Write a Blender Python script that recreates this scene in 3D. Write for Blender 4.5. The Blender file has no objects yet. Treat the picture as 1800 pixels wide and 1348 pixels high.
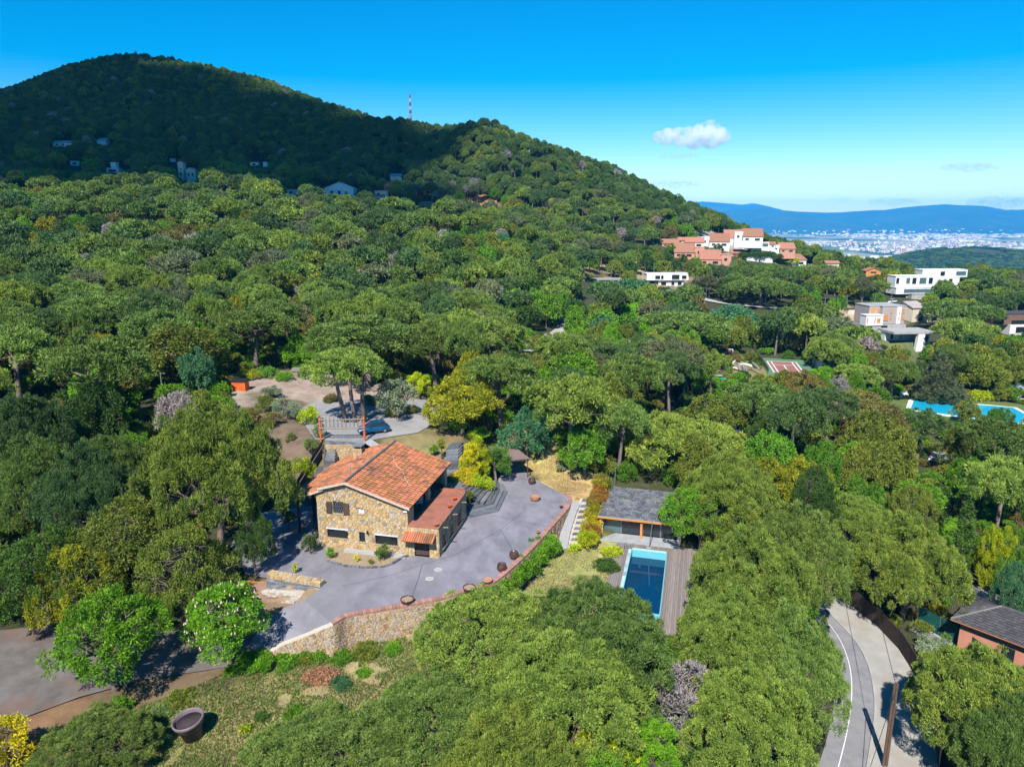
import bpy, bmesh, math, random
import numpy as np
from mathutils import Vector, Matrix, noise as mnoise

sc = bpy.context.scene
COL = sc.collection
rad = math.radians
random.seed(7)

# ------------------------------------------------------------------ camera, sky, sun, exposure
CAM_H, PITCH, F = 31.0, rad(13.2), 1239.0
SP, CP = math.sin(PITCH), math.cos(PITCH)
cam_data = bpy.data.cameras.new("camera")
cam_data.sensor_width = 36.0
cam_data.lens = 36.0 * F / 1800.0
cam_data.clip_start = 0.5
cam_data.clip_end = 60000.0
cam = bpy.data.objects.new("camera", cam_data)
COL.objects.link(cam)
cam.location = (0, 0, CAM_H)
cam.rotation_euler = (rad(90) - PITCH, 0, 0)
sc.camera = cam

SUN_EL, SUN_AZ = rad(47), rad(14)          # light travels away from the camera, 14 degrees to its right
world = bpy.data.worlds.new("World")
sc.world = world
world.use_nodes = True
wn, wl = world.node_tree.nodes, world.node_tree.links
wn.clear()
w_out = wn.new("ShaderNodeOutputWorld")
w_bg = wn.new("ShaderNodeBackground")
w_sky = wn.new("ShaderNodeTexSky")
w_sky.sky_type = 'NISHITA'
w_sky.sun_disc = False
w_sky.sun_elevation = SUN_EL
w_sky.sun_rotation = rad(180) + SUN_AZ
w_sky.altitude = 300
w_sky.air_density = 1.0
w_sky.dust_density = 0.02
w_sky.ozone_density = 2.5
w_hsv = wn.new("ShaderNodeHueSaturation")
w_hsv.inputs['Hue'].default_value = 0.499
w_hsv.inputs['Saturation'].default_value = 1.75
w_hsv.inputs['Value'].default_value = 1.06
wl.new(w_sky.outputs[0], w_hsv.inputs['Color'])
wl.new(w_hsv.outputs[0], w_bg.inputs['Color'])
w_bg.inputs['Strength'].default_value = 0.10
wl.new(w_bg.outputs[0], w_out.inputs['Surface'])

sun_data = bpy.data.lights.new("sun", 'SUN')
sun_data.energy = 5.0
sun_data.angle = rad(0.5)
sun_data.color = (1.0, 0.96, 0.89)
sun = bpy.data.objects.new("sun", sun_data)
COL.objects.link(sun)
SUN_DIR = Vector((math.sin(SUN_AZ) * math.cos(SUN_EL), math.cos(SUN_AZ) * math.cos(SUN_EL), -math.sin(SUN_EL)))
sun.rotation_euler = SUN_DIR.to_track_quat('-Z', 'Y').to_euler()
sun.location = (-40, -60, 120)

sc.view_settings.view_transform = 'Standard'
sc.view_settings.look = 'None'
sc.view_settings.exposure = 0.58
sc.view_settings.gamma = 1.0
sc.view_settings.use_curve_mapping = False
sc.cycles.max_bounces = 16
sc.cycles.diffuse_bounces = 1
sc.cycles.glossy_bounces = 2
sc.cycles.transmission_bounces = 2
sc.cycles.volume_bounces = 14
sc.cycles.transparent_max_bounces = 6
sc.cycles.caustics_reflective = False
sc.cycles.caustics_refractive = False
sc.cycles.use_denoising = True

# ------------------------------------------------------------------ pixel of the photograph -> point of the place
def ray(px, py):
    xc, yc = (px - 900.0) / F, (674.0 - py) / F
    return xc, CP + yc * SP, -SP + yc * CP

def PZ(px, py, z=0.0):
    """the point at height z seen at that pixel"""
    dx, dy, dz = ray(px, py)
    t = (CAM_H - z) / -dz
    return Vector((dx * t, dy * t, z))

def PY(px, py, Y):
    """the point at distance Y seen at that pixel"""
    dx, dy, dz = ray(px, py)
    t = Y / dy
    return Vector((dx * t, Y, CAM_H + dz * t))

def proj(x, y, z):
    d = y * CP - (z - CAM_H) * SP
    u = y * SP + (z - CAM_H) * CP
    d = np.maximum(d, 0.1)
    return 900 + F * x / d, 674 - F * u / d, d

# ------------------------------------------------------------------ helpers
def tag(o, label=None, cat=None, group=None, kind=None):
    if label: o['label'] = label
    if cat: o['category'] = cat
    if group: o['group'] = group
    if kind: o['kind'] = kind
    return o

def thing(name, label, cat, loc=(0, 0, 0), rotz=0.0, group=None):
    o = bpy.data.objects.new(name, None)
    COL.objects.link(o)
    o.empty_display_size = 0.3
    o.location = loc
    o.rotation_euler = (0, 0, rotz)
    return tag(o, label, cat, group)

def link(name, me, parent=None):
    o = bpy.data.objects.new(name, me)
    COL.objects.link(o)
    if parent: o.parent = parent
    return o

def np_mesh(name, verts, tris, mat=None, tint=None, smooth=False, n=3):
    """mesh from arrays of vertices and n-sided faces, with one 'tint' value per face"""
    me = bpy.data.meshes.new(name)
    verts = np.asarray(verts, dtype=np.float32); tris = np.asarray(tris, dtype=np.int32)
    me.vertices.add(len(verts)); me.vertices.foreach_set('co', verts.ravel())
    me.loops.add(tris.size); me.loops.foreach_set('vertex_index', tris.ravel())
    me.polygons.add(len(tris))
    me.polygons.foreach_set('loop_start', np.arange(0, tris.size, n, dtype=np.int32))
    if tint is not None:
        a = me.attributes.new('tint', 'FLOAT', 'FACE'); a.data.foreach_set('value', np.asarray(tint, dtype=np.float32))
    if smooth: me.polygons.foreach_set('use_smooth', np.ones(len(tris), dtype=bool))
    me.update(calc_edges=True)
    if mat: me.materials.append(mat)
    return me

class MB:
    """collects faces and links them as one mesh object"""
    def __init__(self): self.v, self.f, self.t = [], [], []
    def add(self, vs, fs, tint=None):
        b = len(self.v); self.v += [tuple(p) for p in vs]
        t = random.random() if tint is None else tint
        for f in fs: self.f.append(tuple(b + i for i in f)); self.t.append(t)
        return self
    def box(self, x0, x1, y0, y1, z0, z1, tint=None, rot=0.0, piv=None):
        vs = [(x, y, z) for z in (z0, z1) for x, y in ((x0, y0), (x1, y0), (x1, y1), (x0, y1))]
        if rot:
            px, py = piv if piv else ((x0 + x1) / 2, (y0 + y1) / 2)
            c, s = math.cos(rot), math.sin(rot)
            vs = [(px + (x - px) * c - (y - py) * s, py + (x - px) * s + (y - py) * c, z) for x, y, z in vs]
        return self.add(vs, [(3, 2, 1, 0), (4, 5, 6, 7), (0, 1, 5, 4), (1, 2, 6, 5), (2, 3, 7, 6), (3, 0, 4, 7)], tint)
    def prism(self, poly, z0, z1, tint=None):
        """poly: 2D or 3D points, counter-clockwise from above; z0, z1 numbers (offsets when poly is 3D)"""
        n = len(poly)
        lo = [(p[0], p[1], (p[2] if len(p) > 2 else 0) + z0) for p in poly]
        hi = [(p[0], p[1], (p[2] if len(p) > 2 else 0) + z1) for p in poly]
        fs = [tuple(range(n - 1, -1, -1)), tuple(range(n, 2 * n))] + [(i, (i + 1) % n, n + (i + 1) % n, n + i) for i in range(n)]
        return self.add(lo + hi, fs, tint)
    def plate(self, pts, nrm, thick, tint=None):
        """a plate of any outline in 3D, extruded along nrm"""
        n = len(pts); nv = Vector(nrm) * thick
        a = [Vector(p) for p in pts]; b = [p + nv for p in a]
        return self.add(a + b, [tuple(range(n - 1, -1, -1)), tuple(range(n, 2 * n))] + [(i, (i + 1) % n, n + (i + 1) % n, n + i) for i in range(n)], tint)
    def tube(self, pts, radii, n=6, tint=None, cap=True):
        pts = [Vector(p) for p in pts]
        if not hasattr(radii, '__len__'): radii = [radii] * len(pts)
        rings = []
        ref = Vector((0.31, 0.95, 0.05))
        for i, p in enumerate(pts):
            d = (pts[min(i + 1, len(pts) - 1)] - pts[max(i - 1, 0)])
            d = d.normalized() if d.length > 1e-6 else Vector((0, 0, 1))
            a = d.cross(ref)
            if a.length < 0.05: a = d.cross(Vector((1, 0, 0)))
            a.normalize(); b = d.cross(a)
            rings.append([p + (a * math.cos(2 * math.pi * k / n) + b * math.sin(2 * math.pi * k / n)) * radii[i] for k in range(n)])
        vs = [q for r_ in rings for q in r_]
        fs = [(i * n + k, i * n + (k + 1) % n, (i + 1) * n + (k + 1) % n, (i + 1) * n + k) for i in range(len(pts) - 1) for k in range(n)]
        if cap:
            fs.append(tuple(range(n - 1, -1, -1))); fs.append(tuple((len(pts) - 1) * n + k for k in range(n)))
        return self.add(vs, fs, tint)
    def lathe(self, prof, n=16, c=(0, 0, 0), tint=None):
        vs = [(c[0] + r_ * math.cos(2 * math.pi * k / n), c[1] + r_ * math.sin(2 * math.pi * k / n), c[2] + z) for r_, z in prof for k in range(n)]
        fs = [(i * n + k, i * n + (k + 1) % n, (i + 1) * n + (k + 1) % n, (i + 1) * n + k) for i in range(len(prof) - 1) for k in range(n)]
        if prof[0][0] > 1e-4: fs.append(tuple(range(n - 1, -1, -1)))
        if prof[-1][0] > 1e-4: fs.append(tuple((len(prof) - 1) * n + k for k in range(n)))
        return self.add(vs, fs, tint)
    def mesh(self, name, mat, smooth=False):
        me = bpy.data.meshes.new(name)
        me.from_pydata(self.v, [], self.f)
        a = me.attributes.new('tint', 'FLOAT', 'FACE'); a.data.foreach_set('value', np.asarray(self.t, dtype=np.float32))
        if smooth: me.polygons.foreach_set('use_smooth', np.ones(len(me.polygons), dtype=bool))
        me.update()
        if mat: me.materials.append(mat)
        return me
    def build(self, name, mat, parent=None, smooth=False, kind=None):
        o = link(name, self.mesh(name, mat, smooth), parent)
        if kind: o['kind'] = kind
        return o

def in_poly(x, y, poly):
    x, y = np.asarray(x, float), np.asarray(y, float)
    r_ = np.zeros(x.shape, bool); n = len(poly)
    for i in range(n):
        x0, y0 = poly[i][0], poly[i][1]; x1, y1 = poly[(i + 1) % n][0], poly[(i + 1) % n][1]
        if y0 == y1: continue
        r_ ^= ((y0 > y) != (y1 > y)) & (x < (x1 - x0) * (y - y0) / (y1 - y0) + x0)
    return r_

def seg_dist(x, y, line, closed=False):
    x, y = np.asarray(x, float), np.asarray(y, float)
    d = np.full(x.shape, 1e9)
    pts = list(line) + ([line[0]] if closed else [])
    for a, b in zip(pts[:-1], pts[1:]):
        ax, ay, bx, by = a[0], a[1], b[0], b[1]
        l2 = (bx - ax) ** 2 + (by - ay) ** 2 + 1e-9
        t = np.clip(((x - ax) * (bx - ax) + (y - ay) * (by - ay)) / l2, 0, 1)
        d = np.minimum(d, np.hypot(x - ax - t * (bx - ax), y - ay - t * (by - ay)))
    return d

def clip_half(poly, mx, my, nx, ny):
    out = []; n = len(poly)
    for i in range(n):
        a, b = poly[i], poly[(i + 1) % n]
        da = (a[0] - mx) * nx + (a[1] - my) * ny; db = (b[0] - mx) * nx + (b[1] - my) * ny
        if da <= 0: out.append(a)
        if (da < 0) != (db < 0) and abs(da - db) > 1e-12:
            t = da / (da - db); out.append((a[0] + (b[0] - a[0]) * t, a[1] + (b[1] - a[1]) * t))
    return out

def cells(x0, x1, y0, y1, sx, sy, gap, rng, jit=0.42):
    """irregular stones laid over a rectangle: list of (outline, centre)"""
    nx, ny = max(1, round((x1 - x0) / sx)), max(1, round((y1 - y0) / sy))
    dx, dy = (x1 - x0) / nx, (y1 - y0) / ny
    S = {}
    for j in range(ny):
        for i in range(nx):
            S[i, j] = (x0 + (i + .5 + (0.25 if j % 2 else -0.25) + rng.uniform(-jit, jit)) * dx, y0 + (j + .5 + rng.uniform(-jit, jit)) * dy)
    out = []
    for (i, j), (cx, cy) in S.items():
        p = [(x0, y0), (x1, y0), (x1, y1), (x0, y1)]
        for a in range(-2, 3):
            for b in range(-2, 3):
                if (a or b) and (i + a, j + b) in S:
                    qx, qy = S[i + a, j + b]
                    p = clip_half(p, (cx + qx) / 2, (cy + qy) / 2, qx - cx, qy - cy)
                    if len(p) < 3: break
            if len(p) < 3: break
        if len(p) < 3: continue
        mx = sum(q[0] for q in p) / len(p); my = sum(q[1] for q in p) / len(p)
        q2 = []
        for q in p:
            d = math.hypot(q[0] - mx, q[1] - my) + 1e-6
            k = max(0.3, 1 - gap / d); q2.append((mx + (q[0] - mx) * k, my + (q[1] - my) * k))
        out.append((q2, (mx, my)))
    return out

# ------------------------------------------------------------------ materials
def base_mat(name):
    m = bpy.data.materials.new(name); m.use_nodes = True
    nt = m.node_tree; b = nt.nodes['Principled BSDF']
    return m, nt, nt.nodes, nt.links, b

def M(name, c, c2=None, scale=3.0, rough=0.8, bump=0.0, bscale=None, metallic=0.0, spec=0.3, tint=0.0, c3=None, s3=0.4, contrast=(0.35, 0.65), coat=0.0, stretch=None):
    """surface colour between c and c2 by noise, broad patches of c3, one shade per piece by the 'tint' attribute"""
    m, nt, N, L, b = base_mat(name)
    b.inputs['Roughness'].default_value = rough; b.inputs['Metallic'].default_value = metallic
    b.inputs['Specular IOR Level'].default_value = spec
    if coat: b.inputs['Coat Weight'].default_value = coat
    tc = N.new('ShaderNodeTexCoord'); src = tc.outputs['Object']
    if stretch:
        mp = N.new('ShaderNodeMapping'); mp.inputs['Scale'].default_value = stretch; L.new(src, mp.inputs['Vector']); src = mp.outputs[0]
    def noise_(s, d=6):
        n = N.new('ShaderNodeTexNoise'); n.inputs['Scale'].default_value = s; n.inputs['Detail'].default_value = d
        n.inputs['Roughness'].default_value = 0.65; L.new(src, n.inputs['Vector']); return n
    def ramp(n, lo, hi):
        r_ = N.new('ShaderNodeMapRange'); r_.inputs['From Min'].default_value = lo; r_.inputs['From Max'].default_value = hi; L.new(n, r_.inputs['Value']); return r_.outputs[0]
    def mix(f, a, c_):
        x = N.new('ShaderNodeMix'); x.data_type = 'RGBA'
        L.new(f, x.inputs['Factor'])
        for sock, val in ((x.inputs[6], a), (x.inputs[7], c_)):
            if isinstance(val, tuple): sock.default_value = (*val, 1)
            else: L.new(val, sock)
        return x.outputs[2]
    n1 = noise_(scale)
    col = mix(ramp(n1.outputs[0], *contrast), c, c2 or tuple(min(1, k * 0.72) for k in c))
    if c3: col = mix(ramp(noise_(s3, 5).outputs[0], 0.5, 0.68), col, c3)
    if tint:
        at = N.new('ShaderNodeAttribute'); at.attribute_name = 'tint'
        hs = N.new('ShaderNodeHueSaturation')
        L.new(ramp_val(N, L, at.outputs['Fac'], 1 - tint, 1 + tint), hs.inputs['Value'])
        L.new(ramp_val(N, L, at.outputs['Fac'], 0.5 + 0.02 * min(1, tint * 2), 0.5 - 0.02 * min(1, tint * 2)), hs.inputs['Hue'])
        L.new(col, hs.inputs['Color']); col = hs.outputs[0]
    L.new(col, b.inputs['Base Color'])
    if bump:
        bp = N.new('ShaderNodeBump'); bp.inputs['Strength'].default_value = bump; bp.inputs['Distance'].default_value = 0.05
        L.new(noise_(bscale or scale * 3).outputs[0], bp.inputs['Height']); L.new(bp.outputs[0], b.inputs['Normal'])
    return m

def ramp_val(N, L, sock, lo, hi):
    r_ = N.new('ShaderNodeMapRange'); r_.inputs['To Min'].default_value = lo; r_.inputs['To Max'].default_value = hi
    L.new(sock, r_.inputs['Value']); return r_.outputs[0]

def leaf_mat(name, amount=0.35, spread=0.35, rough=0.55, colour=None):
    """foliage: colour of the tree (object colour), shade of each spray (tint), translucent"""
    m, nt, N, L, b = base_mat(name)
    oi = N.new('ShaderNodeObjectInfo'); at = N.new('ShaderNodeAttribute'); at.attribute_name = 'tint'
    hs = N.new('ShaderNodeHueSaturation')
    if colour: hs.inputs['Color'].default_value = (*colour, 1)
    else: L.new(oi.outputs['Color'], hs.inputs['Color'])
    mu = N.new('ShaderNodeMath'); mu.operation = 'MULTIPLY'
    L.new(ramp_val(N, L, at.outputs['Fac'], 1 - spread, 1 + spread), mu.inputs[0])
    L.new(ramp_val(N, L, oi.outputs['Random'], 0.85, 1.2), mu.inputs[1])
    L.new(mu.outputs[0], hs.inputs['Value'])
    L.new(ramp_val(N, L, at.outputs['Fac'], 0.525, 0.472), hs.inputs['Hue'])
    b.inputs['Roughness'].default_value = rough; b.inputs['Specular IOR Level'].default_value = 0.25
    L.new(hs.outputs[0], b.inputs['Base Color'])
    tr = N.new('ShaderNodeBsdfTranslucent'); L.new(hs.outputs[0], tr.inputs['Color'])
    mx = N.new('ShaderNodeMixShader'); mx.inputs[0].default_value = amount
    L.new(b.outputs[0], mx.inputs[1]); L.new(tr.outputs[0], mx.inputs[2])
    L.new(mx.outputs[0], N['Material Output'].inputs['Surface'])
    return m

LEAF = leaf_mat('leaves_needle', 0.30, 0.72)
LEAFB = leaf_mat('leaves_broad', 0.33, 0.62)
BARK = M('bark', (0.23, 0.175, 0.145), (0.12, 0.09, 0.075), 6, 0.95, 0.5, tint=0.2, stretch=(1, 1, 0.25))
GREYBARK = M('bark_grey', (0.30, 0.27, 0.25), (0.16, 0.14, 0.13), 6, 0.95, 0.4, tint=0.2)
STONE = M('stone_warm', (0.58, 0.38, 0.16), (0.38, 0.27, 0.15), 3, 0.9, 0.6, tint=0.5, c3=(0.33, 0.30, 0.27), s3=0.7)
MORTAR = M('mortar', (0.46, 0.37, 0.24), (0.36, 0.29, 0.19), 5, 0.95, 0.4)
RUBBLE = M('rubble_stone', (0.50, 0.33, 0.16), (0.36, 0.27, 0.17), 4, 0.9, 0.4, tint=0.5, c3=(0.27, 0.25, 0.22), s3=0.8)
PALEMORTAR = M('mortar_pale', (0.60, 0.54, 0.44), (0.48, 0.42, 0.33), 4, 0.95, 0.4)
SLATE = M('slate', (0.16, 0.17, 0.19), (0.10, 0.105, 0.12), 3, 0.75, 0.4, tint=0.35, c3=(0.20, 0.19, 0.17), s3=0.7)
SLATEGROUT = M('slate_grout', (0.42, 0.40, 0.37), (0.30, 0.28, 0.26), 4, 0.9)
TILE = M('roof_tile', (0.50, 0.190, 0.075), (0.38, 0.145, 0.068), 2.2, 0.85, 0.3, tint=0.36, c3=(0.20, 0.095, 0.065), s3=0.42)
TILEDARK = M('roof_tile_bed', (0.13, 0.05, 0.03), None, 3, 0.9)
TERRA = M('terracotta_paving', (0.42, 0.15, 0.09), (0.30, 0.12, 0.08), 1.6, 0.8, 0.2, tint=0.15, c3=(0.20, 0.10, 0.08), s3=0.6)
BRICKCOPE = M('brick_coping', (0.42, 0.22, 0.17), (0.34, 0.175, 0.135), 3, 0.85, 0.2, tint=0.22)
WOODDARK = M('wood_dark', (0.085, 0.055, 0.04), (0.05, 0.035, 0.03), 3, 0.8, 0.3, tint=0.2, stretch=(4, 4, 0.5))
WOODGREY = M('wood_grey', (0.30, 0.26, 0.22), (0.18, 0.155, 0.13), 3, 0.9, 0.4, tint=0.2, stretch=(4, 4, 0.5))
WOODPOLE = M('wood_pole', (0.16, 0.095, 0.065), (0.085, 0.055, 0.04), 2.5, 0.9, 0.5, stretch=(6, 6, 0.4))
IRON = M('iron', (0.025, 0.025, 0.028), None, 5, 0.5, spec=0.5)
ORANGE = M('orange_paint', (0.75, 0.13, 0.02), (0.62, 0.10, 0.02), 2, 0.6)
WHITE = M('white_render', (0.78, 0.77, 0.74), (0.68, 0.67, 0.64), 0.8, 0.85, 0.05)
CREAM = M('cream_render', (0.66, 0.58, 0.46), (0.56, 0.48, 0.38), 0.8, 0.85)
BRICKRED = M('brick_wall', (0.56, 0.29, 0.20), (0.47, 0.24, 0.165), 2.0, 0.85, tint=0.1)
PINKWALL = M('pink_render', (0.56, 0.24, 0.16), (0.47, 0.20, 0.14), 0.9, 0.85)
TAUPE = M('taupe_render', (0.42, 0.35, 0.32), (0.36, 0.30, 0.27), 0.8, 0.85)
CONCRETE = M('concrete', (0.42, 0.41, 0.39), (0.32, 0.31, 0.29), 0.7, 0.9, 0.2)
REDTILE = M('far_roof_tile', (0.42, 0.19, 0.12), (0.33, 0.14, 0.09), 1.5, 0.85, tint=0.2, stretch=(3, 1, 1))
ASPHALT = M('asphalt', (0.27, 0.262, 0.27), (0.205, 0.20, 0.207), 0.9, 0.9, 0.15, bscale=20, c3=(0.26, 0.25, 0.245), s3=0.22)
PAVE = M('roadside_paving', (0.40, 0.385, 0.35), (0.33, 0.315, 0.285), 0.6, 0.9, 0.15, c3=(0.33, 0.28, 0.23), s3=0.22)
LINE = M('road_paint', (0.78, 0.78, 0.76), (0.66, 0.66, 0.64), 3, 0.7)
DARKGLASS = M('dark_glass', (0.02, 0.028, 0.035), None, 2, 0.08, spec=0.8)
PALEGLASS = M('pale_glass', (0.10, 0.16, 0.17), (0.06, 0.10, 0.11), 0.8, 0.08, spec=0.8)
POTBROWN = M('glazed_brown', (0.10, 0.045, 0.035), (0.06, 0.03, 0.025), 3, 0.35, spec=0.5)
POTTERRA = M('terracotta_pot', (0.52, 0.22, 0.11), (0.40, 0.16, 0.09), 3, 0.85)
SOIL = M('soil', (0.10, 0.065, 0.045), (0.05, 0.035, 0.025), 6, 0.95, 0.5)
STRAWSOIL = M('dry_soil', (0.40, 0.30, 0.18), (0.26, 0.19, 0.12), 6, 0.95, 0.5)
DARKROOF = M('dark_roof_tile', (0.085, 0.08, 0.085), (0.06, 0.056, 0.06), 1.2, 0.7, 0.2, tint=0.3)
NETGREEN = M('green_screen', (0.012, 0.10, 0.085), (0.01, 0.07, 0.06), 1.5, 0.7)
HEATH = M('heather_screen', (0.07, 0.048, 0.036), (0.028, 0.02, 0.016), 3, 0.95, 0.6, stretch=(6, 6, 0.6))
PLASTICWHITE = M('white_plastic', (0.80, 0.80, 0.80), None, 2, 0.4)
TEALPAINT = M('pool_liner', (0.16, 0.52, 0.60), (0.13, 0.45, 0.54), 1.2, 0.5)
DECK = M('deck_board', (0.27, 0.225, 0.20), (0.20, 0.17, 0.15), 1.2, 0.8, 0.2, tint=0.18, stretch=(5, 0.6, 1))
METALGREY = M('grey_metal', (0.34, 0.36, 0.38), None, 3, 0.45, metallic=0.6)

def stone_mat(name, cols, bump=.5):
    """each stone its own colour out of a few, with grain over it"""
    m, nt, N, L, b = base_mat(name)
    at = N.new('ShaderNodeAttribute'); at.attribute_name = 'tint'
    cr = N.new('ShaderNodeValToRGB'); cr.color_ramp.interpolation = 'LINEAR'
    els = cr.color_ramp.elements
    els[0].color = (*cols[0], 1); els[1].color = (*cols[-1], 1)
    for i, c in enumerate(cols[1:-1]): els.new((i + 1) / (len(cols) - 1)).color = (*c, 1)
    L.new(at.outputs['Fac'], cr.inputs[0])
    tc = N.new('ShaderNodeTexCoord'); n = N.new('ShaderNodeTexNoise'); n.inputs['Scale'].default_value = 7; n.inputs['Detail'].default_value = 8; n.inputs['Roughness'].default_value = .7
    L.new(tc.outputs['Object'], n.inputs['Vector'])
    hs = N.new('ShaderNodeHueSaturation'); L.new(cr.outputs[0], hs.inputs['Color'])
    mr = N.new('ShaderNodeMapRange'); mr.inputs['From Min'].default_value = .3; mr.inputs['From Max'].default_value = .7; mr.inputs['To Min'].default_value = .62; mr.inputs['To Max'].default_value = 1.3
    L.new(n.outputs[0], mr.inputs['Value']); L.new(mr.outputs[0], hs.inputs['Value'])
    L.new(hs.outputs[0], b.inputs['Base Color']); b.inputs['Roughness'].default_value = .92; b.inputs['Specular IOR Level'].default_value = .2
    bp = N.new('ShaderNodeBump'); bp.inputs['Strength'].default_value = bump; bp.inputs['Distance'].default_value = .04
    L.new(n.outputs[0], bp.inputs['Height']); L.new(bp.outputs[0], b.inputs['Normal'])
    return m
STONE = stone_mat('stone_warm_mixed', [(.30, .19, .10), (.58, .39, .18), (.50, .33, .14), (.36, .32, .27), (.62, .44, .21), (.26, .22, .18), (.54, .33, .12), (.44, .40, .34), (.60, .41, .19), (.40, .25, .11)])
RUBBLE = stone_mat('rubble_mixed', [(.28, .16, .08), (.52, .36, .20), (.40, .26, .13), (.36, .32, .27), (.55, .40, .22), (.30, .24, .19), (.50, .28, .11), (.46, .42, .36)])

# ------------------------------------------------------------------ the lie of the land
CTRL = []
def row(Y, *pz):
    for px, z in pz:
        d = Y * CP + (CAM_H - z) * SP
        CTRL.append(((px - 900) / F * d, Y, z))
row(-60, (-2000, -4), (900, -4), (3500, -9))
row(10, (-1500, -3.5), (300, -4), (900, -4.5), (1500, -8), (3000, -9.5))
row(30, (-300, -3), (300, -4), (900, -4.8), (1200, -6), (1450, -9), (2000, -9.5))
row(40, (-300, -2.6), (0, -3), (300, -3.2), (600, -3.1), (900, -4), (1200, -5.5), (1450, -9), (1560, -9), (2000, -9))
row(50, (-200, -1.5), (0, -2.4), (300, -2.2), (600, -2.3), (900, -3), (1100, -3), (1300, -5.2), (1480, -9), (1560, -9), (1750, -8.2))
row(58, (-200, 0), (0, -1.4), (300, -.8), (500, -.2), (750, -1), (900, -2.5), (1150, -2.8), (1330, -5), (1480, -9), (1650, -8.7), (1900, -8))
row(68, (-200, 2), (0, 1), (250, .7), (450, 0), (700, 0), (870, 0), (1010, -2.5), (1150, -2.7), (1350, -4.5), (1500, -8.6), (1750, -8))
row(78, (-200, 4), (0, 3), (250, 2.6), (430, 1.8), (560, 1.6), (700, 1.2), (880, 0.2), (1000, -0.3), (1150, -1.2), (1350, -4), (1500, -7.5), (1750, -8))
row(88, (-200, 6), (0, 5), (250, 4.4), (450, 4), (600, 4), (720, 4), (850, 2.2), (1000, 1), (1200, -.6), (1400, -4), (1600, -7), (1800, -8))
row(100, (-200, 7), (0, 6), (300, 5), (600, 4.3), (750, 4.1), (950, 2.5), (1200, -.5), (1500, -6), (1800, -8))
row(130, (-200, 9), (0, 8), (300, 6.5), (600, 5), (900, 3), (1200, -2), (1500, -7), (1800, -8))
row(180, (-200, 13), (0, 11), (300, 10.5), (600, 8), (900, 2), (1100, -2), (1300, -6), (1550, -8), (1800, -8.5))
row(240, (-200, 21), (0, 19), (300, 20), (600, 17), (900, 8), (1100, 1), (1300, -4), (1500, -6), (1800, -7))
row(320, (-200, 36), (0, 35), (300, 36), (600, 31), (800, 25), (950, 18), (1100, 9), (1300, 3), (1500, -2), (1800, -3))
row(430, (-300, 64), (0, 62), (300, 56), (600, 46), (800, 40), (900, 42), (1100, 36), (1200, 27), (1300, 14), (1400, 6), (1560, -4), (1900, -5))
row(500, (-300, 86), (0, 82), (300, 78), (600, 70), (760, 66), (850, 80), (920, 73), (1000, 65), (1080, 56), (1160, 41), (1260, 25), (1400, -4), (1600, -15), (1900, -16))
row(560, (500, 90), (700, 93), (780, 89), (900, 73), (1000, 55), (1100, 36), (1250, 5), (1450, -25))
row(640, (-200, 122), (0, 120), (300, 116), (480, 116), (590, 111), (700, 92), (900, 50), (1200, -30), (1600, -50), (2000, -50))
row(760, (-200, 128), (0, 146), (120, 166), (300, 166), (480, 152), (600, 117), (800, 30), (1200, -70), (1800, -90))
row(850, (-300, 112), (0, 150), (110, 182), (240, 198), (370, 180), (500, 136), (700, 40), (1800, -110))
row(1100, (-400, 90), (0, 110), (240, 120), (500, 60), (800, -50), (1300, -120), (1700, -95), (2200, -110))
row(1500, (-400, -30), (240, -40), (800, -120), (1300, -145), (1480, -140), (1700, -135), (1900, -130), (2300, -130))
row(1800, (800, -140), (1400, -150), (1560, -135), (1680, -120), (1900, -130))
row(2200, (-600, -140), (500, -145), (1400, -150), (1500, -125), (1600, -80), (1690, -58), (1780, -70), (1900, -95), (2200, -120))
row(2600, (1400, -150), (1690, -135), (2000, -140))
row(3000, (-800, -150), (900, -150), (2600, -150))
row(6000, (-800, -150), (900, -150), (2600, -150))
row(14000, (-800, -150), (900, -150), (2600, -150))
CTRL = np.array(CTRL)
def _uv(x, y):
    yy = np.maximum(np.asarray(y, float) + 90.0, 12.0)
    return np.asarray(x, float) / yy * 2.0, np.log(yy) * 1.6
_cu, _cv = _uv(CTRL[:, 0], CTRL[:, 1])
def _k(d2): return np.where(d2 > 1e-12, 0.5 * d2 * np.log(np.maximum(d2, 1e-12)), 0.0)
_n = len(CTRL)
_A = np.zeros((_n + 3, _n + 3))
_A[:_n, :_n] = _k((_cu[:, None] - _cu[None]) ** 2 + (_cv[:, None] - _cv[None]) ** 2) + np.eye(_n) * 2e-4
_P = np.stack([np.ones(_n), _cu, _cv], 1)
_A[:_n, _n:] = _P; _A[_n:, :_n] = _P.T
_W = np.linalg.solve(_A, np.concatenate([CTRL[:, 2], np.zeros(3)]))
def _tps(x, y):
    u, v = _uv(x, y)
    u = np.clip(u, -3.2, 3.2)
    out = np.empty(u.shape)
    uf, vf, of = u.ravel(), v.ravel(), out.ravel()
    for i in range(0, uf.size, 20000):
        a, b = uf[i:i + 20000], vf[i:i + 20000]
        of[i:i + 20000] = _k((a[:, None] - _cu[None]) ** 2 + (b[:, None] - _cv[None]) ** 2) @ _W[:_n] + _W[_n] + _W[_n + 1] * a + _W[_n + 2] * b
    return of.reshape(u.shape)

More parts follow.
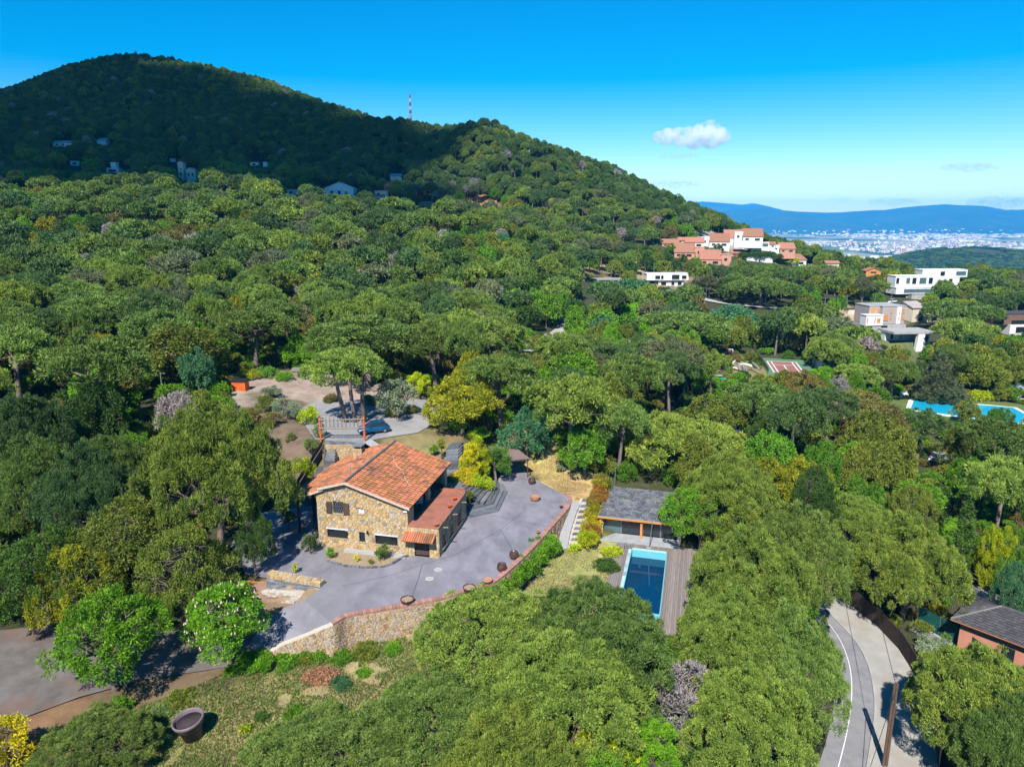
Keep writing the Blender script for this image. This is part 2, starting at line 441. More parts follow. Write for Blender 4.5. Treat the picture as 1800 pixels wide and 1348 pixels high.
def vnoise(x, y, s, seed=0):
    """smooth value noise, 0..1"""
    x = np.asarray(x, float) / s + seed * 17.3; y = np.asarray(y, float) / s + seed * 5.7
    xi, yi = np.floor(x).astype(np.int64), np.floor(y).astype(np.int64)
    fx, fy = x - xi, y - yi
    fx, fy = fx * fx * (3 - 2 * fx), fy * fy * (3 - 2 * fy)
    def h(a, b):
        n_ = (a * 374761393 + b * 668265263 + seed * 974711) & 0x7fffffff
        n_ = ((n_ ^ (n_ >> 13)) * 1274126177) & 0x7fffffff
        return ((n_ ^ (n_ >> 16)) & 0xffff) / 65535.0
    return (h(xi, yi) * (1 - fx) + h(xi + 1, yi) * fx) * (1 - fy) + (h(xi, yi + 1) * (1 - fx) + h(xi + 1, yi + 1) * fx) * fy

# --- terrace outline (world), z = 0 on the flat, a ramp falling away at its lower left end
TER_EDGE = [PZ(583, 1095), PZ(611, 1081), PZ(678, 1069), PZ(761, 1053.6), PZ(817, 1038), PZ(858, 1026), PZ(883, 1009), PZ(925, 971), PZ(967, 925), PZ(994, 894), PZ(1000, 878), PZ(995, 871)]
TER_BACK = [PZ(955, 850), PZ(933, 837), PZ(919, 826), PZ(905, 800), PZ(884, 797), PZ(880, 838), PZ(850, 862), PZ(838, 885)]
HOUSE_O = Vector((-9.73, 61.2, 0)); HOUSE_R = rad(-12.5)
_hc, _hs = math.cos(HOUSE_R), math.sin(HOUSE_R)
def hw(x, y, z=0.0):
    """house coordinates -> world"""
    return Vector((HOUSE_O.x + x * _hc - y * _hs, HOUSE_O.y + x * _hs + y * _hc, z))
TER_LEFT = [hw(2.6, 9.6), hw(2.6, 4), hw(-2, 4), hw(-9.2, 9), hw(-14.2, 9), PZ(430, 905), PZ(405, 960), PZ(432, 1008), PZ(470, 1016), PZ(563, 1034), PZ(535, 1054)]
TERRACE = TER_EDGE + TER_BACK + TER_LEFT
RAMP = [PZ(535, 1054, -.02), PZ(583, 1095, -.02), PZ(539, 1113, -.7), PZ(489, 1133, -1.5), PZ(462, 1146, -1.9), PZ(436, 1134, -2.0), PZ(465, 1092, -1.4), PZ(500, 1068, -.7)]
DRIVE_L = [PZ(470, 1150, -1.95), PZ(425, 1168, -2.25), PZ(350, 1180, -2.35), PZ(250, 1195, -2.3), PZ(140, 1225, -2.4), PZ(40, 1262, -2.7), PZ(-160, 1300, -2.9), PZ(-160, 1130, -2.0), PZ(0, 1108, -1.75), PZ(120, 1096, -1.75), PZ(300, 1108, -1.9), PZ(400, 1120, -2.0), PZ(440, 1128, -2.0)]
POOL = [PZ(1111, 966, -2.5), PZ(1171, 973, -2.5), PZ(1153, 1072, -2.5), PZ(1085.5, 1060, -2.5)]
_pa = (POOL[1] - POOL[0]).normalized()
POOL_YAW = math.atan2(_pa.y, _pa.x)
POOLDECK = [PZ(1093, 945, -2.5), PZ(1068, 1060, -2.5), PZ(1060, 1100, -2.5), PZ(1205, 1125, -2.5), PZ(1240, 985, -2.5), PZ(1190, 955, -2.5)]
UPPAD = [PZ(553, 772, 4), PZ(640, 779, 4), PZ(660, 772, 4), PZ(735, 760, 4), PZ(780, 735, 4), PZ(745, 700, 4.1), PZ(560, 700, 4.2), PZ(520, 720, 4.2)]
ROAD_IN = [PZ(1400, 1420, -9), PZ(1437, 1348, -9), PZ(1462, 1260, -9), PZ(1470, 1180, -9), PZ(1455, 1120, -9), PZ(1425, 1075, -9), PZ(1385, 1035, -9)]
ROAD_OUT = [PZ(1515, 1420, -9), PZ(1525, 1348, -9), PZ(1538, 1260, -9), PZ(1536, 1210, -9), PZ(1525, 1165, -9), PZ(1500, 1122, -9), PZ(1443, 1062, -9)]
PAVE_OUT = [PZ(1660, 1420, -9), PZ(1650, 1348, -9), PZ(1640, 1260, -9), PZ(1615, 1200, -9), PZ(1580, 1140, -9), PZ(1540, 1098, -9), PZ(1470, 1045, -9)]

BACKYARD = [hw(-13.8, 9.5), hw(-9, 12.6), hw(-2, 12.6), PZ(640, 787, 3.2), PZ(566, 787, 3.2), PZ(545, 815, 1.5), PZ(528, 850, .9)]
FLATS = [  # outline, level, blend width
    ([(p.x, p.y) for p in POOLDECK], -2.62, 2.5),
    ([(p.x, p.y) for p in UPPAD], 3.9, 3.0),
    ([tuple(p[:2]) for p in BACKYARD], 0.85, 0.5),
    ([(p.x, p.y) for p in ROAD_IN] + [(p.x, p.y) for p in reversed(PAVE_OUT)], -9.12, 2.0),
]
FLATS2 = []
def smooth(a, b, x):
    t = np.clip((x - a) / (b - a), 0, 1); return t * t * (3 - 2 * t)

def hgt(x, y):
    x = np.asarray(x, float); y = np.asarray(y, float)
    sh = np.broadcast(x, y).shape
    x = np.broadcast_to(x, sh).ravel().copy(); y = np.broadcast_to(y, sh).ravel().copy()
    z = _tps(x, y)
    far = smooth(140, 420, y)
    z += far * ((vnoise(x, y, 90, 1) - .5) * 9 + (vnoise(x, y, 38, 2) - .5) * 4) * smooth(2600, 900, y)
    z += (vnoise(x, y, 6, 3) - .5) * 0.35 + (vnoise(x, y, 2.2, 4) - .5) * 0.12
    near = (np.abs(x) < 110) & (y > 20) & (y < 135)
    if near.any():
        xn, yn, zn = x[near], y[near], z[near]
        for poly, lv, bw in FLATS:
            ins = in_poly(xn, yn, poly); d = seg_dist(xn, yn, poly, True)
            w = np.where(ins, 1.0, 1 - smooth(0, bw, d))
            zn = zn * (1 - w) + lv * w
        tp = [(p.x, p.y) for p in TERRACE]
        ins = in_poly(xn, yn, tp); d = seg_dist(xn, yn, tp, True)
        dedge = seg_dist(xn, yn, [(p.x, p.y) for p in TER_EDGE[:-2]])
        lift = np.where(ins, 1.0, 1 - smooth(0, 3.5, d)) * smooth(2.2, 4.0, dedge)      # level with the terrace, except below its wall
        zn = zn * (1 - lift) + (-0.12) * lift
        zn = np.where(ins, np.minimum(zn, -0.15 - 1.6 * (1 - smooth(0.2, 2.6, dedge))), zn)
        lowp = in_poly(xn, yn, [tuple(PZ(*q)[:2]) for q in ((466, 1020), (560, 1036), (552, 1046), (500, 1078), (470, 1095), (405, 1110), (400, 1050))])
        zn = np.where(lowp, np.minimum(zn, -1.15), zn)
        for pts, off in ((RAMP, -0.18), (DRIVE_L, -0.12)):
            poly = [(p.x, p.y) for p in pts]
            ins = in_poly(xn, yn, poly); d = seg_dist(xn, yn, poly, True)
            P3 = np.array([(p.x, p.y, p.z) for p in pts])
            dd = (xn[:, None] - P3[None, :, 0]) ** 2 + (yn[:, None] - P3[None, :, 1]) ** 2 + 0.5
            zi = (P3[None, :, 2] / dd).sum(1) / (1 / dd).sum(1)
            w = np.where(ins, 1.0, 1 - smooth(0, 2.0, d))
            zn = zn * (1 - w) + (zi + off) * w
        rmp = [PZ(489, 1133, -1.5), PZ(539, 1113, -.7), PZ(570, 1100, -.2)]
        dw = seg_dist(xn, yn, [(p.x, p.y) for p in rmp + TER_EDGE[:-2]])
        ww = ~in_poly(xn, yn, tp) & ~in_poly(xn, yn, [(p.x, p.y) for p in RAMP]) & (dw < 6)
        drop = np.minimum(zn, -2.65 - 0.08 * dw)                                         # the ground at the foot of the wall
        wallw = (1 - smooth(2.5, 6, dw)) * smooth(66, 62, yn) * smooth(-19.3, -17.6, xn)
        zn = np.where(ww, zn * (1 - wallw) + drop * wallw, zn)
        rin = in_poly(xn, yn, [(p.x, p.y) for p in RAMP]); zn = np.where(rin & (dw < 1.6), np.minimum(zn, -2.4), zn)
        pz = [(p.x, p.y) for p in POOL]
        ins = in_poly(xn, yn, pz); d = seg_dist(xn, yn, pz, True)
        zn = np.where(ins | (d < 0.9), -5.2, zn)
        z[near] = zn
    for poly, lv, bw in FLATS2:
        P = np.array(poly); sel = (x > P[:, 0].min() - 12) & (x < P[:, 0].max() + 12) & (y > P[:, 1].min() - 12) & (y < P[:, 1].max() + 12)
        if sel.any():
            d = seg_dist(x[sel], y[sel], poly, True); w = np.where(in_poly(x[sel], y[sel], poly), 1.0, 1 - smooth(0, bw, d))
            z[sel] = z[sel] * (1 - w) + lv * w
    return z.reshape(sh)
def ray_ground(px, py, y0=25.0, y1=1500.0):
    dx, dy, dz = ray(px, py)
    Y = np.geomspace(y0, y1, 700); t = Y / dy
    z = CAM_H + dz * t; g = hgt(dx * t, Y)
    hit = np.nonzero(z <= g)[0]
    if not len(hit): return None
    i = hit[0]
    if i == 0: return Vector((dx * t[0], Y[0], float(g[0])))
    f = (z[i - 1] - g[i - 1]) / ((z[i - 1] - g[i - 1]) - (z[i] - g[i]) + 1e-9)
    tt = t[i - 1] + (t[i] - t[i - 1]) * f
    return Vector((dx * tt, dy * tt, CAM_H + dz * tt))

def H1(x, y): return float(hgt(np.array([x]), np.array([y]))[0])

def grow(P, k):
    c = sum(P, Vector()) / len(P); return [p + (p - c).normalized() * k for p in P]
TZ = ray_ground(1385, 640).z
cs = [PZ(1335, 630, TZ), PZ(1412, 635, TZ), PZ(1440, 662, TZ), PZ(1352, 664, TZ)]
BZ = ray_ground(1715, 722).z
bp_ = [PZ(1606, 706, BZ), PZ(1683, 711, BZ), PZ(1735, 715, BZ), PZ(1780, 719, BZ), PZ(1815, 738, BZ), PZ(1815, 748, BZ), PZ(1700, 736, BZ), PZ(1600, 722, BZ)]
_pb = ray_ground(1603, 606)
FLATS2 += [([(_pb.x - 7, _pb.y - 18), (_pb.x + 7, _pb.y - 18), (_pb.x + 7, _pb.y - 2), (_pb.x - 7, _pb.y - 2)], _pb.z - 6, 4), ([(p.x, p.y) for p in cs], TZ, 4), ([(p.x, p.y) for p in grow(bp_, 8)], BZ, 5)]

# --- colour of the ground (what grows or lies there), per vertex
FOREST = (0.060, 0.064, 0.028)
ZONES = []
def zone(col, pts, soft, z=None):
    ZONES.append((col, [(p.x, p.y) for p in ([PZ(a, b, z) for a, b in pts] if z is not None else pts)], soft))
zone((0.20, 0.185, 0.065), [(-150, 1500), (-150, 1180), (60, 1150), (300, 1150), (480, 1150), (740, 1110), (860, 1060), (1000, 960), (1090, 960), (1080, 1150), (760, 1420), (500, 1500)], 2.0, -3)
zone((0.34, 0.26, 0.12), [(300, 1235), (420, 1190), (600, 1150), (730, 1150), (700, 1210), (640, 1240), (560, 1290), (430, 1300), (330, 1260)], 3.0, -3)
zone((0.36, 0.27, 0.14), [(640, 1165), (720, 1160), (705, 1230), (640, 1260), (560, 1255)], 1.5, -3)
zone((0.20, 0.105, 0.065), [(-100, 1340), (-60, 1180), (60, 1150), (180, 1230), (240, 1260), (100, 1340)], 2.0, -3)
zone((0.32, 0.28, 0.11), [(900, 1040), (960, 960), (1000, 895), (1040, 960), (1092, 948), (1072, 1060), (1000, 1075)], 1.2, -2.6)
zone((0.46, 0.33, 0.14), [(880, 762), (930, 780), (1010, 830), (1060, 840), (1035, 880), (1010, 895), (958, 852), (922, 826), (900, 795)], 0.8, 0)
zone((0.22, 0.17, 0.08), [(660, 775), (735, 762), (800, 755), (815, 775), (800, 800), (720, 800), (690, 790)], 0.8, 3.6)
zone((0.34, 0.26, 0.21), [(400, 715), (420, 668), (560, 660), (720, 690), (760, 705), (700, 735), (560, 720), (480, 715)], 2.5, 4.4)
zone((0.17, 0.125, 0.085), [(440, 700), (560, 715), (565, 775), (530, 830), (500, 830), (470, 760)], 1.5, 4)
zone((0.21, 0.15, 0.085), [(575, 990), (600, 965), (718, 975), (715, 985), (690, 1002), (620, 1002)], .5, 0)
zone((0.26, 0.17, 0.11), [(410, 1060), (440, 1040), (560, 1040), (480, 1085), (445, 1095), (400, 1130)], .8, -1)

zone((0.15, 0.105, 0.062), [(90, 1275), (150, 1225), (260, 1185), (360, 1172), (440, 1160), (455, 1175), (350, 1210), (250, 1245), (150, 1290)], 1.2, -2.6)

def ground_colour(x, y):
    n = x.size
    c = np.tile(np.array(FOREST), (n, 1))
    plain = smooth(1900, 2800, y)[:, None]
    k = vnoise(x, y, 420, 11); k2 = vnoise(x, y, 160, 12)
    field = np.where((k > .62)[:, None], np.array([[0.30, 0.27, 0.17]]), np.where((k2 > .58)[:, None], np.array([[0.13, 0.17, 0.06]]), np.array([[0.05, 0.075, 0.03]])))
    c = c * (1 - plain) + field * plain
    near = (y < 160) & (np.abs(x) < 120)
    xn, yn = x[near], y[near]; cn = c[near]
    jx = (vnoise(xn, yn, 3, 21) - .5) * 2.4; jy = (vnoise(xn, yn, 3, 22) - .5) * 2.4
    for col, poly, soft in ZONES:
        ins = in_poly(xn + jx, yn + jy, poly); d = seg_dist(xn + jx, yn + jy, poly, True)
        w = np.where(ins, 1.0, 1 - smooth(0, soft, d))[:, None]
        cn = cn * (1 - w) + np.array(col)[None] * w
    c[near] = cn
    for px, py, Y, r_, col in ((1640, 622, 200, 9, (0.52, 0.26, 0.10)), (1590, 630, 196, 5, (0.52, 0.26, 0.10)), (712, 515, 170, 5, (.40, .32, .22)), (655, 450, 235, 7, (.36, .29, .2)), (765, 460, 225, 6, (.36, .29, .2)), (630, 515, 172, 3.5, (.36, .29, .2)),
                               (1265, 418, 420, 14, (.40, .35, .30)), (840, 335, 420, 10, (.45, .22, .1)), (1110, 480, 330, 26, (.34, .24, .13)), (1500, 530, 262, 14, (.45, .33, .2)), (930, 385, 330, 26, (.16, .17, .06)), (1800, 640, 185, 14, (.36, .33, .29)),
                               (1600, 600, 212, 14, (.14, .15, .06)), (1315, 640, 172, 9, (.30, .20, .12)), (1310, 625, 178, 8, (.24, .2, .09))):
        p = PY(px, py, Y)
        w = (1 - smooth(r_ * .6, r_ * 1.3, np.hypot((x - p.x), (y - p.y) * .6) + (vnoise(x, y, 5, 5) - .5) * r_ * .8))[:, None]
        c = c * (1 - w) + np.array(col)[None] * w
    return c

def warp(n0, n1, step, a, c0):
    i = np.arange(n0, n1 + 1)
    return c0 + a * np.sinh(i * step / a)
gx = warp(-232, 232, 0.75, 26.0, 0.0)
gy = np.concatenate([warp(-150, -1, 0.75, 28.0, 62.0), warp(0, 245, 0.75, 28.0, 62.0)])
GX, GY = np.meshgrid(gx, gy)
GZ = hgt(GX, GY)
nx_, ny_ = len(gx), len(gy)
gv = np.stack([GX.ravel(), GY.ravel(), GZ.ravel()], 1)
ii = (np.arange(ny_ - 1)[:, None] * nx_ + np.arange(nx_ - 1)[None]).ravel()
gf = np.stack([ii, ii + 1, ii + nx_ + 1, ii + nx_], 1)

m, nt, N, L, b = base_mat('ground_cover')
va = N.new('ShaderNodeAttribute'); va.attribute_name = 'cover'
tc = N.new('ShaderNodeTexCoord')
n1 = N.new('ShaderNodeTexNoise'); n1.inputs['Scale'].default_value = 0.55; n1.inputs['Detail'].default_value = 9; n1.inputs['Roughness'].default_value = .7
L.new(tc.outputs['Object'], n1.inputs['Vector'])
n2 = N.new('ShaderNodeTexNoise'); n2.inputs['Scale'].default_value = 0.16; n2.inputs['Detail'].default_value = 6
L.new(tc.outputs['Object'], n2.inputs['Vector'])
hs = N.new('ShaderNodeHueSaturation')
L.new(va.outputs['Color'], hs.inputs['Color'])
mr = N.new('ShaderNodeMapRange'); mr.inputs['From Min'].default_value = .3; mr.inputs['From Max'].default_value = .7; mr.inputs['To Min'].default_value = .62; mr.inputs['To Max'].default_value = 1.38
L.new(n1.outputs[0], mr.inputs['Value']); L.new(mr.outputs[0], hs.inputs['Value'])
mr2 = N.new('ShaderNodeMapRange'); mr2.inputs['From Min'].default_value = .35; mr2.inputs['From Max'].default_value = .65; mr2.inputs['To Min'].default_value = .485; mr2.inputs['To Max'].default_value = .53
L.new(n2.outputs[0], mr2.inputs['Value']); L.new(mr2.outputs[0], hs.inputs['Hue'])
L.new(hs.outputs[0], b.inputs['Base Color']); b.inputs['Roughness'].default_value = .95; b.inputs['Specular IOR Level'].default_value = .1
bp = N.new('ShaderNodeBump'); bp.inputs['Strength'].default_value = .5; bp.inputs['Distance'].default_value = .25
L.new(n1.outputs[0], bp.inputs['Height']); L.new(bp.outputs[0], b.inputs['Normal'])
GROUND = m
gme = np_mesh('ground', gv, gf, GROUND, smooth=True, n=4)
gc = ground_colour(gv[:, 0], gv[:, 1])
ca = gme.color_attributes.new('cover', 'FLOAT_COLOR', 'POINT')
ca.data.foreach_set('color', np.concatenate([gc, np.ones((len(gc), 1))], 1).astype(np.float32).ravel())
tag(link('ground', gme), 'brown and green ground rising from the gardens to the wooded hill', kind='structure')

# --- sheets of paving
def sheet(name, poly, mat, lift=0.0, label=None, sub=None):
    """a sheet over an outline of 3D points"""
    bm = bmesh.new()
    vs = [bm.verts.new((p[0], p[1], p[2] + lift)) for p in poly]
    e = [bm.edges.new((vs[i], vs[(i + 1) % len(vs)])) for i in range(len(vs))]
    bmesh.ops.triangle_fill(bm, edges=e, use_beauty=True)
    bmesh.ops.recalc_face_normals(bm, faces=bm.faces)
    for f in bm.faces:
        if f.normal.z < 0: f.normal_flip()
    me = bpy.data.meshes.new(name); bm.to_mesh(me); bm.free(); me.materials.append(mat)
    o = link(name, me); tag(o, label, kind='structure'); return o

TERRACEM = M('stamped_concrete', (0.270, 0.250, 0.282), (0.175, 0.166, 0.188), 0.55, 0.85, 0.5, bscale=6, c3=(0.215, 0.205, 0.215), s3=0.11, stretch=(.8, .45, 1), contrast=(.38, .62))
GREYDRIVE = M('grey_driveway', (0.165, 0.145, 0.135), (0.105, 0.090, 0.080), 0.6, 0.9, 0.3, c3=(0.175, 0.095, 0.06), s3=0.2)
sheet('terrace', [(p.x, p.y, 0.0) for p in TERRACE], TERRACEM, 0.0, 'grey stamped concrete terrace wrapped round the stone house')
sheet('back_yard', [(p[0], p[1], 1.0) for p in BACKYARD], SLATE, 0.0, 'dark slate yard behind the stone house')
sheet('ramp', RAMP, TERRACEM, 0.0, 'grey concrete ramp running down from the terrace')
sheet('driveway', DRIVE_L, GREYDRIVE, 0.03, 'old grey driveway strewn with leaves under the chestnut trees')

def ribbon(name, A, B, mat, lift=0.0, n=40, label=None, kind='structure', parent=None):
    """a strip between two edge lines"""
    def res(P):
        P = [Vector(p) for p in P]; ls = [0]
        for a, c in zip(P[:-1], P[1:]): ls.append(ls[-1] + (c - a).length)
        out = []
        for k in range(n + 1):
            s = ls[-1] * k / n; j = max(0, min(len(P) - 2, next((i for i in range(len(ls) - 1) if ls[i + 1] >= s - 1e-9), len(P) - 2)))
            t = (s - ls[j]) / max(1e-6, ls[j + 1] - ls[j])
            q0, q1, q2, q3 = P[max(0, j - 1)], P[j], P[j + 1], P[min(len(P) - 1, j + 2)]
            out.append(0.5 * ((2 * q1) + (q2 - q0) * t + (2 * q0 - 5 * q1 + 4 * q2 - q3) * t * t + (3 * q1 - q0 - 3 * q2 + q3) * t ** 3))
        return out
    a, c = res(A), res(B)
    vs = [(p.x, p.y, p.z + lift) for p in a] + [(p.x, p.y, p.z + lift) for p in c]
    fs = [(i, n + 1 + i, n + 2 + i, i + 1) for i in range(n)]
    mb = MB(); mb.add(vs, fs, .5)
    o = mb.build(name, mat, parent)
    if o.data.polygons[0].normal.z < 0: o.data.flip_normals()
    if kind: tag(o, label, kind=kind)
    return a, c, o

ra, rb, _o = ribbon('road', ROAD_IN, ROAD_OUT, ASPHALT, 0.0, 40, 'pale asphalt road curving under the pines')
ribbon('pavement', ROAD_OUT, PAVE_OUT, PAVE, 0.03, 40, 'wide sandy paved verge between the road and the screen wall')
la = [a.lerp(c, .40) for a, c in zip(ra, rb)]; lb = [a.lerp(c, .425) for a, c in zip(ra, rb)]
ribbon('road_line', la, lb, LINE, 0.012, 60, 'white line painted along the curving road')
mb = MB()
for a, c in zip(rb[:-1], rb[1:]):
    d = (c - a).normalized(); s = Vector((-d.y, d.x, 0)) * 0.09
    mb.prism([a - s, c - s, c + s, a + s][::1], -0.1, 0.10, random.random())
tag(mb.build('kerb', CONCRETE), 'low pale kerb along the outside of the road bend', kind='structure')

# ------------------------------------------------------------------ the stone house
rs = random.Random(11)
HN = Vector((-_hs, _hc, 0))
def front(px, py, y=0.0):
    """pixel -> (x, z) on the house's front plane (or a plane y metres behind it)"""
    o = hw(0, y); d = Vector(ray(px, py)); c0 = Vector((0, 0, CAM_H))
    t = (o - c0).dot(HN) / d.dot(HN); p = c0 + d * t - HOUSE_O
    return p.x * _hc + p.y * _hs, p.z
def fbox(px0, py0, px1, py1):
    x0, z0 = front(px0, py1); x1, z1 = front(px1, py0); return [min(x0, x1), max(x0, x1), min(z0, z1), max(z0, z1)]

house = thing('stone_house', 'warm stone house under a big terracotta tiled gable roof on the grey terrace', 'house', HOUSE_O, HOUSE_R)
W0, RX, RZ = -9.2, -6.0, 6.9                       # left corner, ridge
SR, SL = 0.315, 0.29                                # roof slopes
def roofz(x): return RZ - SR * (x - RX) if x > RX else RZ - SL * (RX - x)
ANX, AND, ANZ = 2.95, 9.2, 3.0                     # the flat roofed wing
win_up = [-7.55, -6.45, 3.55, 4.75]
win_sq = [-5.0, -4.42, 3.75, 4.35]
win_l1 = [-8.3, -6.1, 1.0, 1.9]
win_l2 = [-5.0, -4.4, 0.85, 1.85]
win_l3 = [-3.35, -1.1, 0.8, 1.75]
door = [0.55, 2.05, 0.0, 1.55]
OPEN = [win_up, win_sq, win_l1, win_l2, win_l3, door]
def wall_grid(mb, x0, x1, z0, z1, ops, y0, y1, tint=.5):
    xs = sorted({x0, x1, *[v for o in ops for v in o[:2] if x0 < v < x1]}); zs = sorted({z0, z1, *[v for o in ops for v in o[2:] if z0 < v < z1]})
    for a, c in zip(xs[:-1], xs[1:]):
        for e, g in zip(zs[:-1], zs[1:]):
            mx, mz = (a + c) / 2, (e + g) / 2
            if not any(o[0] < mx < o[1] and o[2] < mz < o[3] for o in ops): mb.box(a, c, y0, y1, e, g, tint)
mb = MB()
wall_grid(mb, W0, 0, -0.3, 4.9, OPEN, 0, 0.4)
wall_grid(mb, 0, ANX, -0.3, ANZ - .06, OPEN, 0, 0.4)
mb.plate([(W0, 0.0, 4.9), (0, 0.0, 4.9), (0, 0, roofz(0) - .12), (RX, 0, RZ - .12), (W0, 0, roofz(W0) - .12)], (0, 1, 0), 0.4, .5)
mb.box(W0, W0 + .4, .4, 12, -0.3, 5.3, .5)                       # left wall
mb.box(W0 + .4, 0, 11.6, 12, -0.3, 4.8, .5)                      # back wall
mb.box(-2.8, -2.4, 1.6, 11.6, 2.7, 5.6, .5)                      # loggia back wall
mb.box(-2.4, 0, 1.25, 1.6, 2.7, 4.85, .5)
mb.box(-.4, 0, .4, 1.25, 2.7, 4.85, .5)
mb.box(-.38, 0, 6.0, 6.4, 2.7, 4.9, .5); mb.box(-.38, 0, 11.2, 11.6, 2.7, 4.9, .5)
mb.box(ANX - .4, ANX, .4, AND - .4, -.3, ANZ - .06, .5)
mb.box(-.4, ANX, AND - .4, AND, -.3, ANZ - .06, .5)
mb.box(-.4, 0, AND, 11.6, -.3, 2.7, .5)
mb.build('wall', MORTAR, house)
MB().box(W0 + .4, 0, .4, 11.6, 2.5, 2.7, .5).build('upper_floor', TERRA, house)
# stones proud of the walls
mb = MB()
gab = [(W0, 0), (0, 0), (0, roofz(0) - .14), (RX, RZ - .14), (W0, roofz(W0) - .14)]
def stone(pts2, place, th): mb.plate([place(a, c) for a, c in pts2], place.n, th)
def pf(a, c): return (a, 0.0, c)
pf.n = (0, -1, 0)
for poly, (cx, cz) in cells(W0 + .02, 0 - .02, 0.0, 6.9, .40, .24, .022, rs):
    if any(o[0] - .10 < cx < o[1] + .10 and o[2] - .06 < cz < o[3] + .06 for o in OPEN): continue
    poly = [(a, c) for a, c in poly]
    if not all(in_poly(np.array([a]), np.array([c]), gab)[0] for a, c in poly): continue
    stone(poly, pf, rs.uniform(.025, .075))
for poly, (cx, cz) in cells(0, ANX - .02, 0.0, ANZ - .08, .38, .24, .022, rs):
    if any(o[0] - .1 < cx < o[1] + .1 and o[2] - .06 < cz < o[3] + .12 for o in OPEN): continue
    stone(poly, pf, rs.uniform(.025, .075))
SIDEW = [(1.0, 2.1), (3.4, 4.6), (6.0, 7.2)]
def ps(a, c): return (ANX, a, c)
ps.n = (1, 0, 0)
for poly, (cy, cz) in cells(0.02, AND - .02, 0.0, ANZ - .08, .42, .26, .022, rs):
    if any(a - .1 < cy < c + .1 and .5 < cz < 2.25 for a, c in SIDEW): continue
    stone(poly, ps, rs.uniform(.025, .07))
def pl(a, c): return (W0, a, c)
pl.n = (-1, 0, 0)
for poly, (cy, cz) in cells(0.02, 11.9, 0.0, 5.2, .45, .28, .022, rs): stone(poly, pl, rs.uniform(.025, .07))
mb.build('stone_cladding', STONE, house, kind='stuff')

def window(o, y, label=None, bars=(3, 2), shutter=False, arch=False, frame_mat=IRON, glass=DARKGLASS, lintel=None, diag=True):
    x0, x1, z0, z1 = o
    mb = MB()
    if arch:
        cx = (x0 + x1) / 2; hwid = (x1 - x0) / 2
        top = [(cx + hwid * math.cos(t), y + .2, z1 - .22 + .22 * math.sin(t)) for t in np.linspace(0, math.pi, 9)]
        mb.plate([(x0, y + .2, z0), (x1, y + .2, z0)] + top, (0, 1, 0), .03)
    else: mb.box(x0, x1, y + .2, y + .23, z0, z1)
    w = mb.build('window', glass, house)
    if label: w['label'] = label
    mb = MB(); t = .05
    mb.box(x0, x0 + t, y + .12, y + .195, z0, z1); mb.box(x1 - t, x1, y + .12, y + .195, z0, z1)
    mb.box(x0 + t, x1 - t, y + .12, y + .195, z1 - t, z1); mb.box(x0 + t, x1 - t, y + .12, y + .195, z0, z0 + t)
    mb.build('frame', frame_mat, w)
    mb = MB(); n = max(2, round((x1 - x0) / .24))
    if diag:
        k = (x1 - x0) / n; hh = z1 - z0
        for i in range(-2, n + 1):
            for sgn in (1, -1):
                xa, xb = x0 + (i + (0 if sgn > 0 else 2)) * k, x0 + (i + (2 if sgn > 0 else 0)) * k
                za, zb = z0, z1
                for side in (0, 1):
                    lo, hi = x0, x1
                    if xa != xb:
                        if xa < lo: za = za + (zb - za) * (lo - xa) / (xb - xa); xa = lo
                        if xa > hi: za = za + (zb - za) * (hi - xa) / (xb - xa); xa = hi
                        if xb < lo: zb = za + (zb - za) * (lo - xa) / (xb - xa) if xb != xa else zb; xb = lo
                        if xb > hi: zb = za + (zb - za) * (hi - xa) / (xb - xa) if xb != xa else zb; xb = hi
                if abs(xa - xb) > .02: mb.tube([(xa, y - .04 - .01 * (sgn > 0), za), (xb, y - .04 - .01 * (sgn > 0), zb)], .016, 4)
    else:
        for i in range(1, n): mb.tube([(x0 + (x1 - x0) * i / n, y - .05, z0), (x0 + (x1 - x0) * i / n, y - .05, z1)], .014, 4)
    if mb.v: mb.build('grille', IRON if not arch else METALGREY, w)
    MB().box(x0 - .08, x1 + .08, y - .11, y + .12, z0 - .07, z0 - .003).build('sill', MORTAR, w)
    if lintel: MB().box(x0 - .06, x1 + .06, y - .10, y + .1, z1 + .003, z1 + .10).build('lintel', lintel, w)
    if shutter:
        for sx in (x0 - .62, x1 + .04):
            s = MB().box(sx, sx + .58, y - .14, y - .085, z0 - .02, z1 - .04).build('shutter', WOODDARK, w)
    return w
window(win_up, 0, 'upper window with two brown wooden shutters', shutter=True, arch=True)
window(win_sq, 0, 'small square white window', frame_mat=PLASTICWHITE, glass=PLASTICWHITE, diag=False)
window(win_l1, 0, 'wide low grilled window near the shaded corner', lintel=PLASTICWHITE)
window(win_l2, 0, 'narrow grilled window between the wide ones')
window(win_l3, 0, 'wide low grilled window beside the door canopy', lintel=PLASTICWHITE)
d = MB()
for i in range(6): d.box(door[0] + .25 * i + .005, door[0] + .25 * (i + 1) - .005, .22, .27, 0.02, door[3])
dd = d.build('door', WOODDARK, house)
MB().tube([(door[1] - .3, .16, .8), (door[1] - .3, .22, .8)], .03, 6).build('handle', IRON, dd)
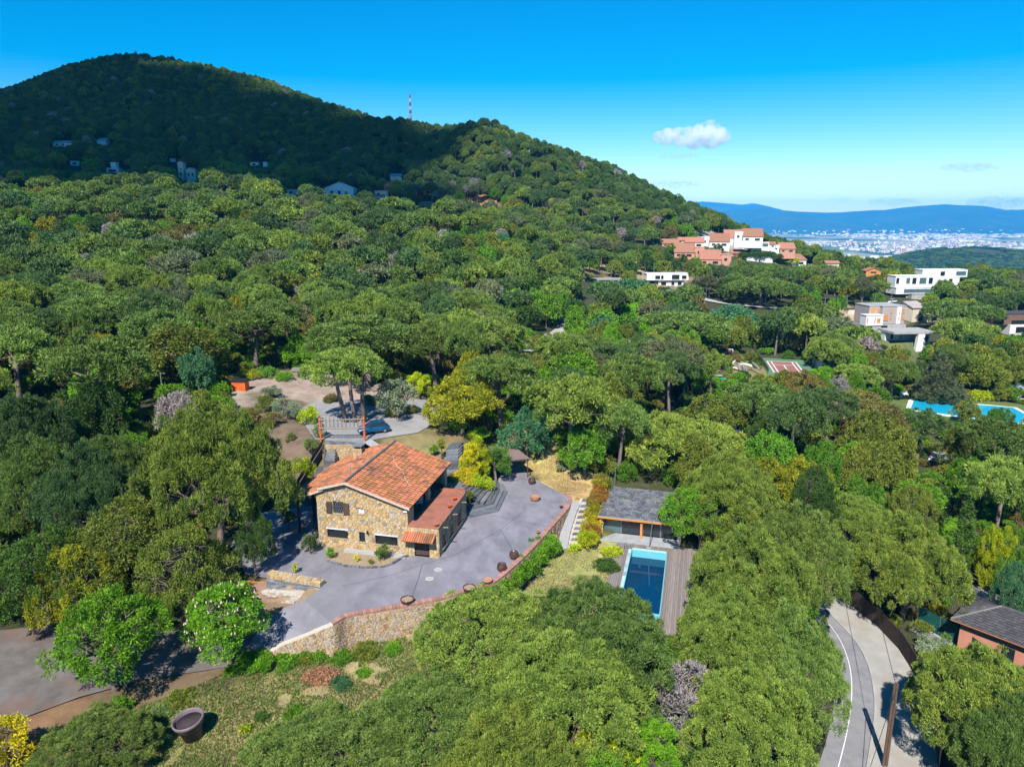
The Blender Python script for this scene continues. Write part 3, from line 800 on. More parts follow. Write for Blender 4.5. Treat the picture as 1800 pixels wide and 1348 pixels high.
for a, c in SIDEW:
    cy = (a + c) / 2; r_ = (c - a) / 2
    pts = [(ANX + .02, a, .55), (ANX + .02, c, .55)] + [(ANX + .02, cy + r_ * math.cos(t), 1.65 + .5 * math.sin(t)) for t in np.linspace(0, math.pi, 9)]
    w = MB().plate(pts, (1, 0, 0), .02).build('window', DARKGLASS, house)
    mb = MB()
    for k in range(5): mb.tube([(ANX + .1, a + (c - a) * (k + .5) / 5, .55), (ANX + .1, a + (c - a) * (k + .5) / 5, 1.75)], .015, 4)
    mb.tube([(ANX + .1, p[1], p[2]) for p in pts[2:]], .02, 4); mb.tube([(ANX + .1, a, .55), (ANX + .1, c, .55)], .02, 4)
    mb.build('grille', IRON, w)
    MB().box(ANX, ANX + .16, a - .08, c + .08, .42, .53).build('sill', MORTAR, w)
# roof slabs and tiles
def slab(name, pts, th, mat, parent): return MB().plate(pts, (0, 0, -1), th).build(name, mat, parent)
Y0R, Y1R, XE = -.45, 12.35, .38
slab_r = slab('roof', [(RX, Y0R, RZ), (XE, Y0R, roofz(XE)), (XE, Y1R, roofz(XE)), (RX, Y1R, RZ)], .14, TILEDARK, house)
XL = -8.75
slab_l = slab('roof', [(XL, Y0R, roofz(XL)), (RX, Y0R, RZ), (RX, Y1R, RZ), (XL, Y1R, roofz(XL))], .14, TILEDARK, house)
def lowz(x): return roofz(-8.3) - .20 - .42 * (-8.3 - x)
LOWP = [(-8.3, -.3), (-8.3, 13.2), (-10.9, 13.8), (-13.3, 11.4), (-12.9, 1.7), (-9.9, -.3)]
slab_p = slab('roof', [(x, y, lowz(x)) for x, y in reversed(LOWP)], .12, TILEDARK, house)
def tiles(name, parent, x_top, x_bot, zf, y0, y1, dv=.46, du=.43, poly=None, mat=TILE, lift=.0):
    mb = MB(); sgn = 1 if x_bot > x_top else -1
    Ls = math.hypot(x_bot - x_top, zf(x_bot) - zf(x_top)); nv = round(Ls / dv); nu = round((y1 - y0) / du)
    nrm = Vector((zf(x_top) - zf(x_bot), 0, abs(x_bot - x_top))).normalized()
    if sgn < 0: nrm = Vector((-(zf(x_top) - zf(x_bot)), 0, abs(x_bot - x_top))).normalized()
    for i in range(nv):
        for j in range(nu):
            ya = y0 + (y1 - y0) * j / nu; yb = y0 + (y1 - y0) * (j + 1) / nu; ym = (ya + yb) / 2
            t0, t1 = i / nv, min(1.006, (i + 1.12) / nv)
            xa, xb = x_top + (x_bot - x_top) * t0, x_top + (x_bot - x_top) * t1
            if poly and not in_poly(np.array([(xa + xb) / 2]), np.array([ym]), poly)[0]: continue
            h0, h1 = .015 + rs.uniform(0, .012), .075 + rs.uniform(0, .03); e = (yb - ya) * .46
            dyj = rs.uniform(-.012, .012)
            vs = []
            for x, hh in ((xa, h0), (xb, h1)):
                for f, ht in ((-1, 0.004), (-.45, .055), (.2, .062), (.78, .004)):
                    p = Vector((x, ym + dyj + f * e, zf(x))) + nrm * (ht + hh); vs.append(p)
            mb.add(vs, [(0, 1, 5, 4), (1, 2, 6, 5), (2, 3, 7, 6), (4, 5, 6, 7)], rs.random())
    return mb.build(name, mat, parent, kind='stuff')
tiles('roof_tile', slab_r, RX + .1, XE, roofz, Y0R, Y1R)
tiles('roof_tile', slab_l, RX - .1, XL, roofz, Y0R, Y1R)
tiles('roof_tile', slab_p, -8.3, -13.2, lowz, -.3, 13.9, poly=LOWP)
MB().tube([(RX, Y0R, RZ + .09), (RX, 1.2, RZ + .10), (RX, Y1R, RZ + .09)], [.12, .13, .12], 8, .3).build('ridge_cap', SLATE, house)
def verge(xa, xb, zf, y, name='verge_board'):
    MB().plate([(xa, y, zf(xa) - .15), (xb, y, zf(xb) - .15), (xb, y, zf(xb) + .07), (xa, y, zf(xa) + .07)], (0, -1, 0), .07).build(name, VERGE, house)
VERGE = M('verge_mortar', (0.62, 0.47, 0.38), (0.50, 0.34, 0.27), 3, .9)
verge(RX, XE, roofz, Y0R - .01); verge(XL, RX, roofz, Y0R - .01); verge(-9.9, -8.3, lowz, -.31)
MB().plate([(-9.9, -.3, lowz(-9.9) - .14), (-12.9, 1.7, lowz(-12.9) - .14), (-12.9, 1.7, lowz(-12.9) + .06), (-9.9, -.3, lowz(-9.9) + .06)], (-.55, -.83, 0), .06).build('verge_board', VERGE, house)
for y in (0.2, 3.2, 6.2, 9.2): MB().box(-12.6, -12.4, y + 1.9, y + 2.1, -0.2, lowz(-12.5) - .12).build('porch_post', WOODDARK, house)
# white crack line of mortar on the roof
mb = MB()
pts = [(-4.7, 8.6), (-4.3, 7.6), (-3.6, 6.7), (-2.7, 6.0), (-1.9, 4.6), (-1.0, 3.6)]
for (xa, ya), (xb, yb) in zip(pts[:-1], pts[1:]):
    mb.tube([(xa, ya, roofz(xa) + .10), (xb, yb, roofz(xb) + .10)], .035, 4)
mb.build('mortar_repair', VERGE, slab_r)
# chimney where its pixel meets the roof
def roof_hit(px, py, slope, xr=RX):
    dvec = Vector(ray(px, py)); best = None
    for k in range(3000):
        t = 60 + k * .01; p = Vector((0, 0, CAM_H)) + dvec * t - HOUSE_O
        lx = p.x * _hc + p.y * _hs; ly = -p.x * _hs + p.y * _hc
        zz = roofz(lx) if lx > XL else lowz(lx)
        if p.z <= zz: return lx, ly, p.z
    return -8, 9, 6
cx_, cy_, cz_ = roof_hit(629, 804, SL); cy_ = min(cy_, 11.3)
mb = MB(); mb.box(cx_ - .5, cx_ + .5, cy_ - .1, cy_ + .8, cz_ - .6, cz_ + 1.0, .5)
ch = mb.build('chimney', MORTAR, house)
mb = MB()
for poly, c in cells(cx_ - .48, cx_ + .48, cz_ - .2, cz_ + .98, .3, .22, .02, rs): mb.plate([(a, cy_ - .1, z) for a, z in poly], (0, -1, 0), .04)
for poly, c in cells(cy_ - .08, cy_ + .78, cz_ - .2, cz_ + .98, .3, .22, .02, rs): mb.plate([(cx_ + .5, a, z) for a, z in poly], (1, 0, 0), .04)
mb.build('stone', STONE, ch, kind='stuff')
mb = MB()
for sx in (-.42, .32):
    for sy in (-.02, .62): mb.box(cx_ + sx, cx_ + sx + .1, cy_ + sy, cy_ + sy + .1, cz_ + 1.0, cz_ + 1.3)
mb.build('cap_post', MORTAR, ch, kind='stuff')
MB().box(cx_ - .62, cx_ + .62, cy_ - .25, cy_ + .95, cz_ + 1.3, cz_ + 1.4).build('chimney_cap', SLATE, ch)
ax_, ay_ = RX - .25, 1.5
mb = MB(); mb.tube([(ax_, ay_, RZ - .1), (ax_, ay_, RZ + 1.2)], .02, 5)
for k in range(4): mb.tube([(ax_ - .3, ay_ - .1 + .1 * k, RZ + .7 + .12 * k), (ax_ + .3, ay_ - .1 + .1 * k, RZ + .7 + .12 * k)], .01, 4)
mb.build('aerial', METALGREY, house)
# wing roof terrace
mb = MB(); mb.box(-.02, ANX + .08, -.08, AND + .06, ANZ - .06, ANZ + .05, .5)
mb.build('terrace_roof', TERRA, house)
MB().box(.1, ANX + .08, AND - .35, AND + .07, ANZ + .052, ANZ + .22, .4).build('parapet', TERRA, house)
for k, yy in enumerate((1.2, 4.3, 7.4)): MB().tube([(ANX, yy, 2.55), (ANX + .6, yy, 2.62)], .07, 6).build('beam_end', WOODGREY, house)
# canopy over the door
cx0, cx1 = -.35, 2.75
can = MB().plate([(cx0, -.02, 2.38), (cx1, -.02, 2.38), (cx1, -1.05, 1.92), (cx0, -1.05, 1.92)], (0, 0, -1), .06).build('door_canopy', WOODDARK, house)
for k in range(14):
    xm = cx0 + (cx1 - cx0) * (k + .5) / 14; mb = MB(); vs = []
    for y, z in ((-.03, 2.40), (-1.12, 1.93)):
        for f in np.linspace(0, math.pi, 5): vs.append((xm + .105 * math.cos(f), y, z + .10 * math.sin(f)))
    mb.add(vs, [(i, i + 1, i + 6, i + 5) for i in range(4)] + [(5, 6, 7, 8, 9)], rs.random())
    mb.build('tile', TILE, can)
for xx in (cx0 + .15, cx1 - .15): MB().tube([(xx, 0, 1.55), (xx, -.85, 1.93)], .04, 5).build('bracket', WOODDARK, can)
for xx in (-4.05, 1.35 + 1.2): 
    lm = MB().tube([(xx, -.05, 2.1), (xx, -.22, 2.15)], .02, 4).build('wall_lamp', IRON, house)
    MB().lathe([(.05, 0), (.1, .05), (.09, .25), (.02, .33)], 6, (xx, -.24, 1.86)).build('lamp_shade', IRON, lm)
MB().box(-.35, .0, -.18, -.06, 4.35, 4.5).build('alarm_box', PLASTICWHITE, house)

# garden chairs on the balcony
def chair(label, x, y, rz, z=2.7):
    p = hw(x, y, z); t = thing('garden_chair', label, 'chair', p, HOUSE_R + rz, 'white chairs on the balcony')
    MB().box(-.28, .28, -.28, .28, .38, .43).build('seat', PLASTICWHITE, t)
    MB().plate([(-.28, .26, .43), (.28, .26, .43), (.28, .42, 1.0), (-.28, .42, 1.0)], (0, 1, 0), .04).build('backrest', PLASTICWHITE, t)
    for sx in (-.25, .25):
        for sy in (-.24, .24): MB().tube([(sx, sy, 0), (sx, sy, .38)], .025, 5).build('leg', PLASTICWHITE, t)
        MB().box(sx - .03, sx + .03, -.25, .3, .62, .66).build('armrest', PLASTICWHITE, t)
chair('white plastic chair further back on the shaded balcony', -.75, 7.9, rad(35))
chair('white plastic chair near the front corner of the shaded balcony', -.75, 5.3, rad(10))

# ------------------------------------------------------------------ pots
def pot(name, label, p, prof, mat, soil_r, soil_z, soilmat=SOIL, cat='plant pot', tilt=None, group=None):
    t = thing(name, label, cat, p, 0, group)
    if tilt: t.rotation_euler = tilt
    MB().lathe(prof, 20).build('bowl', mat, t, True)
    MB().lathe([(0.001, soil_z), (soil_r, soil_z + .004)], 16).build('soil', soilmat, t)
    return t
JAR = [(.30, 0), (.42, .18), (.46, .38), (.42, .56), (.36, .62), (.38, .68), (.31, .68), (.30, .5)]
TUB = [(.46, 0), (.52, .30), (.53, .40), (.56, .41), (.56, .48), (.50, .48), (.49, .3)]
CLAY = [(.26, 0), (.38, .38), (.42, .39), (.42, .50), (.35, .50), (.34, .3)]
BOWL = [(.32, 0), (.52, .16), (.56, .34), (.55, .44), (.60, .47), (.50, .49), (.48, .34)]
G = 'pots standing on the grey terrace'
pot('glazed_jar', 'dark brown jar beside the carport post', PZ(935, 850), JAR, POTBROWN, .3, .55, group=G)
pot('terracotta_bowl', 'wide round terracotta bowl alone in the middle of the terrace', PZ(940.5, 879), BOWL, POTTERRA, .47, .40, STRAWSOIL, group=G)
pot('glazed_jar', 'brown glazed jar leaning at the brick coping above the pool lawn', PZ(904.5, 981), JAR, POTBROWN, .3, .55, tilt=(rad(8), rad(-8), 0), group=G)
pot('glazed_jar', 'brown glazed jar set inside the curve of the brick coping', PZ(882, 1003), JAR, POTBROWN, .3, .55, group=G)
pot('terracotta_pot', 'plain orange clay pot at the brick coping between two tubs', PZ(857, 1027), CLAY, POTTERRA, .34, .42, STRAWSOIL, group=G)
pot('wooden_tub', 'low dark tub of dry soil at the curve of the coping', PZ(825, 1040), TUB, POTBROWN, .49, .40, STRAWSOIL, group=G)
pot('wooden_tub', 'low dark tub of dry soil nearest the bottom of the coping', PZ(716, 1061), TUB, POTBROWN, .49, .40, STRAWSOIL, group=G)
SMALL = [(.13, 0), (.19, .22), (.22, .23), (.22, .30), (.17, .30), (.16, .2)]
pot('clay_flowerpot', 'small clay pot on the brick coping at the top of the terrace', PZ(986, 891, .2), SMALL, POTTERRA, .17, .25)
pot('clay_flowerpot', 'small clay pot beside the brick coping halfway along', PZ(946, 938, .0), SMALL, POTTERRA, .17, .25)
for lab, px, py in (('small clay flowerpot on the far corner of the wing roof', 811, 862), ('small clay flowerpot on the wing roof edge behind the red one', 799, 879), ('small red flowerpot on the middle of the wing roof edge', 790, 892), ('small clay flowerpot on the front end of the wing roof', 767, 925)):
    pp = PZ(px, py, 3.06); pot('clay_flowerpot', lab, pp, SMALL, POTTERRA if 'red' not in lab else ORANGE, .17, .25, group='flowerpots on the wing roof')

# the big planter on the lawn
bx, by = PZ(341, 1296, -3.15)[:2]
bz = H1(bx, by)
BIGPOT = M('big_planter_plastic', (0.105, 0.075, 0.085), (0.085, 0.06, 0.07), 2, .5)
pl_ = thing('planter', 'huge empty brown plant pot standing tilted on the rough lawn', 'plant pot', (bx, by, bz - .05))
pl_.rotation_euler = (rad(6), rad(-7), 0)
MB().lathe([(.60, 0), (.80, 1.02), (.83, 1.04), (.93, 1.30)], 40).build('bowl', BIGPOT, pl_, True)
MB().lathe([(.93, 1.30), (1.0, 1.33), (1.03, 1.52), (1.01, 1.60), (.95, 1.61), (.90, 1.56), (.86, 1.2), (.84, 1.0)], 40).build('rim', M('planter_rim', (0.20, 0.155, 0.165), (0.16, 0.12, 0.13), 2, .45), pl_, True)
MB().lathe([(.001, 1.12), (.86, 1.14)], 24).build('soil', M('red_soil', (.13, .065, .055), (.08, .045, .04), 5, .95, .4), pl_)

# ------------------------------------------------------------------ retaining wall with brick coping
WTOP = [PZ(469, 1147, -1.95), PZ(489, 1133, -1.5), PZ(539, 1113, -.7), PZ(570, 1100, -.2)] + [Vector((p.x, p.y, 0)) for p in TER_EDGE]
def resample(P, step):
    out = [P[0]]
    for i in range(len(P) - 1):
        q0, q1, q2, q3 = P[max(0, i - 1)], P[i], P[i + 1], P[min(len(P) - 1, i + 2)]
        n = max(1, int((q2 - q1).length / step))
        for k in range(1, n + 1):
            t = k / n
            out.append(0.5 * ((2 * q1) + (q2 - q0) * t + (2 * q0 - 5 * q1 + 4 * q2 - q3) * t * t + (3 * q1 - q0 - 3 * q2 + q3) * t ** 3))
    return out
WL = resample(WTOP, .3)
wn_ = []
for i in range(len(WL)):
    d = WL[min(i + 1, len(WL) - 1)] - WL[max(i - 1, 0)]; d.z = 0; d.normalize(); wn_.append(Vector((d.y, -d.x, 0)))
wg = hgt(np.array([(p + n * .6).x for p, n in zip(WL, wn_)]), np.array([(p + n * .6).y for p, n in zip(WL, wn_)]))
rw = thing('retaining_wall', 'curved rubble stone retaining wall with pink brick coping round the terrace', 'wall', (0, 0, 0))
mb = MB(); vs = []; n = len(WL)
for p, nn, g in zip(WL, wn_, wg):
    o = p + nn * .32; i_ = p - nn * .15
    vs += [(o.x + nn.x * .12, o.y + nn.y * .12, min(g, p.z) - .6), (o.x, o.y, p.z + .02), (i_.x, i_.y, p.z + .02), (i_.x, i_.y, min(g, p.z) - .6)]
mb.add(vs, [(4 * i + a, 4 * i + 4 + a, 4 * i + 4 + (a + 1) % 4, 4 * i + (a + 1) % 4) for i in range(n - 1) for a in range(4)] + [(0, 1, 2, 3), (4 * n - 1, 4 * n - 2, 4 * n - 3, 4 * n - 4)], .5)
mb.build('wall', PALEMORTAR, rw)
arc = [0]
for a, c in zip(WL[:-1], WL[1:]): arc.append(arc[-1] + (c - a).length)
def wat(s):
    j = min(len(WL) - 2, max(0, int(np.searchsorted(arc, s) - 1))); t = (s - arc[j]) / max(1e-6, arc[j + 1] - arc[j])
    return WL[j].lerp(WL[j + 1], t), wn_[j].lerp(wn_[j + 1], t).normalized(), wg[j] * (1 - t) + wg[j + 1] * t
mb = MB()
for poly, (s, h) in cells(.1, arc[-1] - .1, -2.9, -.04, .30, .23, .04, rs):
    p, nn, g = wat(s)
    if p.z + h < g - .15: continue
    pts = []
    for a, c in poly:
        q, n2, g2 = wat(min(arc[-1], max(0, a))); dep = .32 + .12 * (-c) / 2.6
        pts.append((q.x + n2.x * dep, q.y + n2.y * dep, q.z + c))
    mb.plate(pts, nn, rs.uniform(.03, .08))
mb.build('stone', RUBBLE, rw, kind='stuff')
s0 = next(a for a, p in zip(arc, WL) if p.z > -.03)
nb = int((arc[-1] - s0) / .30); mb = MB()
for k in range(nb):
    a = s0 + (arc[-1] - s0) * k / nb; c = s0 + (arc[-1] - s0) * (k + .94) / nb
    (p, n1_, _g), (q, n2_, _g2) = wat(a), wat(c)
    zt = .17 + rs.uniform(-.008, .008)
    o1, o2, i1, i2 = p + n1_ * .36, q + n2_ * .36, p - n1_ * .12, q - n2_ * .12
    mb.add([(o1.x, o1.y, -.02), (o2.x, o2.y, -.02), (i2.x, i2.y, -.02), (i1.x, i1.y, -.02), (o1.x, o1.y, zt), (o2.x, o2.y, zt), (i2.x, i2.y, zt), (i1.x, i1.y, zt)], [(0, 1, 5, 4), (1, 2, 6, 5), (2, 3, 7, 6), (3, 0, 4, 7), (4, 5, 6, 7)], rs.random())
mb.build('coping_brick', BRICKCOPE, rw, kind='stuff')
for px, py in ((966, 937), (947, 962), (732, 1071)):
    pass

# ------------------------------------------------------------------ steps
def flight(name, label, polys, parent_thing=None, mat=SLATE):
    t = thing(name, label, 'steps', (0, 0, 0))
    for poly, z0, z1 in polys: MB().prism(poly, z0, z1, rs.random()).build('step', mat, t)
    return t
def ccw(P):
    a = sum(P[i][0] * P[(i + 1) % len(P)][1] - P[(i + 1) % len(P)][0] * P[i][1] for i in range(len(P)))
    return P if a > 0 else P[::-1]
FAN = [PZ(819, 912), PZ(876.4, 899), PZ(892, 865), PZ(884, 852), PZ(862, 852), PZ(835, 870)]
cen = PZ(846, 872)
pol = []
for k in range(4):
    q = [cen + (p - cen) * (1 - .15 * k) for p in FAN]
    q[0] = FAN[0].lerp(PZ(822, 893), k / 4); q[4], q[5] = FAN[4], FAN[5]; q[3] = FAN[3].lerp(FAN[4], k / 6)
    pol.append((ccw([(p.x, p.y) for p in q]), -.1, .15 * (k + 1)))
flight('terrace_steps', 'fan of dark slate steps rising from the terrace beside the house wing', pol)
pol = []
for k in range(7):
    z = .60 + .17 * (k + 1)
    a, c = PZ(850 - 8.5 * k, 884 - 3.5 * k, z), PZ(866 - 8 * k, 862 - 2.0 * k, z)
    a2, c2 = PZ(780, 850, z), PZ(800, 832, z)
    pol.append((ccw([(a.x, a.y), (c.x, c.y), (c2.x, c2.y), (a2.x, a2.y)]), -.1 if k == 0 else .6 + .17 * k - .02, z))
flight('garden_steps', 'narrow slate steps climbing between the shrubs behind the wing', pol)
pol = []
for k in range(11):
    z = 1.85 + .19 * k; f = k / 10
    a = PZ(775 + 10 * f, 846 - 58 * f, z); c = PZ(803 + 3 * f, 846 - 60 * f, z)
    a2, c2 = a + Vector((.22 * 2, 2.2, 0)), c + Vector((.22 * 2, 2.2, 0))
    pol.append((ccw([(a.x, a.y), (c.x, c.y), (c2.x, c2.y), (a2.x, a2.y)]), 0.2, z))
flight('stone_stairway', 'long slate stairway climbing along the back of the house to the lawn', pol)
pol = []
for k in range(12):
    f = k / 11; z = 1.2 + 2.6 * f
    a, c = PZ(567 + 5 * f, 838 - 58 * f, z), PZ(586 + 4 * f, 838 - 58 * f, z)
    dd_ = Vector((.1, 1.3, 0))
    pol.append((ccw([(a.x, a.y), (c.x, c.y), (c.x + dd_.x, c.y + dd_.y), (a.x + dd_.x, a.y + dd_.y)]), 0.3, z))
flight('stone_stairway', 'steep stone stairway from the orange posts down beside the tiled roof', pol)

# slate landing and timber screen between orange posts
LZ = 3.96
LAND = [PZ(571, 781, LZ), PZ(637, 781, LZ), PZ(640, 762, LZ), PZ(572, 760, LZ)]
land = thing('stone_landing', 'slate paved landing under the timber screen behind the house', 'landing', (0, 0, 0))
MB().prism(ccw([(p.x, p.y) for p in LAND]), LZ - 3.0, LZ - .03, .5).build('retaining_face', MORTAR, land)
e0, e1, e2 = LAND[0], LAND[1], LAND[3]
for poly, c in cells(0, 1, 0, 1, .1, .16, .006, rs):
    MB().prism(ccw([tuple((e0 + (e1 - e0) * a + (e2 - e0) * c_)[:2]) for a, c_ in poly]), LZ - .03, LZ + rs.uniform(.01, .025), rs.random()).build('flagstone', SLATE, land)
mb = MB()
_fd = (e1 - e0)
for poly, (a0, h0) in cells(0, _fd.length, -2.2, -.05, .42, .28, .03, rs):
    mb.plate([tuple(e0 + _fd.normalized() * a + Vector((0, 0, LZ + h - e0.z))) for a, h in poly], (0, -1, 0), .05)
mb.build('stone', STONE, land, kind='stuff')
p0, p1 = PZ(568, 771, LZ), PZ(638, 780, LZ)
p1.y = p0.y = (p0.y + p1.y) / 2
scr = thing('timber_screen', 'weathered timber ladder screen between two bright orange posts', 'screen', (0, 0, 0))
for p, hgt_ in ((p0, 3.0), (p1, 3.2)): MB().tube([p, p + Vector((0, 0, hgt_))], .13, 8).build('post', ORANGE, scr)
z1_, z2_ = 1.75, 2.85
def wob(t, z): return p0 + (p1 - p0) * t + Vector((0, 0, z + .12 * (t - .5)))
for z in (z1_, z2_): MB().tube([wob(-.03, z) + Vector((0, -.1, 0)), wob(.5, z - .05) + Vector((0, -.1, 0)), wob(1.03, z) + Vector((0, -.1, 0))], .09, 6).build('rail', WOODGREY, scr)
for k in range(11):
    t = (k + .5) / 11; MB().tube([wob(t, z1_ - .06) + Vector((0, -.03, 0)), wob(t, z2_ + .25) + Vector((0, -.03, 0))], .07, 5).build('slat', WOODGREY, scr)
# dark timber fence running down beside that stairway
fe = thing('timber_fence', 'dark timber fence beside the steep stairway left of the roof', 'fence', (0, 0, 0))
fa, fb = PZ(566, 790, 3.6), PZ(523, 858, 2.2)
fd = fb - fa
for k in range(26):
    a, c = fa + fd * (k / 26), fa + fd * ((k + .86) / 26)
    sd = Vector((-.04, -.02, 0)); b0 = Vector((0, 0, -1.2)); tz = Vector((0, 0, .95 + .05 * rs.random()))
    MB().add([a + b0, c + b0, c + b0 + sd, a + b0 + sd, a + tz, c + tz, c + tz + sd, a + tz + sd], [(0, 1, 5, 4), (1, 2, 6, 5), (2, 3, 7, 6), (3, 0, 4, 7), (4, 5, 6, 7)], rs.random()).build('plank', WOODDARK, fe)
MB().tube([fa + Vector((.15, 0, .5)), fb + Vector((.15, 0, .5))], .04, 5).build('handrail', WOODGREY, fe)

# ------------------------------------------------------------------ pool, deck and pool house
PO = POOL[0]
_pc, _ps = math.cos(POOL_YAW), math.sin(POOL_YAW)
def pw(x, y, z=0.0): return Vector((PO.x + x * _pc - y * _ps, PO.y + x * _ps + y * _pc, z))
PWID = (POOL[1] - POOL[0]).length; PLEN = 11.6
pool = thing('swimming_pool', 'dark blue swimming pool with a turquoise rim in the timber deck', 'swimming pool', (PO.x, PO.y, -2.5), POOL_YAW)
mb = MB()
mb.box(-.02, PWID + .02, .0, .25, -2.6, .03); mb.box(-.25, 0, -PLEN, .25, -2.6, .032); mb.box(PWID, PWID + .25, -PLEN, .25, -2.6, -.075); mb.box(-.25, PWID + .25, -PLEN - .25, -PLEN, -2.6, -.076); mb.box(0, PWID, -PLEN, 0, -2.7, -2.6)
mb.build('basin', TEALPAINT, pool)
mb = MB(); mb.box(-.03, PWID + .03, .02, .36, .033, .07); mb.build('far_rim', M('pale_rim', (.42, .70, .72), (.36, .62, .66), 2, .5), pool)
mb = MB()
for k in range(14): mb.box(-.34, -.04, -PLEN + k * PLEN / 14 + .02, -PLEN + (k + 1) * PLEN / 14 - .02, .034, .07)
mb.build('edge_tile', M('pool_edge', (.30, .48, .52), (.4, .46, .46), 2, .5, tint=.3), pool, kind='stuff')
WATER = bpy.data.materials.new('pool_water'); WATER.use_nodes = True
wb = WATER.node_tree.nodes['Principled BSDF']; wb.inputs['Base Color'].default_value = (.002, .038, .095, 1); wb.inputs['Roughness'].default_value = .04; wb.inputs['Specular IOR Level'].default_value = .3
_nn, _ll = WATER.node_tree.nodes, WATER.node_tree.links
_t = _nn.new('ShaderNodeTexNoise'); _t.inputs['Scale'].default_value = 1.6; _t.inputs['Detail'].default_value = 3
_b = _nn.new('ShaderNodeBump'); _b.inputs['Strength'].default_value = .05; _b.inputs['Distance'].default_value = .05
_ll.new(_t.outputs[0], _b.inputs['Height']); _ll.new(_b.outputs[0], wb.inputs['Normal'])
mb = MB(); mb.add([(0.001, -PLEN, -.75), (PWID - .001, -PLEN, -.75), (PWID - .001, -.001, -.75), (0.001, -.001, -.75)], [(0, 1, 2, 3)]); mb.build('water', WATER, pool)
deck = MB(); x = -1.65
while x < PWID + 4.2:
    yt = 1.85
    if x + .19 < -.26 or x > PWID + .01: deck.box(x, x + .185, -PLEN - 3, yt, -.07, 0.0 + rs.uniform(-.004, .004), rs.random())
    else: deck.box(x, x + .185, .44, yt, -.07, rs.uniform(-.004, .004), rs.random())
    x += .2
o = deck.build('pool_deck', DECK); o.location = (PO.x, PO.y, -2.5); o.rotation_euler = (0, 0, POOL_YAW)
tag(o, 'weathered brown timber deck boards round the pool', kind='structure')
lad = thing('pool_ladder', 'bent chrome pool ladder at the corner of the pool', 'ladder', pw(-.1, .05, -2.5), POOL_YAW)
for s in (-.45, 0): MB().tube([(-.7, s, 0), (-.7, s, .62), (-.5, s, .8), (-.2, s, .75), (.1, s, .4), (.12, s, -.6)], .025, 6).build('handrail', METALGREY, lad)
for k in range(2): MB().tube([(.12, -.45, -.1 - .25 * k), (.12, 0, -.1 - .25 * k)], .02, 5).build('rung', METALGREY, lad)
sp_ = PZ(1141, 963, -2.5)
sh = thing('deck_pole', 'thin leaning grey pole standing on the deck behind the pool', 'pole', sp_)
MB().tube([(0, 0, 0), (.25, .1, 2.9)], [.05, .035], 6).build('pole', METALGREY, sh)
MB().lathe([(.22, 0), (.22, .06), (.06, .07)], 12).build('base', CONCRETE, sh)

# pool house
QO = PZ(1054, 938, -2.5)
def qw(x, y, z): return Vector((QO.x + x * _pc - y * _ps, QO.y + x * _ps + y * _pc, z))
ph = thing('pool_house', 'low pool house with a flagstone flat roof and orange framed glazing', 'building', QO, POOL_YAW)
PW_, PD_ = 8.6, 8.2
mb = MB(); mb.box(0, .3, 0, PD_, -.4, 2.1); mb.box(PW_ - .3, PW_, 0, PD_, -.4, 2.1); mb.box(.3, PW_ - .3, PD_ - .3, PD_, -.4, 2.1); mb.box(.3, PW_ - .3, 2.6, 2.8, -.4, 2.1)
mb.build('wall', CREAM, ph)
mb = MB(); mb.box(-.2, PW_ + .2, -.5, PD_ + .3, 2.1, 2.28, .5); roof_ = mb.build('roof', SLATEGROUT, ph)
for poly, c in cells(-.18, PW_ + .18, -.46, PD_ + .28, .58, .58, .035, rs): MB().prism(poly, 2.28, 2.28 + rs.uniform(.02, .05), rs.random()).build('flagstone', SLATE, roof_)
ORWOOD = M('orange_wood', (.62, .27, .07), (.50, .20, .05), 2, .7, tint=.2, stretch=(.5, 4, 4))
MB().box(-.22, PW_ + .22, -.56, -.503, 2.08, 2.26).build('fascia', ORWOOD, ph)
for x in (-.02, 4.35): MB().box(x, x + .22, -.3, -.08, 0, 2.09).build('pillar', ORWOOD, ph)
MB().box(-.1, PW_, -1.5, .55, -.06, .05).build('floor', M('pale_slab', (.40, .41, .42), (.30, .31, .32), 1, .8), ph)
for x0, x1, gm in ((.3, 2.2, PALEGLASS), (2.3, 4.3, DARKGLASS), (4.6, 6.4, DARKGLASS), (6.5, 8.2, DARKGLASS)):
    g_ = MB().box(x0, x1, .7, .73, .05, 2.09).build('glass_door', gm, ph)
    mb = MB(); mb.box(x0 - .04, x0 + .02, .66, .77, .05, 2.09); mb.box(x1 - .02, x1 + .04, .66, .77, .05, 2.09); mb.build('frame', METALGREY, g_)
MB().box(.6, 2.0, .95, 1.5, .05, .8).build('counter', PALEGLASS, ph)

# slate treads and gravel path between the terrace wall and the hedge
pol = []
st = thing('hillside_steps', 'straight flight of dark slate treads between the gravel path and the hedge', 'steps', (0, 0, 0))
mb = MB()
for k in range(9):
    f = k / 8; z = .0 - 2.3 * f
    a, c = PZ(1022 - 22 * f, 882 + 78 * f, z), PZ(1035 - 20 * f, 882 + 78 * f, z)
    u = Vector((.27, .95, 0)).normalized()
    MB().prism(ccw([tuple((a)[:2]), tuple((c)[:2]), tuple((c + u * .95)[:2]), tuple((a + u * .95)[:2])]), z - .3, z + .03, rs.random()).build('tread', SLATE, st)
    e = (a - c).normalized() * .3
    MB().prism(ccw([tuple((a + e - u * .12)[:2]), tuple((c - e - u * .12)[:2]), tuple((c - e + u * 1.1)[:2]), tuple((a + e + u * 1.1)[:2])]), z - .5, z - .01, rs.random()).build('riser', PALEMORTAR, st)
gp = [PZ(1003, 880, .02), PZ(1019, 884, .0), PZ(1012, 905, -.6), PZ(1003, 935, -1.5), PZ(997, 965, -2.4)]
gq = [PZ(1000, 884, .02), PZ(1001, 896, -.3), PZ(992, 918, -.9), PZ(984, 942, -1.7), PZ(981, 967, -2.4)]
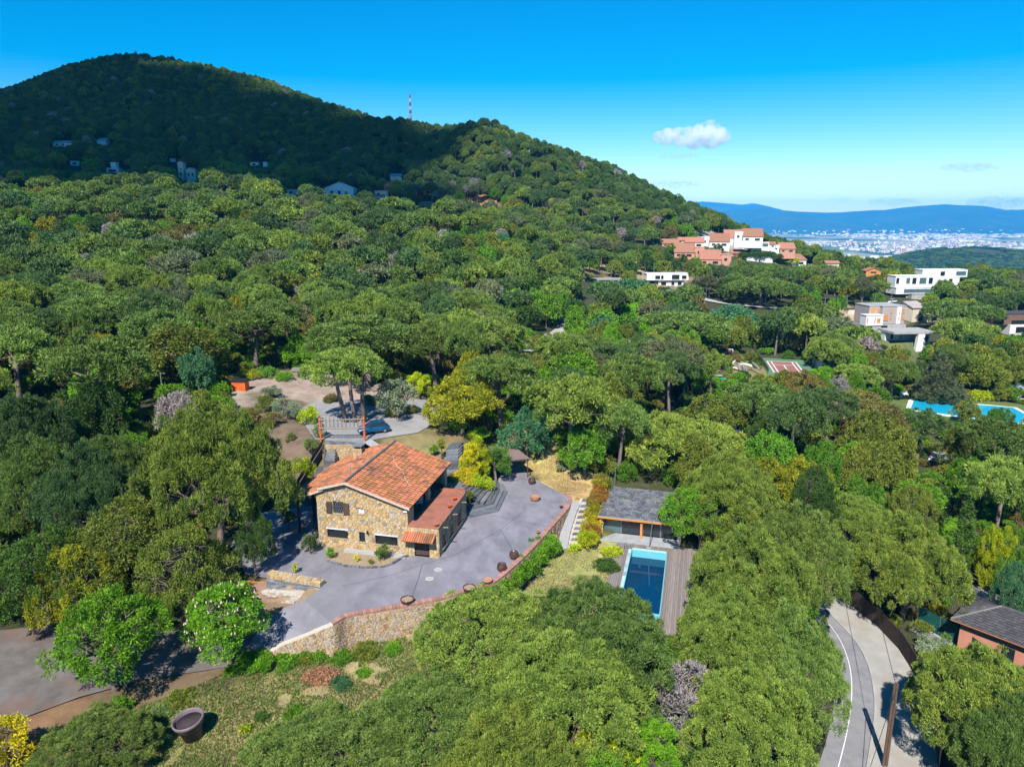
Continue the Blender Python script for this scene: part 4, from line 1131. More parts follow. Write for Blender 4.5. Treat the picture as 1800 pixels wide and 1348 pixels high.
ribbon('path', gq, gp, M('gravel', (.36, .35, .34), (.27, .26, .26), 5, .95, .3), .06, 16, 'grey gravel path sloping down along the terrace wall')

# lamp post by the pool house
def lamp_post(label, p, h, mat=METALGREY, lantern=True, group=None):
    t = thing('lamp_post', label, 'lamp post', p, 0, group)
    MB().tube([(0, 0, -.5), (0, 0, h * .5), (0, 0, h)], [.07, .05, .04], 6).build('pole', mat, t)
    MB().lathe([(.05, 0), (.16, .12), (.17, .3), (.20, .32), (.05, .45), (.001, .5)], 8, (0, 0, h)).build('lantern', PALEGLASS if lantern else mat, t)
    return t
pp = PZ(1081, 848, 0.0); lamp_post('old lantern on a thin post behind the pool house roof', (pp.x, pp.y, -.1), 2.2)

# ------------------------------------------------------------------ carport
cp = thing('carport', 'brown sheet roofed carport on thin posts at the back of the terrace', 'carport', (0, 0, 0))
CR = [PZ(868, 812, 2.35), PZ(931, 806, 2.45), PZ(900, 783, 2.95), PZ(858, 785, 2.95)]
CARR = M('brown_sheet', (.23, .17, .15), (.18, .13, .115), 1.2, .6, stretch=(6, .4, 1))
MB().plate([tuple(p) for p in CR], (0, 0, 1), .08).build('roof', CARR, cp)
for k in range(9):
    a = CR[0].lerp(CR[1], (k + .5) / 9); c = CR[3].lerp(CR[2], (k + .5) / 9)
    MB().tube([a + Vector((0, 0, .1)), c + Vector((0, 0, .1))], .04, 4).build('roof_rib', CARR, cp)
for p in (CR[0].lerp(CR[1], .97), CR[0].lerp(CR[1], .05), CR[3].lerp(CR[2], .9), CR[3].lerp(CR[2], .1)):
    q = p.lerp((CR[0] + CR[1] + CR[2] + CR[3]) / 4, .04); MB().tube([(q.x, q.y, -.3), (q.x, q.y, q.z)], .06, 6).build('post', WOODDARK, cp)
MB().tube([CR[0] + Vector((0, 0, -.08)), CR[1] + Vector((0, 0, -.08))], .07, 5).build('beam', WOODDARK, cp)

# ------------------------------------------------------------------ flower bed in front of the house
bed = thing('flower_bed', 'dry flower bed edged with small stones before the stone gable', 'flower bed', (0, 0, 0))
BK = resample([PZ(576, 986), PZ(590, 991), PZ(612, 996), PZ(640, 998), PZ(670, 997), PZ(690, 991), PZ(703, 983), PZ(718, 977)], .32)
BI = [hw(-.3, -.05), hw(-8.6, -.05)]
MB().prism(ccw([(p.x, p.y) for p in BK] + [(p.x, p.y) for p in BI]), -.1, .06, .5).build('soil', STRAWSOIL, bed)
for a, c in zip(BK[:-1], BK[1:]):
    d_ = (c - a); n_ = Vector((d_.y, -d_.x, 0)).normalized() * .11; c_ = a + d_ * .9
    MB().prism(ccw([tuple((a - n_)[:2]), tuple((c_ - n_)[:2]), tuple((c_ + n_)[:2]), tuple((a + n_)[:2])]), -.05, rs.uniform(.12, .19), rs.random()).build('stone', SLATE, bed)
STRIP = [hw(-6.5, -.1), hw(-.2, -.1), hw(-.4, -.95), hw(-6.3, -.95)]
e0, e1, e2 = STRIP[0], STRIP[1], STRIP[3]
for poly, c in cells(0, 1, 0, 1, .1, .5, .012, rs):
    MB().prism(ccw([tuple((e0 + (e1 - e0) * a + (e2 - e0) * c_)[:2]) for a, c_ in poly]), .03, .1, rs.random()).build('flagstone', CONCRETE, bed)

# ------------------------------------------------------------------ low walls at the shaded end of the terrace
lw = thing('low_stone_wall', 'low golden stone wall with a flagstone slope at the shaded end of the terrace', 'wall', (0, 0, 0))
a0, a1 = PZ(470, 1014, .1), PZ(563, 1031, .1)
nrm_ = Vector(((a1 - a0).y, -(a1 - a0).x, 0)).normalized()
MB().prism(ccw([tuple(p[:2]) for p in (a0, a1, a1 - nrm_ * .7, a0 - nrm_ * .7)]), -.6, .42, .5).build('wall', MORTAR, lw)
mb = MB(); ld = (a1 - a0); L_ = ld.length; ld.normalize()
for poly, c in cells(0, L_, 0, .7, .4, .33, .03, rs): mb.prism(ccw([tuple((a0 + ld * a - nrm_ * b_)[:2]) for a, b_ in poly]), .42, .42 + rs.uniform(.03, .07))
for poly, c in cells(0, L_, -.5, .4, .4, .3, .03, rs): mb.plate([tuple(Vector((a0.x, a0.y, 0)) + ld * a + Vector((0, 0, h))) for a, h in poly], nrm_, rs.uniform(.03, .06))
mb.build('stone', STONE, lw, kind='stuff')
s0_, s1_, s2_, s3_ = a0 + nrm_ * .1, a1 + nrm_ * .1, PZ(556, 1042, -.6), PZ(466, 1036, -.75)
s0_.z = s1_.z = .05
mb = MB(); mb.add([s0_ + Vector((0, 0, -.06)), s1_ + Vector((0, 0, -.06)), s2_ + Vector((0, 0, -.06)), s3_ + Vector((0, 0, -.06))], [(0, 1, 2, 3)]); mb.build('mortar_bed', PALEMORTAR, lw)
for poly, c in cells(0, 1, 0, 1, .10, .26, .008, rs):
    pts = [(s0_.lerp(s1_, a)).lerp(s3_.lerp(s2_, a), b_) for a, b_ in poly]
    MB().plate([tuple(p) for p in pts], (0, 0, 1), .04, rs.random()).build('flagstone', SLATE, lw)
WROCK = M('white_rock', (.46, .41, .35), (.30, .26, .22), 2.5, .9, .5)
def rock(name, p, sx, sy, sz, mat, parent=None, label=None, cat=None, group=None, seed=0, rot=0.0):
    bm = bmesh.new(); bmesh.ops.create_icosphere(bm, subdivisions=2, radius=1)
    for v in bm.verts:
        k = 1 + .45 * (mnoise.noise(v.co * 1.3 + Vector((seed * 7.1, 0, 0)))); v.co = Vector((v.co.x * sx * k, v.co.y * sy * k, v.co.z * sz * k))
    me = bpy.data.meshes.new(name); bm.to_mesh(me); bm.free(); me.materials.append(mat)
    o = link(name, me, parent); o.location = p; o.rotation_euler = (0, 0, rot)
    if label: tag(o, label, cat, group)
    return o
for k in range(9):
    f = k / 8; q = PZ(472 + 78 * f, 1042 + 2 * f, -.8); rock('rock', q, .6, .35, .38, WROCK, lw, seed=k, rot=rs.uniform(-.4, .4))
for k in range(6):
    f = k / 5; q = PZ(528 - 34 * f, 1050 + 17 * f, -1.0 - .5 * f); rock('rock', q, .5, .35, .3, WROCK, lw, seed=20 + k, rot=rs.uniform(-1, 1))
lw2 = thing('low_stone_wall', 'short rubble wall topped with an orange board behind the flowering chestnut', 'wall', (0, 0, 0))
b0_, b1_ = PZ(405, 1044, -1.1), PZ(466, 1039, -1.1)
nb_ = Vector(((b1_ - b0_).y, -(b1_ - b0_).x, 0)).normalized(); lb_ = b1_ - b0_; LB = lb_.length; lb_.normalize()
MB().prism(ccw([tuple(p[:2]) for p in (b0_, b1_, b1_ - nb_ * .4, b0_ - nb_ * .4)]), -2.2, -.25, .5).build('wall', PALEMORTAR, lw2)
mb = MB()
for poly, c in cells(0, LB, -1.6, -.3, .4, .3, .05, rs): mb.plate([tuple(Vector((b0_.x, b0_.y, 0)) + lb_ * a + Vector((0, 0, h))) for a, h in poly], nb_, .05)
mb.build('stone', RUBBLE, lw2, kind='stuff')
MB().prism(ccw([tuple(p[:2]) for p in (b0_ + nb_ * .1, b1_ + nb_ * .1, b1_ - nb_ * .5, b0_ - nb_ * .5)]), -.245, -.17, .5).build('coping_board', ORWOOD, lw2)

# ------------------------------------------------------------------ cars
def carmat(name, c): return M(name, c, tuple(k * .9 for k in c), 1, .25, spec=.5, coat=.6)
TYRE = M('tyre', (.02, .02, .02), None, 3, .9)
def car(name, label, mat, p, rz, group=None, cat='car'):
    t = thing(name, label, cat, p, rz, group)
    xs = [-2.0, -1.93, -1.2, -.75, .3, .95, 1.75, 1.98]      # rear .. front
    hood = [.62, .86, .92, .93, .93, .92, .80, .55]
    mb = MB(); vs = []
    for x, z in zip(xs, hood):
        w = .86 if abs(x) < 1.8 else .74
        vs += [(x, -w, .22), (x, -w * 1.01, .55), (x, -w * .95, z), (x, w * .95, z), (x, w * 1.01, .55), (x, w, .22)]
    n = len(xs)
    mb.add(vs, [(6 * i + a, 6 * i + 6 + a, 6 * i + 6 + (a + 1) % 6, 6 * i + (a + 1) % 6) for i in range(n - 1) for a in range(6)] + [(5, 4, 3, 2, 1, 0), tuple(6 * (n - 1) + k for k in range(6))])
    body = mb.build('body', mat, t, True)
    cx = [-1.85, -1.35, .25, .95]; ct = [.9, 1.42, 1.45, .92]
    mb = MB(); vs = []
    for x, z in zip(cx, ct):
        w = .80 if z < 1 else .64
        vs += [(x, -w, z), (x, w, z)]
    mb.add([(-1.85, -.8, .9), (-1.85, .8, .9), (.95, .8, .92), (.95, -.8, .92), (-1.35, -.64, 1.40), (-1.35, .64, 1.40), (.25, .64, 1.43), (.25, -.64, 1.43)],
           [(0, 1, 5, 4), (1, 2, 6, 5), (2, 3, 7, 6), (3, 0, 4, 7)])
    mb.build('window', DARKGLASS, t)
    mb = MB(); mb.box(-1.40, .28, -.66, .66, 1.41, 1.48); mb.build('roof', mat, t)
    for sx in (-1.25, 1.25):
        for sy in (-.8, .8):
            w = MB().tube([(sx, sy - .1, .32), (sx, sy + .1, .32)], .32, 14).build('wheel', TYRE, t)
            MB().tube([(sx, sy - .11, .32), (sx, sy + .11, .32)], .18, 10).build('rim', METALGREY, w)
    for sy in (-.6, .6):
        MB().box(1.86, 1.985, sy - .16, sy + .16, .56, .68).build('headlight', PLASTICWHITE, t)
        MB().box(-1.985, -1.9, sy - .16, sy + .16, .66, .84).build('tail_light', M('tail_red', (.4, .01, .01), None, 2, .3), t)
    for sy in (-.98, .90): MB().box(.55, .7, sy, sy + .09, .93, 1.05).build('mirror', mat, t)
    return t
cpos = PZ(657, 760, 4.0)
car('parked_car', 'blue hatchback parked in the shade beside the timber screen', carmat('car_blue', (.006, .07, .15)), (cpos.x, cpos.y, 4.02), rad(205))
MB_ = sheet('parking_area', [(p.x, p.y, 4.0) for p in UPPAD], M('grey_yard', (.30, .29, .285), (.23, .22, .22), .6, .9, .15, c3=(.36, .33, .30), s3=.2), 0.0, 'grey paved yard behind the house where the blue car stands')
LANE = ribbon('path', [PZ(640, 778, 4.02), PZ(655, 788, 3.9)], [PZ(652, 772, 4.02), PZ(668, 782, 3.9)], CONCRETE, .02, 4, 'pale footpath from the yard to the back lawn')

# ------------------------------------------------------------------ screens and house by the road
def fence_line(name, label, pts, h, mat, post_mat, step=2.2, panel='panel', thick=.06, cat='fence', postextra=.1):
    t = thing(name, label, cat, (0, 0, 0))
    P = resample(pts, step)
    for a, c in zip(P[:-1], P[1:]):
        n_ = Vector(((c - a).y, -(c - a).x, 0)).normalized() * thick
        mb = MB(); k = 5; vs = []
        for i in range(k + 1):
            p = a.lerp(c, i / k * .985); top = h + rs.uniform(-.04, .04)
            vs += [p + n_ / 2 + Vector((0, 0, -.4)), p + n_ / 2 + Vector((0, 0, top)), p - n_ / 2 + Vector((0, 0, top)), p - n_ / 2 + Vector((0, 0, -.4))]
        mb.add(vs, [(4 * i + q, 4 * i + 4 + q, 4 * i + 4 + (q + 1) % 4, 4 * i + (q + 1) % 4) for i in range(k) for q in range(4)] + [(0, 1, 2, 3), (4 * k + 3, 4 * k + 2, 4 * k + 1, 4 * k)])
        mb.build(panel, mat, t)
    for p in P: MB().tube([(p.x, p.y, p.z - .5), (p.x, p.y, p.z + h + postextra)], .04, 5).build('post', post_mat, t)
    return t
fence_line('heather_fence', 'tall dark brown heather screen curving along the road verge', [Vector((p.x, p.y, -9.05)) for p in PAVE_OUT[1:7]], 1.9, HEATH, METALGREY, 2.2, thick=.12)
gs = [PZ(1612, 1092, -8.2), PZ(1650, 1112, -8.2), PZ(1690, 1137, -8.2), PZ(1730, 1166, -8.2)]
fence_line('green_screen_fence', 'dark green mesh screen fence before the dark roofed house', gs, 1.7, NETGREEN, METALGREY, 2.0, thick=.02)
gk = MB()
for a, c in zip(gs[:-1], gs[1:]):
    n_ = Vector(((c - a).y, -(c - a).x, 0)).normalized()
    gk.prism(ccw([tuple((a + n_ * .7)[:2]), tuple((c + n_ * .7)[:2]), tuple((c + n_ * .95)[:2]), tuple((a + n_ * .95)[:2])]), -8.9, -8.0)
tag(gk.build('garden_kerb', CONCRETE), 'pale concrete kerb along the foot of the green screen', kind='structure')

EZ, RZ2 = -5.3, -3.9
E0, E1, E2 = PZ(1716, 1046, EZ), PZ(1671, 1088, EZ), PZ(1862, 1160, EZ)
_e = (E2 - E1); E1d = _e.normalized(); E1n = Vector((-E1d.y, E1d.x, 0))
wdt = (E0 - E1).dot(E1n); E0 = E1 + E1n * wdt; E3 = E2 + E1n * wdt
R0 = E1 + E1d * (wdt * .45) + E1n * wdt / 2; R1 = E2 + E1n * wdt / 2; R0.z = R1.z = RZ2
bh = thing('bungalow', 'terracotta pink bungalow with a dark tiled hip roof beside the road', 'house', (0, 0, 0))
def inset(p, k): c = (E0 + E1 + E2 + E3) / 4; return p + (c - p).normalized() * k
Wp = [inset(p, .9) for p in (E1, E2, E3, E0)]
MB().prism(ccw([tuple(p[:2]) for p in Wp]), -8.8, EZ - .02, .5).build('wall', PINKWALL, bh)
mb = MB(); mb.add([E1, E2, R1, R0], [(0, 1, 2, 3)]); mb.add([E0, E1, R0], [(0, 1, 2)]); mb.add([E3, E0, R0, R1], [(0, 1, 2, 3)]); mb.add([E0, E1, E2, E3], [(0, 1, 2, 3)])
rf = mb.build('roof', TILEDARK if False else DARKROOF, bh)
mb = MB(); cnt = 0
def rooftiles(mb, A, B, C, Dp, nu, nv):
    nrm = (B - A).cross(Dp - A).normalized()
    if nrm.z < 0: nrm = -nrm
    for i in range(nu):
        for j in range(nv):
            def P(u, v): return (A.lerp(B, u)).lerp(Dp.lerp(C, u), v)
            u0, u1, v0, v1 = i / nu, (i + .93) / nu, j / nv, (j + .97) / nv
            q = [P(u0, v0), P(u1, v0), P(u1, v1), P(u0, v1)]; um = P((u0 + u1) / 2, v0) + nrm * .11; uM = P((u0 + u1) / 2, v1) + nrm * .06
            mb.add([q[0] + nrm * .05, um, q[1] + nrm * .05, q[2] + nrm * .01, uM, q[3] + nrm * .01], [(0, 1, 4, 5), (1, 2, 3, 4), (0, 1, 2)], rs.random())
rooftiles(mb, E1, E2, R1, R0, 44, 12); rooftiles(mb, E0, E1, R0, R0 + (E0 - E1).normalized() * .01, 22, 12)
mb.build('roof_tile', DARKROOF, rf, kind='stuff')
MB().tube([R0, R1], .12, 6, .9).build('ridge_cap', DARKROOF, rf)
MB().tube([E1 + Vector((0, 0, .08)), R0], .11, 6, .9).build('hip_cap', M('hip_tile', (.2, .18, .17), (.14, .13, .12), 2, .8), rf)
fw = (Wp[1] - Wp[0]).normalized(); fn = Vector((fw.y, -fw.x, 0))
for k, (s, w_) in enumerate(((3.4, 1.0), (7.2, 1.3))):
    a = Wp[0] + fw * s; c = a + fw * w_
    MB().add([Vector((a.x, a.y, -8.6)) + fn * .02, Vector((c.x, c.y, -8.6)) + fn * .02, Vector((c.x, c.y, -6.2)) + fn * .02, Vector((a.x, a.y, -6.2)) + fn * .02], [(0, 1, 2, 3)]).build('door', DARKGLASS, bh)
for a, c in ((E1, E2), (E0, E1)):
    MB().tube([a + Vector((0, 0, -.04)), c + Vector((0, 0, -.04))], .07, 5).build('gutter', M('orange_gutter', (.35, .14, .07), None, 2, .7), bh)
ribbon('lane', [PZ(1690, 1024, -6.8), PZ(1730, 1034, -6.8), PZ(1800, 1068, -6.8), PZ(1900, 1118, -6.8)], [PZ(1688, 1036, -6.8), PZ(1715, 1050, -6.8), PZ(1790, 1084, -6.8), PZ(1890, 1132, -6.8)], ASPHALT, .02, 12, 'grey lane behind the dark roofed bungalow')
wr = thing('wooden_railing', 'weathered two bar wooden railing along the lane behind the bungalow', 'railing', (0, 0, 0))
rp = [PZ(1706, 1024 - 2, -6.8), PZ(1730, 1033, -6.8), PZ(1762, 1048, -6.8), PZ(1795, 1064, -6.8), PZ(1840, 1086, -6.8)]
for p in rp: MB().tube([p + Vector((0, 0, -.4)), p + Vector((0, 0, 1.1))], .09, 6).build('post', WOODGREY, wr)
for a, c in zip(rp[:-1], rp[1:]):
    for z in (.5, 1.0): MB().tube([a + Vector((0, 0, z)), c + Vector((0, 0, z))], .07, 5).build('rail', WOODGREY, wr)

# ------------------------------------------------------------------ poles and wires
up = PZ(1555, 1346, -9); up.z = -9.1
pole1 = thing('utility_pole', 'tall brown timber utility pole in the paved verge casting a long shadow', 'utility pole', up)
mb = MB()
for s in (-.11, .11): mb.tube([(s, 0, -.5), (s * .9, 0, 7.15)], [.115, .085], 8)
mb.build('post', WOODPOLE, pole1)
for z in (1.2, 3.4, 5.6, 6.9): MB().tube([(-.2, 0, z), (.2, 0, z)], .03, 5).build('bolt', METALGREY, pole1)
p2 = PY(1495, 925, 76); p2.z = H1(p2.x, p2.y)
t2 = PY(1493, 868, 76)
pole2 = thing('utility_pole', 'timber utility pole standing among the oaks beyond the road', 'utility pole', p2)
MB().tube([(0, 0, -.5), (0, 0, max(6.0, t2.z - p2.z))], [.14, .10], 8).build('post', WOODPOLE, pole2)
def wire(label, a, b, sag=.6):
    pts = [a.lerp(b, k / 14) + Vector((0, 0, -4 * sag * (k / 14) * (1 - k / 14))) for k in range(15)]
    tag(MB().tube(pts, .022, 4).build('overhead_wire', IRON), label, 'cable', 'overhead wires at the road')
tp1 = up + Vector((0, 0, 7.0)); tp2 = p2 + Vector((0, 0, max(6.0, t2.z - p2.z) - .1))
wire('black overhead wire from the verge pole to the pole among the oaks', tp1, tp2)
wire('thin stay wire from the verge pole top down to the kerb', tp1 + Vector((0, 0, -.5)), PZ(1512, 1400, -9), .05)

# small things set into the terrace
for lab, px, py in (('small round iron drain cover with a white splash before the wing door', 770, 1001), ('iron drain cover near the white speck on the terrace', 755, 1017)):
    q = PZ(px, py); t = thing('drain_cover', lab, 'drain cover', (q.x, q.y, .006))
    MB().lathe([(.001, .012), (.26, .012), (.28, 0)], 14).build('lid', CONCRETE, t); MB().lathe([(.28, 0), (.36, .004)], 14).build('ring', PALEMORTAR, t)
mb = MB()
for pts_ in ([(742, 992), (735, 1018), (724, 1050)], [(742, 992), (800, 975), (880, 930), (925, 895)], [(742, 992), (690, 1010), (600, 1030)], [(880, 930), (905, 975)], [(860, 905), (960, 925)]):
    P_ = [PZ(*q) for q in pts_]
    for u, v in zip(P_[:-1], P_[1:]):
        n_ = Vector(((v - u).y, -(v - u).x, 0)).normalized() * .018; mb.add([tuple((u + n_)[:2]) + (.005,), tuple((v + n_)[:2]) + (.005,), tuple((v - n_)[:2]) + (.005,), tuple((u - n_)[:2]) + (.005,)], [(0, 1, 2, 3)])
tag(mb.build('terrace_joint', IRON), 'thin dark joints running across the grey terrace', kind='structure')

# ------------------------------------------------------------------ places farther off
VG = 'terracotta roofed houses of the hillside village'
KEEP = []        # (px0, py0, px1, py1, distance): nothing nearer than the distance may cover this
def keep(px0, py0, px1, py1, Y): KEEP.append((px0, py0, px1, py1, Y))
BUILT = []       # footprints (x, y, r) that trees stay out of

def building(label, px0, px1, py_base, h_px, blocks, rot=0.0, name='house', cat='house', group=None, Yforce=None, keepit=True, pad=0):
    """blocks in units of the building's width (1 = the whole front): (x0, x1, y0, y1, z0, z1, wall material, roof kind, roof material, windows, x-z rectangles on its front)"""
    pxm = (px0 + px1) / 2
    p = PY(pxm, py_base, Yforce) if Yforce else ray_ground(pxm, py_base)
    if p is None: p = PY(pxm, py_base, 380)
    d = p.y * CP - (p.z - CAM_H) * SP
    Wd = (px1 - px0) * d / F / max(.6, math.cos(rot)); Hh = h_px * d / F
    t = thing(name, label, cat, p, rot, group)
    for (x0, x1, y0, y1, z0, z1, wm, rk, rm, wins) in blocks:
        X0, X1, Ya, Yb, Z0, Z1 = (x0 - .5) * Wd, (x1 - .5) * Wd, y0 * Wd, y1 * Wd, z0 * Hh, z1 * Hh
        if z0 == 0: Z0 = -2.6 if group == VG else -5.0
        MB().box(X0, X1, Ya, Yb, Z0, Z1, .5).build('wall', wm, t)
        e = .35
        if rk == 'flat': MB().box(X0 - .15, X1 + .15, Ya - .15, Yb + .15, Z1 + .003, Z1 + .25, .5).build('roof', rm, t)
        elif rk == 'mono':       # falls towards the viewer
            s = (Yb - Ya) * .42
            MB().plate([(X0 - e, Ya - e, Z1), (X1 + e, Ya - e, Z1), (X1 + e, Yb + .1, Z1 + s), (X0 - e, Yb + .1, Z1 + s)], (0, 0, 1), .22).build('roof', rm, t)
            MB().add([(X0 + .02, Ya, Z1), (X0 + .02, Yb, Z1), (X0 + .02, Yb, Z1 + s), (X1 - .02, Ya, Z1), (X1 - .02, Yb, Z1), (X1 - .02, Yb, Z1 + s)], [(0, 1, 2), (3, 4, 5), (1, 4, 5, 2)], .5).build('gable_wall', wm, t)
        elif rk == 'side':       # ridge runs away from the viewer, falls to both sides
            s = (X1 - X0) * .2; xm = (X0 + X1) / 2
            MB().plate([(X0 - e, Ya - e, Z1 - .1), (xm, Ya - e, Z1 + s), (xm, Yb + e, Z1 + s), (X0 - e, Yb + e, Z1 - .1)], (0, 0, 1), .22).build('roof', rm, t)
            MB().plate([(xm, Ya - e, Z1 + s), (X1 + e, Ya - e, Z1 - .1), (X1 + e, Yb + e, Z1 - .1), (xm, Yb + e, Z1 + s)], (0, 0, 1), .22).build('roof', rm, t)
            MB().add([(X0, Ya, Z1), (X1, Ya, Z1), (xm, Ya, Z1 + s), (X0, Yb, Z1), (X1, Yb, Z1), (xm, Yb, Z1 + s)], [(0, 1, 2), (4, 3, 5)], .5).build('gable_wall', wm, t)
        elif rk == 'gable':      # ridge runs across the view
            s = (Yb - Ya) * .25; ym = (Ya + Yb) / 2
            MB().plate([(X0 - e, Ya - e, Z1 - .1), (X1 + e, Ya - e, Z1 - .1), (X1 + e, ym, Z1 + s), (X0 - e, ym, Z1 + s)], (0, 0, 1), .22).build('roof', rm, t)
            MB().plate([(X0 - e, ym, Z1 + s), (X1 + e, ym, Z1 + s), (X1 + e, Yb + e, Z1 - .1), (X0 - e, Yb + e, Z1 - .1)], (0, 0, 1), .22).build('roof', rm, t)
            MB().add([(X0, Ya, Z1), (X0, Yb, Z1), (X0, ym, Z1 + s), (X1, Ya, Z1), (X1, Yb, Z1), (X1, ym, Z1 + s)], [(0, 1, 2), (4, 3, 5)], .5).build('gable_wall', wm, t)
        for wv in wins:
            wx0, wx1, wz0, wz1 = X0 + (X1 - X0) * wv[0], X0 + (X1 - X0) * wv[1], Z1 * 0 + z0 * Hh + (z1 - z0) * Hh * wv[2], z0 * Hh + (z1 - z0) * Hh * wv[3]
            gm = wv[4] if len(wv) > 4 else DARKGLASS
            w = MB().box(wx0, wx1, Ya - .03, Ya + .02, wz0, wz1, .5).build('window', gm, t)
            if (px1 - px0) > 40: MB().box(wx0 - .1, wx1 + .1, Ya - .16, Ya - .002, wz0 - .14, wz0 - .02, .5).build('sill', wm, w)
    BUILT.append((p.x, p.y + Wd * .3, Wd * .55))
    if keepit: keep(px0 - 1, py_base - h_px * .95, px1 + 1, py_base - h_px * (.12 + pad), p.y)
    return t, p, Wd, Hh

TW = [(.12, .3, .45, .75), (.6, .85, .4, .75)]
TW4 = [(.08, .22, .55, .85), (.32, .46, .55, .85), (.56, .7, .55, .85), (.78, .92, .55, .85), (.1, .3, .08, .38), (.5, .8, .08, .38)]
def terrace_house(label, px0, px1, py, hp, white_side='l', rot=-.25, wall=WHITE):
    if white_side == 'l': bl = [(0, .30, 0, .5, 0, .86, WHITE, 'flat', WHITE, [(.3, .6, .5, .7)]), (.30, 1, -.12, .55, 0, .5, wall, 'mono', REDTILE, TW)]
    elif white_side == 'r': bl = [(.68, 1, 0, .5, 0, .9, BRICKRED, 'flat', BRICKRED, [(.3, .6, .5, .7)]), (0, .68, -.12, .55, 0, .52, wall, 'mono', REDTILE, TW)]
    else: bl = [(0, 1, 0, .6, 0, .68, wall, 'mono', REDTILE, TW)]
    return building(label, px0, px1, py, hp, bl, rot, group=VG)
terrace_house('white and brick house on the highest terrace of the hillside village', 1292, 1338, 427, 21)
terrace_house('white house with a long red roof, second from the top of the village', 1259, 1306, 429, 20)
terrace_house('white house with a tall blank side wall, third from the top of the village', 1233, 1280, 436, 21)
terrace_house('broad red roofed house with cream gable left of the white village houses', 1205, 1236, 438, 17, 'n', -.2, CREAM)
terrace_house('small brick house half hidden by oaks at the left end of the village', 1164, 1192, 436, 11, 'n', -.2, BRICKRED)
terrace_house('brick house with two towers on the lower left of the village', 1186, 1236, 455, 21, 'r', -.2, BRICKRED)
terrace_house('brick house with a white annexe, lowest of the village', 1231, 1283, 468, 22, 'r', -.2, BRICKRED)
terrace_house('small brick and white house in the middle of the village by the hedge', 1322, 1349, 449, 11, 'l', -.2, BRICKRED)
terrace_house('pair of brick and white houses at the right end of the village', 1360, 1395, 446, 16, 'l', -.2, BRICKRED)
terrace_house('white house with a red roof standing alone below the village', 1382, 1418, 470, 18, 'n', .2, WHITE)
terrace_house('little brick house tucked between the cream gable and the brick towers', 1192, 1210, 429, 9, 'n', -.2, BRICKRED)
terrace_house('little white house with a red roof right of the brick house with towers', 1240, 1258, 452, 11, 'n', -.2, WHITE)
terrace_house('little brick house half sunk in the village garden trees below the pavilions', 1286, 1306, 452, 10, 'n', -.2, BRICKRED)
terrace_house('small white house with a red roof behind the pair at the right end', 1346, 1362, 437, 10, 'n', -.2, WHITE)
building('low glass fronted pavilion below the village white houses', 1297, 1316, 438, 8, [(0, 1, 0, .8, 0, 1, WHITE, 'flat', WHITE, [(.08, .92, .15, .85, PALEGLASS)])], -.1, name='pavilion', cat='building', group=VG)
building('long glass fronted pavilion at the top of the village hedge', 1322, 1351, 435, 8, [(0, 1, 0, .5, 0, 1, WHITE, 'flat', WHITE, [(.05, .45, .15, .85, PALEGLASS), (.52, .95, .15, .85, PALEGLASS)])], -.1, name='pavilion', cat='building', group=VG)
building('small white gabled house under the village hedge', 1336, 1357, 462, 9, [(0, 1, 0, 1, 0, .7, WHITE, 'side', CONCRETE, [])], -.2, group=VG)
building('tiny white roofed hut left of the gabled house under the village hedge', 1313, 1333, 459, 5, [(0, 1, 0, .6, 0, .7, WHITE, 'side', WHITE, [])], -.1, name='hut', cat='hut', group=VG)
building('low terracotta roof peeping out of pines behind the umbrella pines', 1452, 1475, 466, 5, [(0, 1, 0, .6, 0, .6, CREAM, 'gable', REDTILE, [])], 0, Yforce=330)
building('timber coloured house peeping out behind the umbrella pines', 1522, 1548, 482, 9, [(0, 1, 0, .6, 0, .6, ORWOOD, 'side', REDTILE, [(.3, .7, .3, .8)])], 0, Yforce=330)

building('white modern house with black windows above the valley road', 1136, 1210, 503, 21, [(0, 1, 0, .35, .48, 1, WHITE, 'flat', WHITE, [(.2, .32, .2, .75), (.34, .4, .2, .75), (.6, .78, .15, .85), (.84, .95, .2, .75)]), (.3, .92, .06, .35, 0, .48, WHITE, 'none', WHITE, [(.1, .3, .1, .7), (.5, .62, .1, .7), (.75, .9, .1, .7)])], .05)
building('long low pale flat roofed building beside the bare cutting', 1036, 1092, 497, 6, [(0, 1, 0, .3, 0, 1, CONCRETE, 'flat', CONCRETE, [(.3, .9, .2, .7, DARKGLASS)])], .08, name='low_building', cat='building')
building('large white modern villa with five windows in front of the flat one', 1568, 1643, 524, 38, [(0, 1, 0, .3, .5, 1, WHITE, 'flat', WHITE, [(.02, .09, .35, .85), (.27, .36, .35, .85, PALEGLASS), (.42, .52, .3, .85), (.6, .77, .3, .85, PALEGLASS), (.83, .93, .3, .85)]), (.0, 1, -.06, .3, .2, .48, WHITE, 'flat', WHITE, [(.2, .95, .2, .8, PALEGLASS)]), (.35, .8, -.14, .1, 0, .2, CONCRETE, 'flat', CONCRETE, [])], .12, pad=.3)
building('long flat white villa on the crest behind the five window villa', 1617, 1701, 496, 21, [(0, 1, 0, .3, .4, 1, WHITE, 'flat', WHITE, [(.4, .5, .2, .8), (.75, .97, .25, .8, PALEGLASS)]), (-.02, .75, -.12, .1, 0, .38, WHITE, 'flat', WHITE, [(.7, .8, .1, .8)])], .1)
building('dark glass garden room beside the five window villa', 1592, 1612, 524, 14, [(0, 1, 0, .8, 0, 1, TAUPE, 'flat', DARKROOF, [(.1, .9, .2, .8)])], .1, name='garden_room', cat='building')
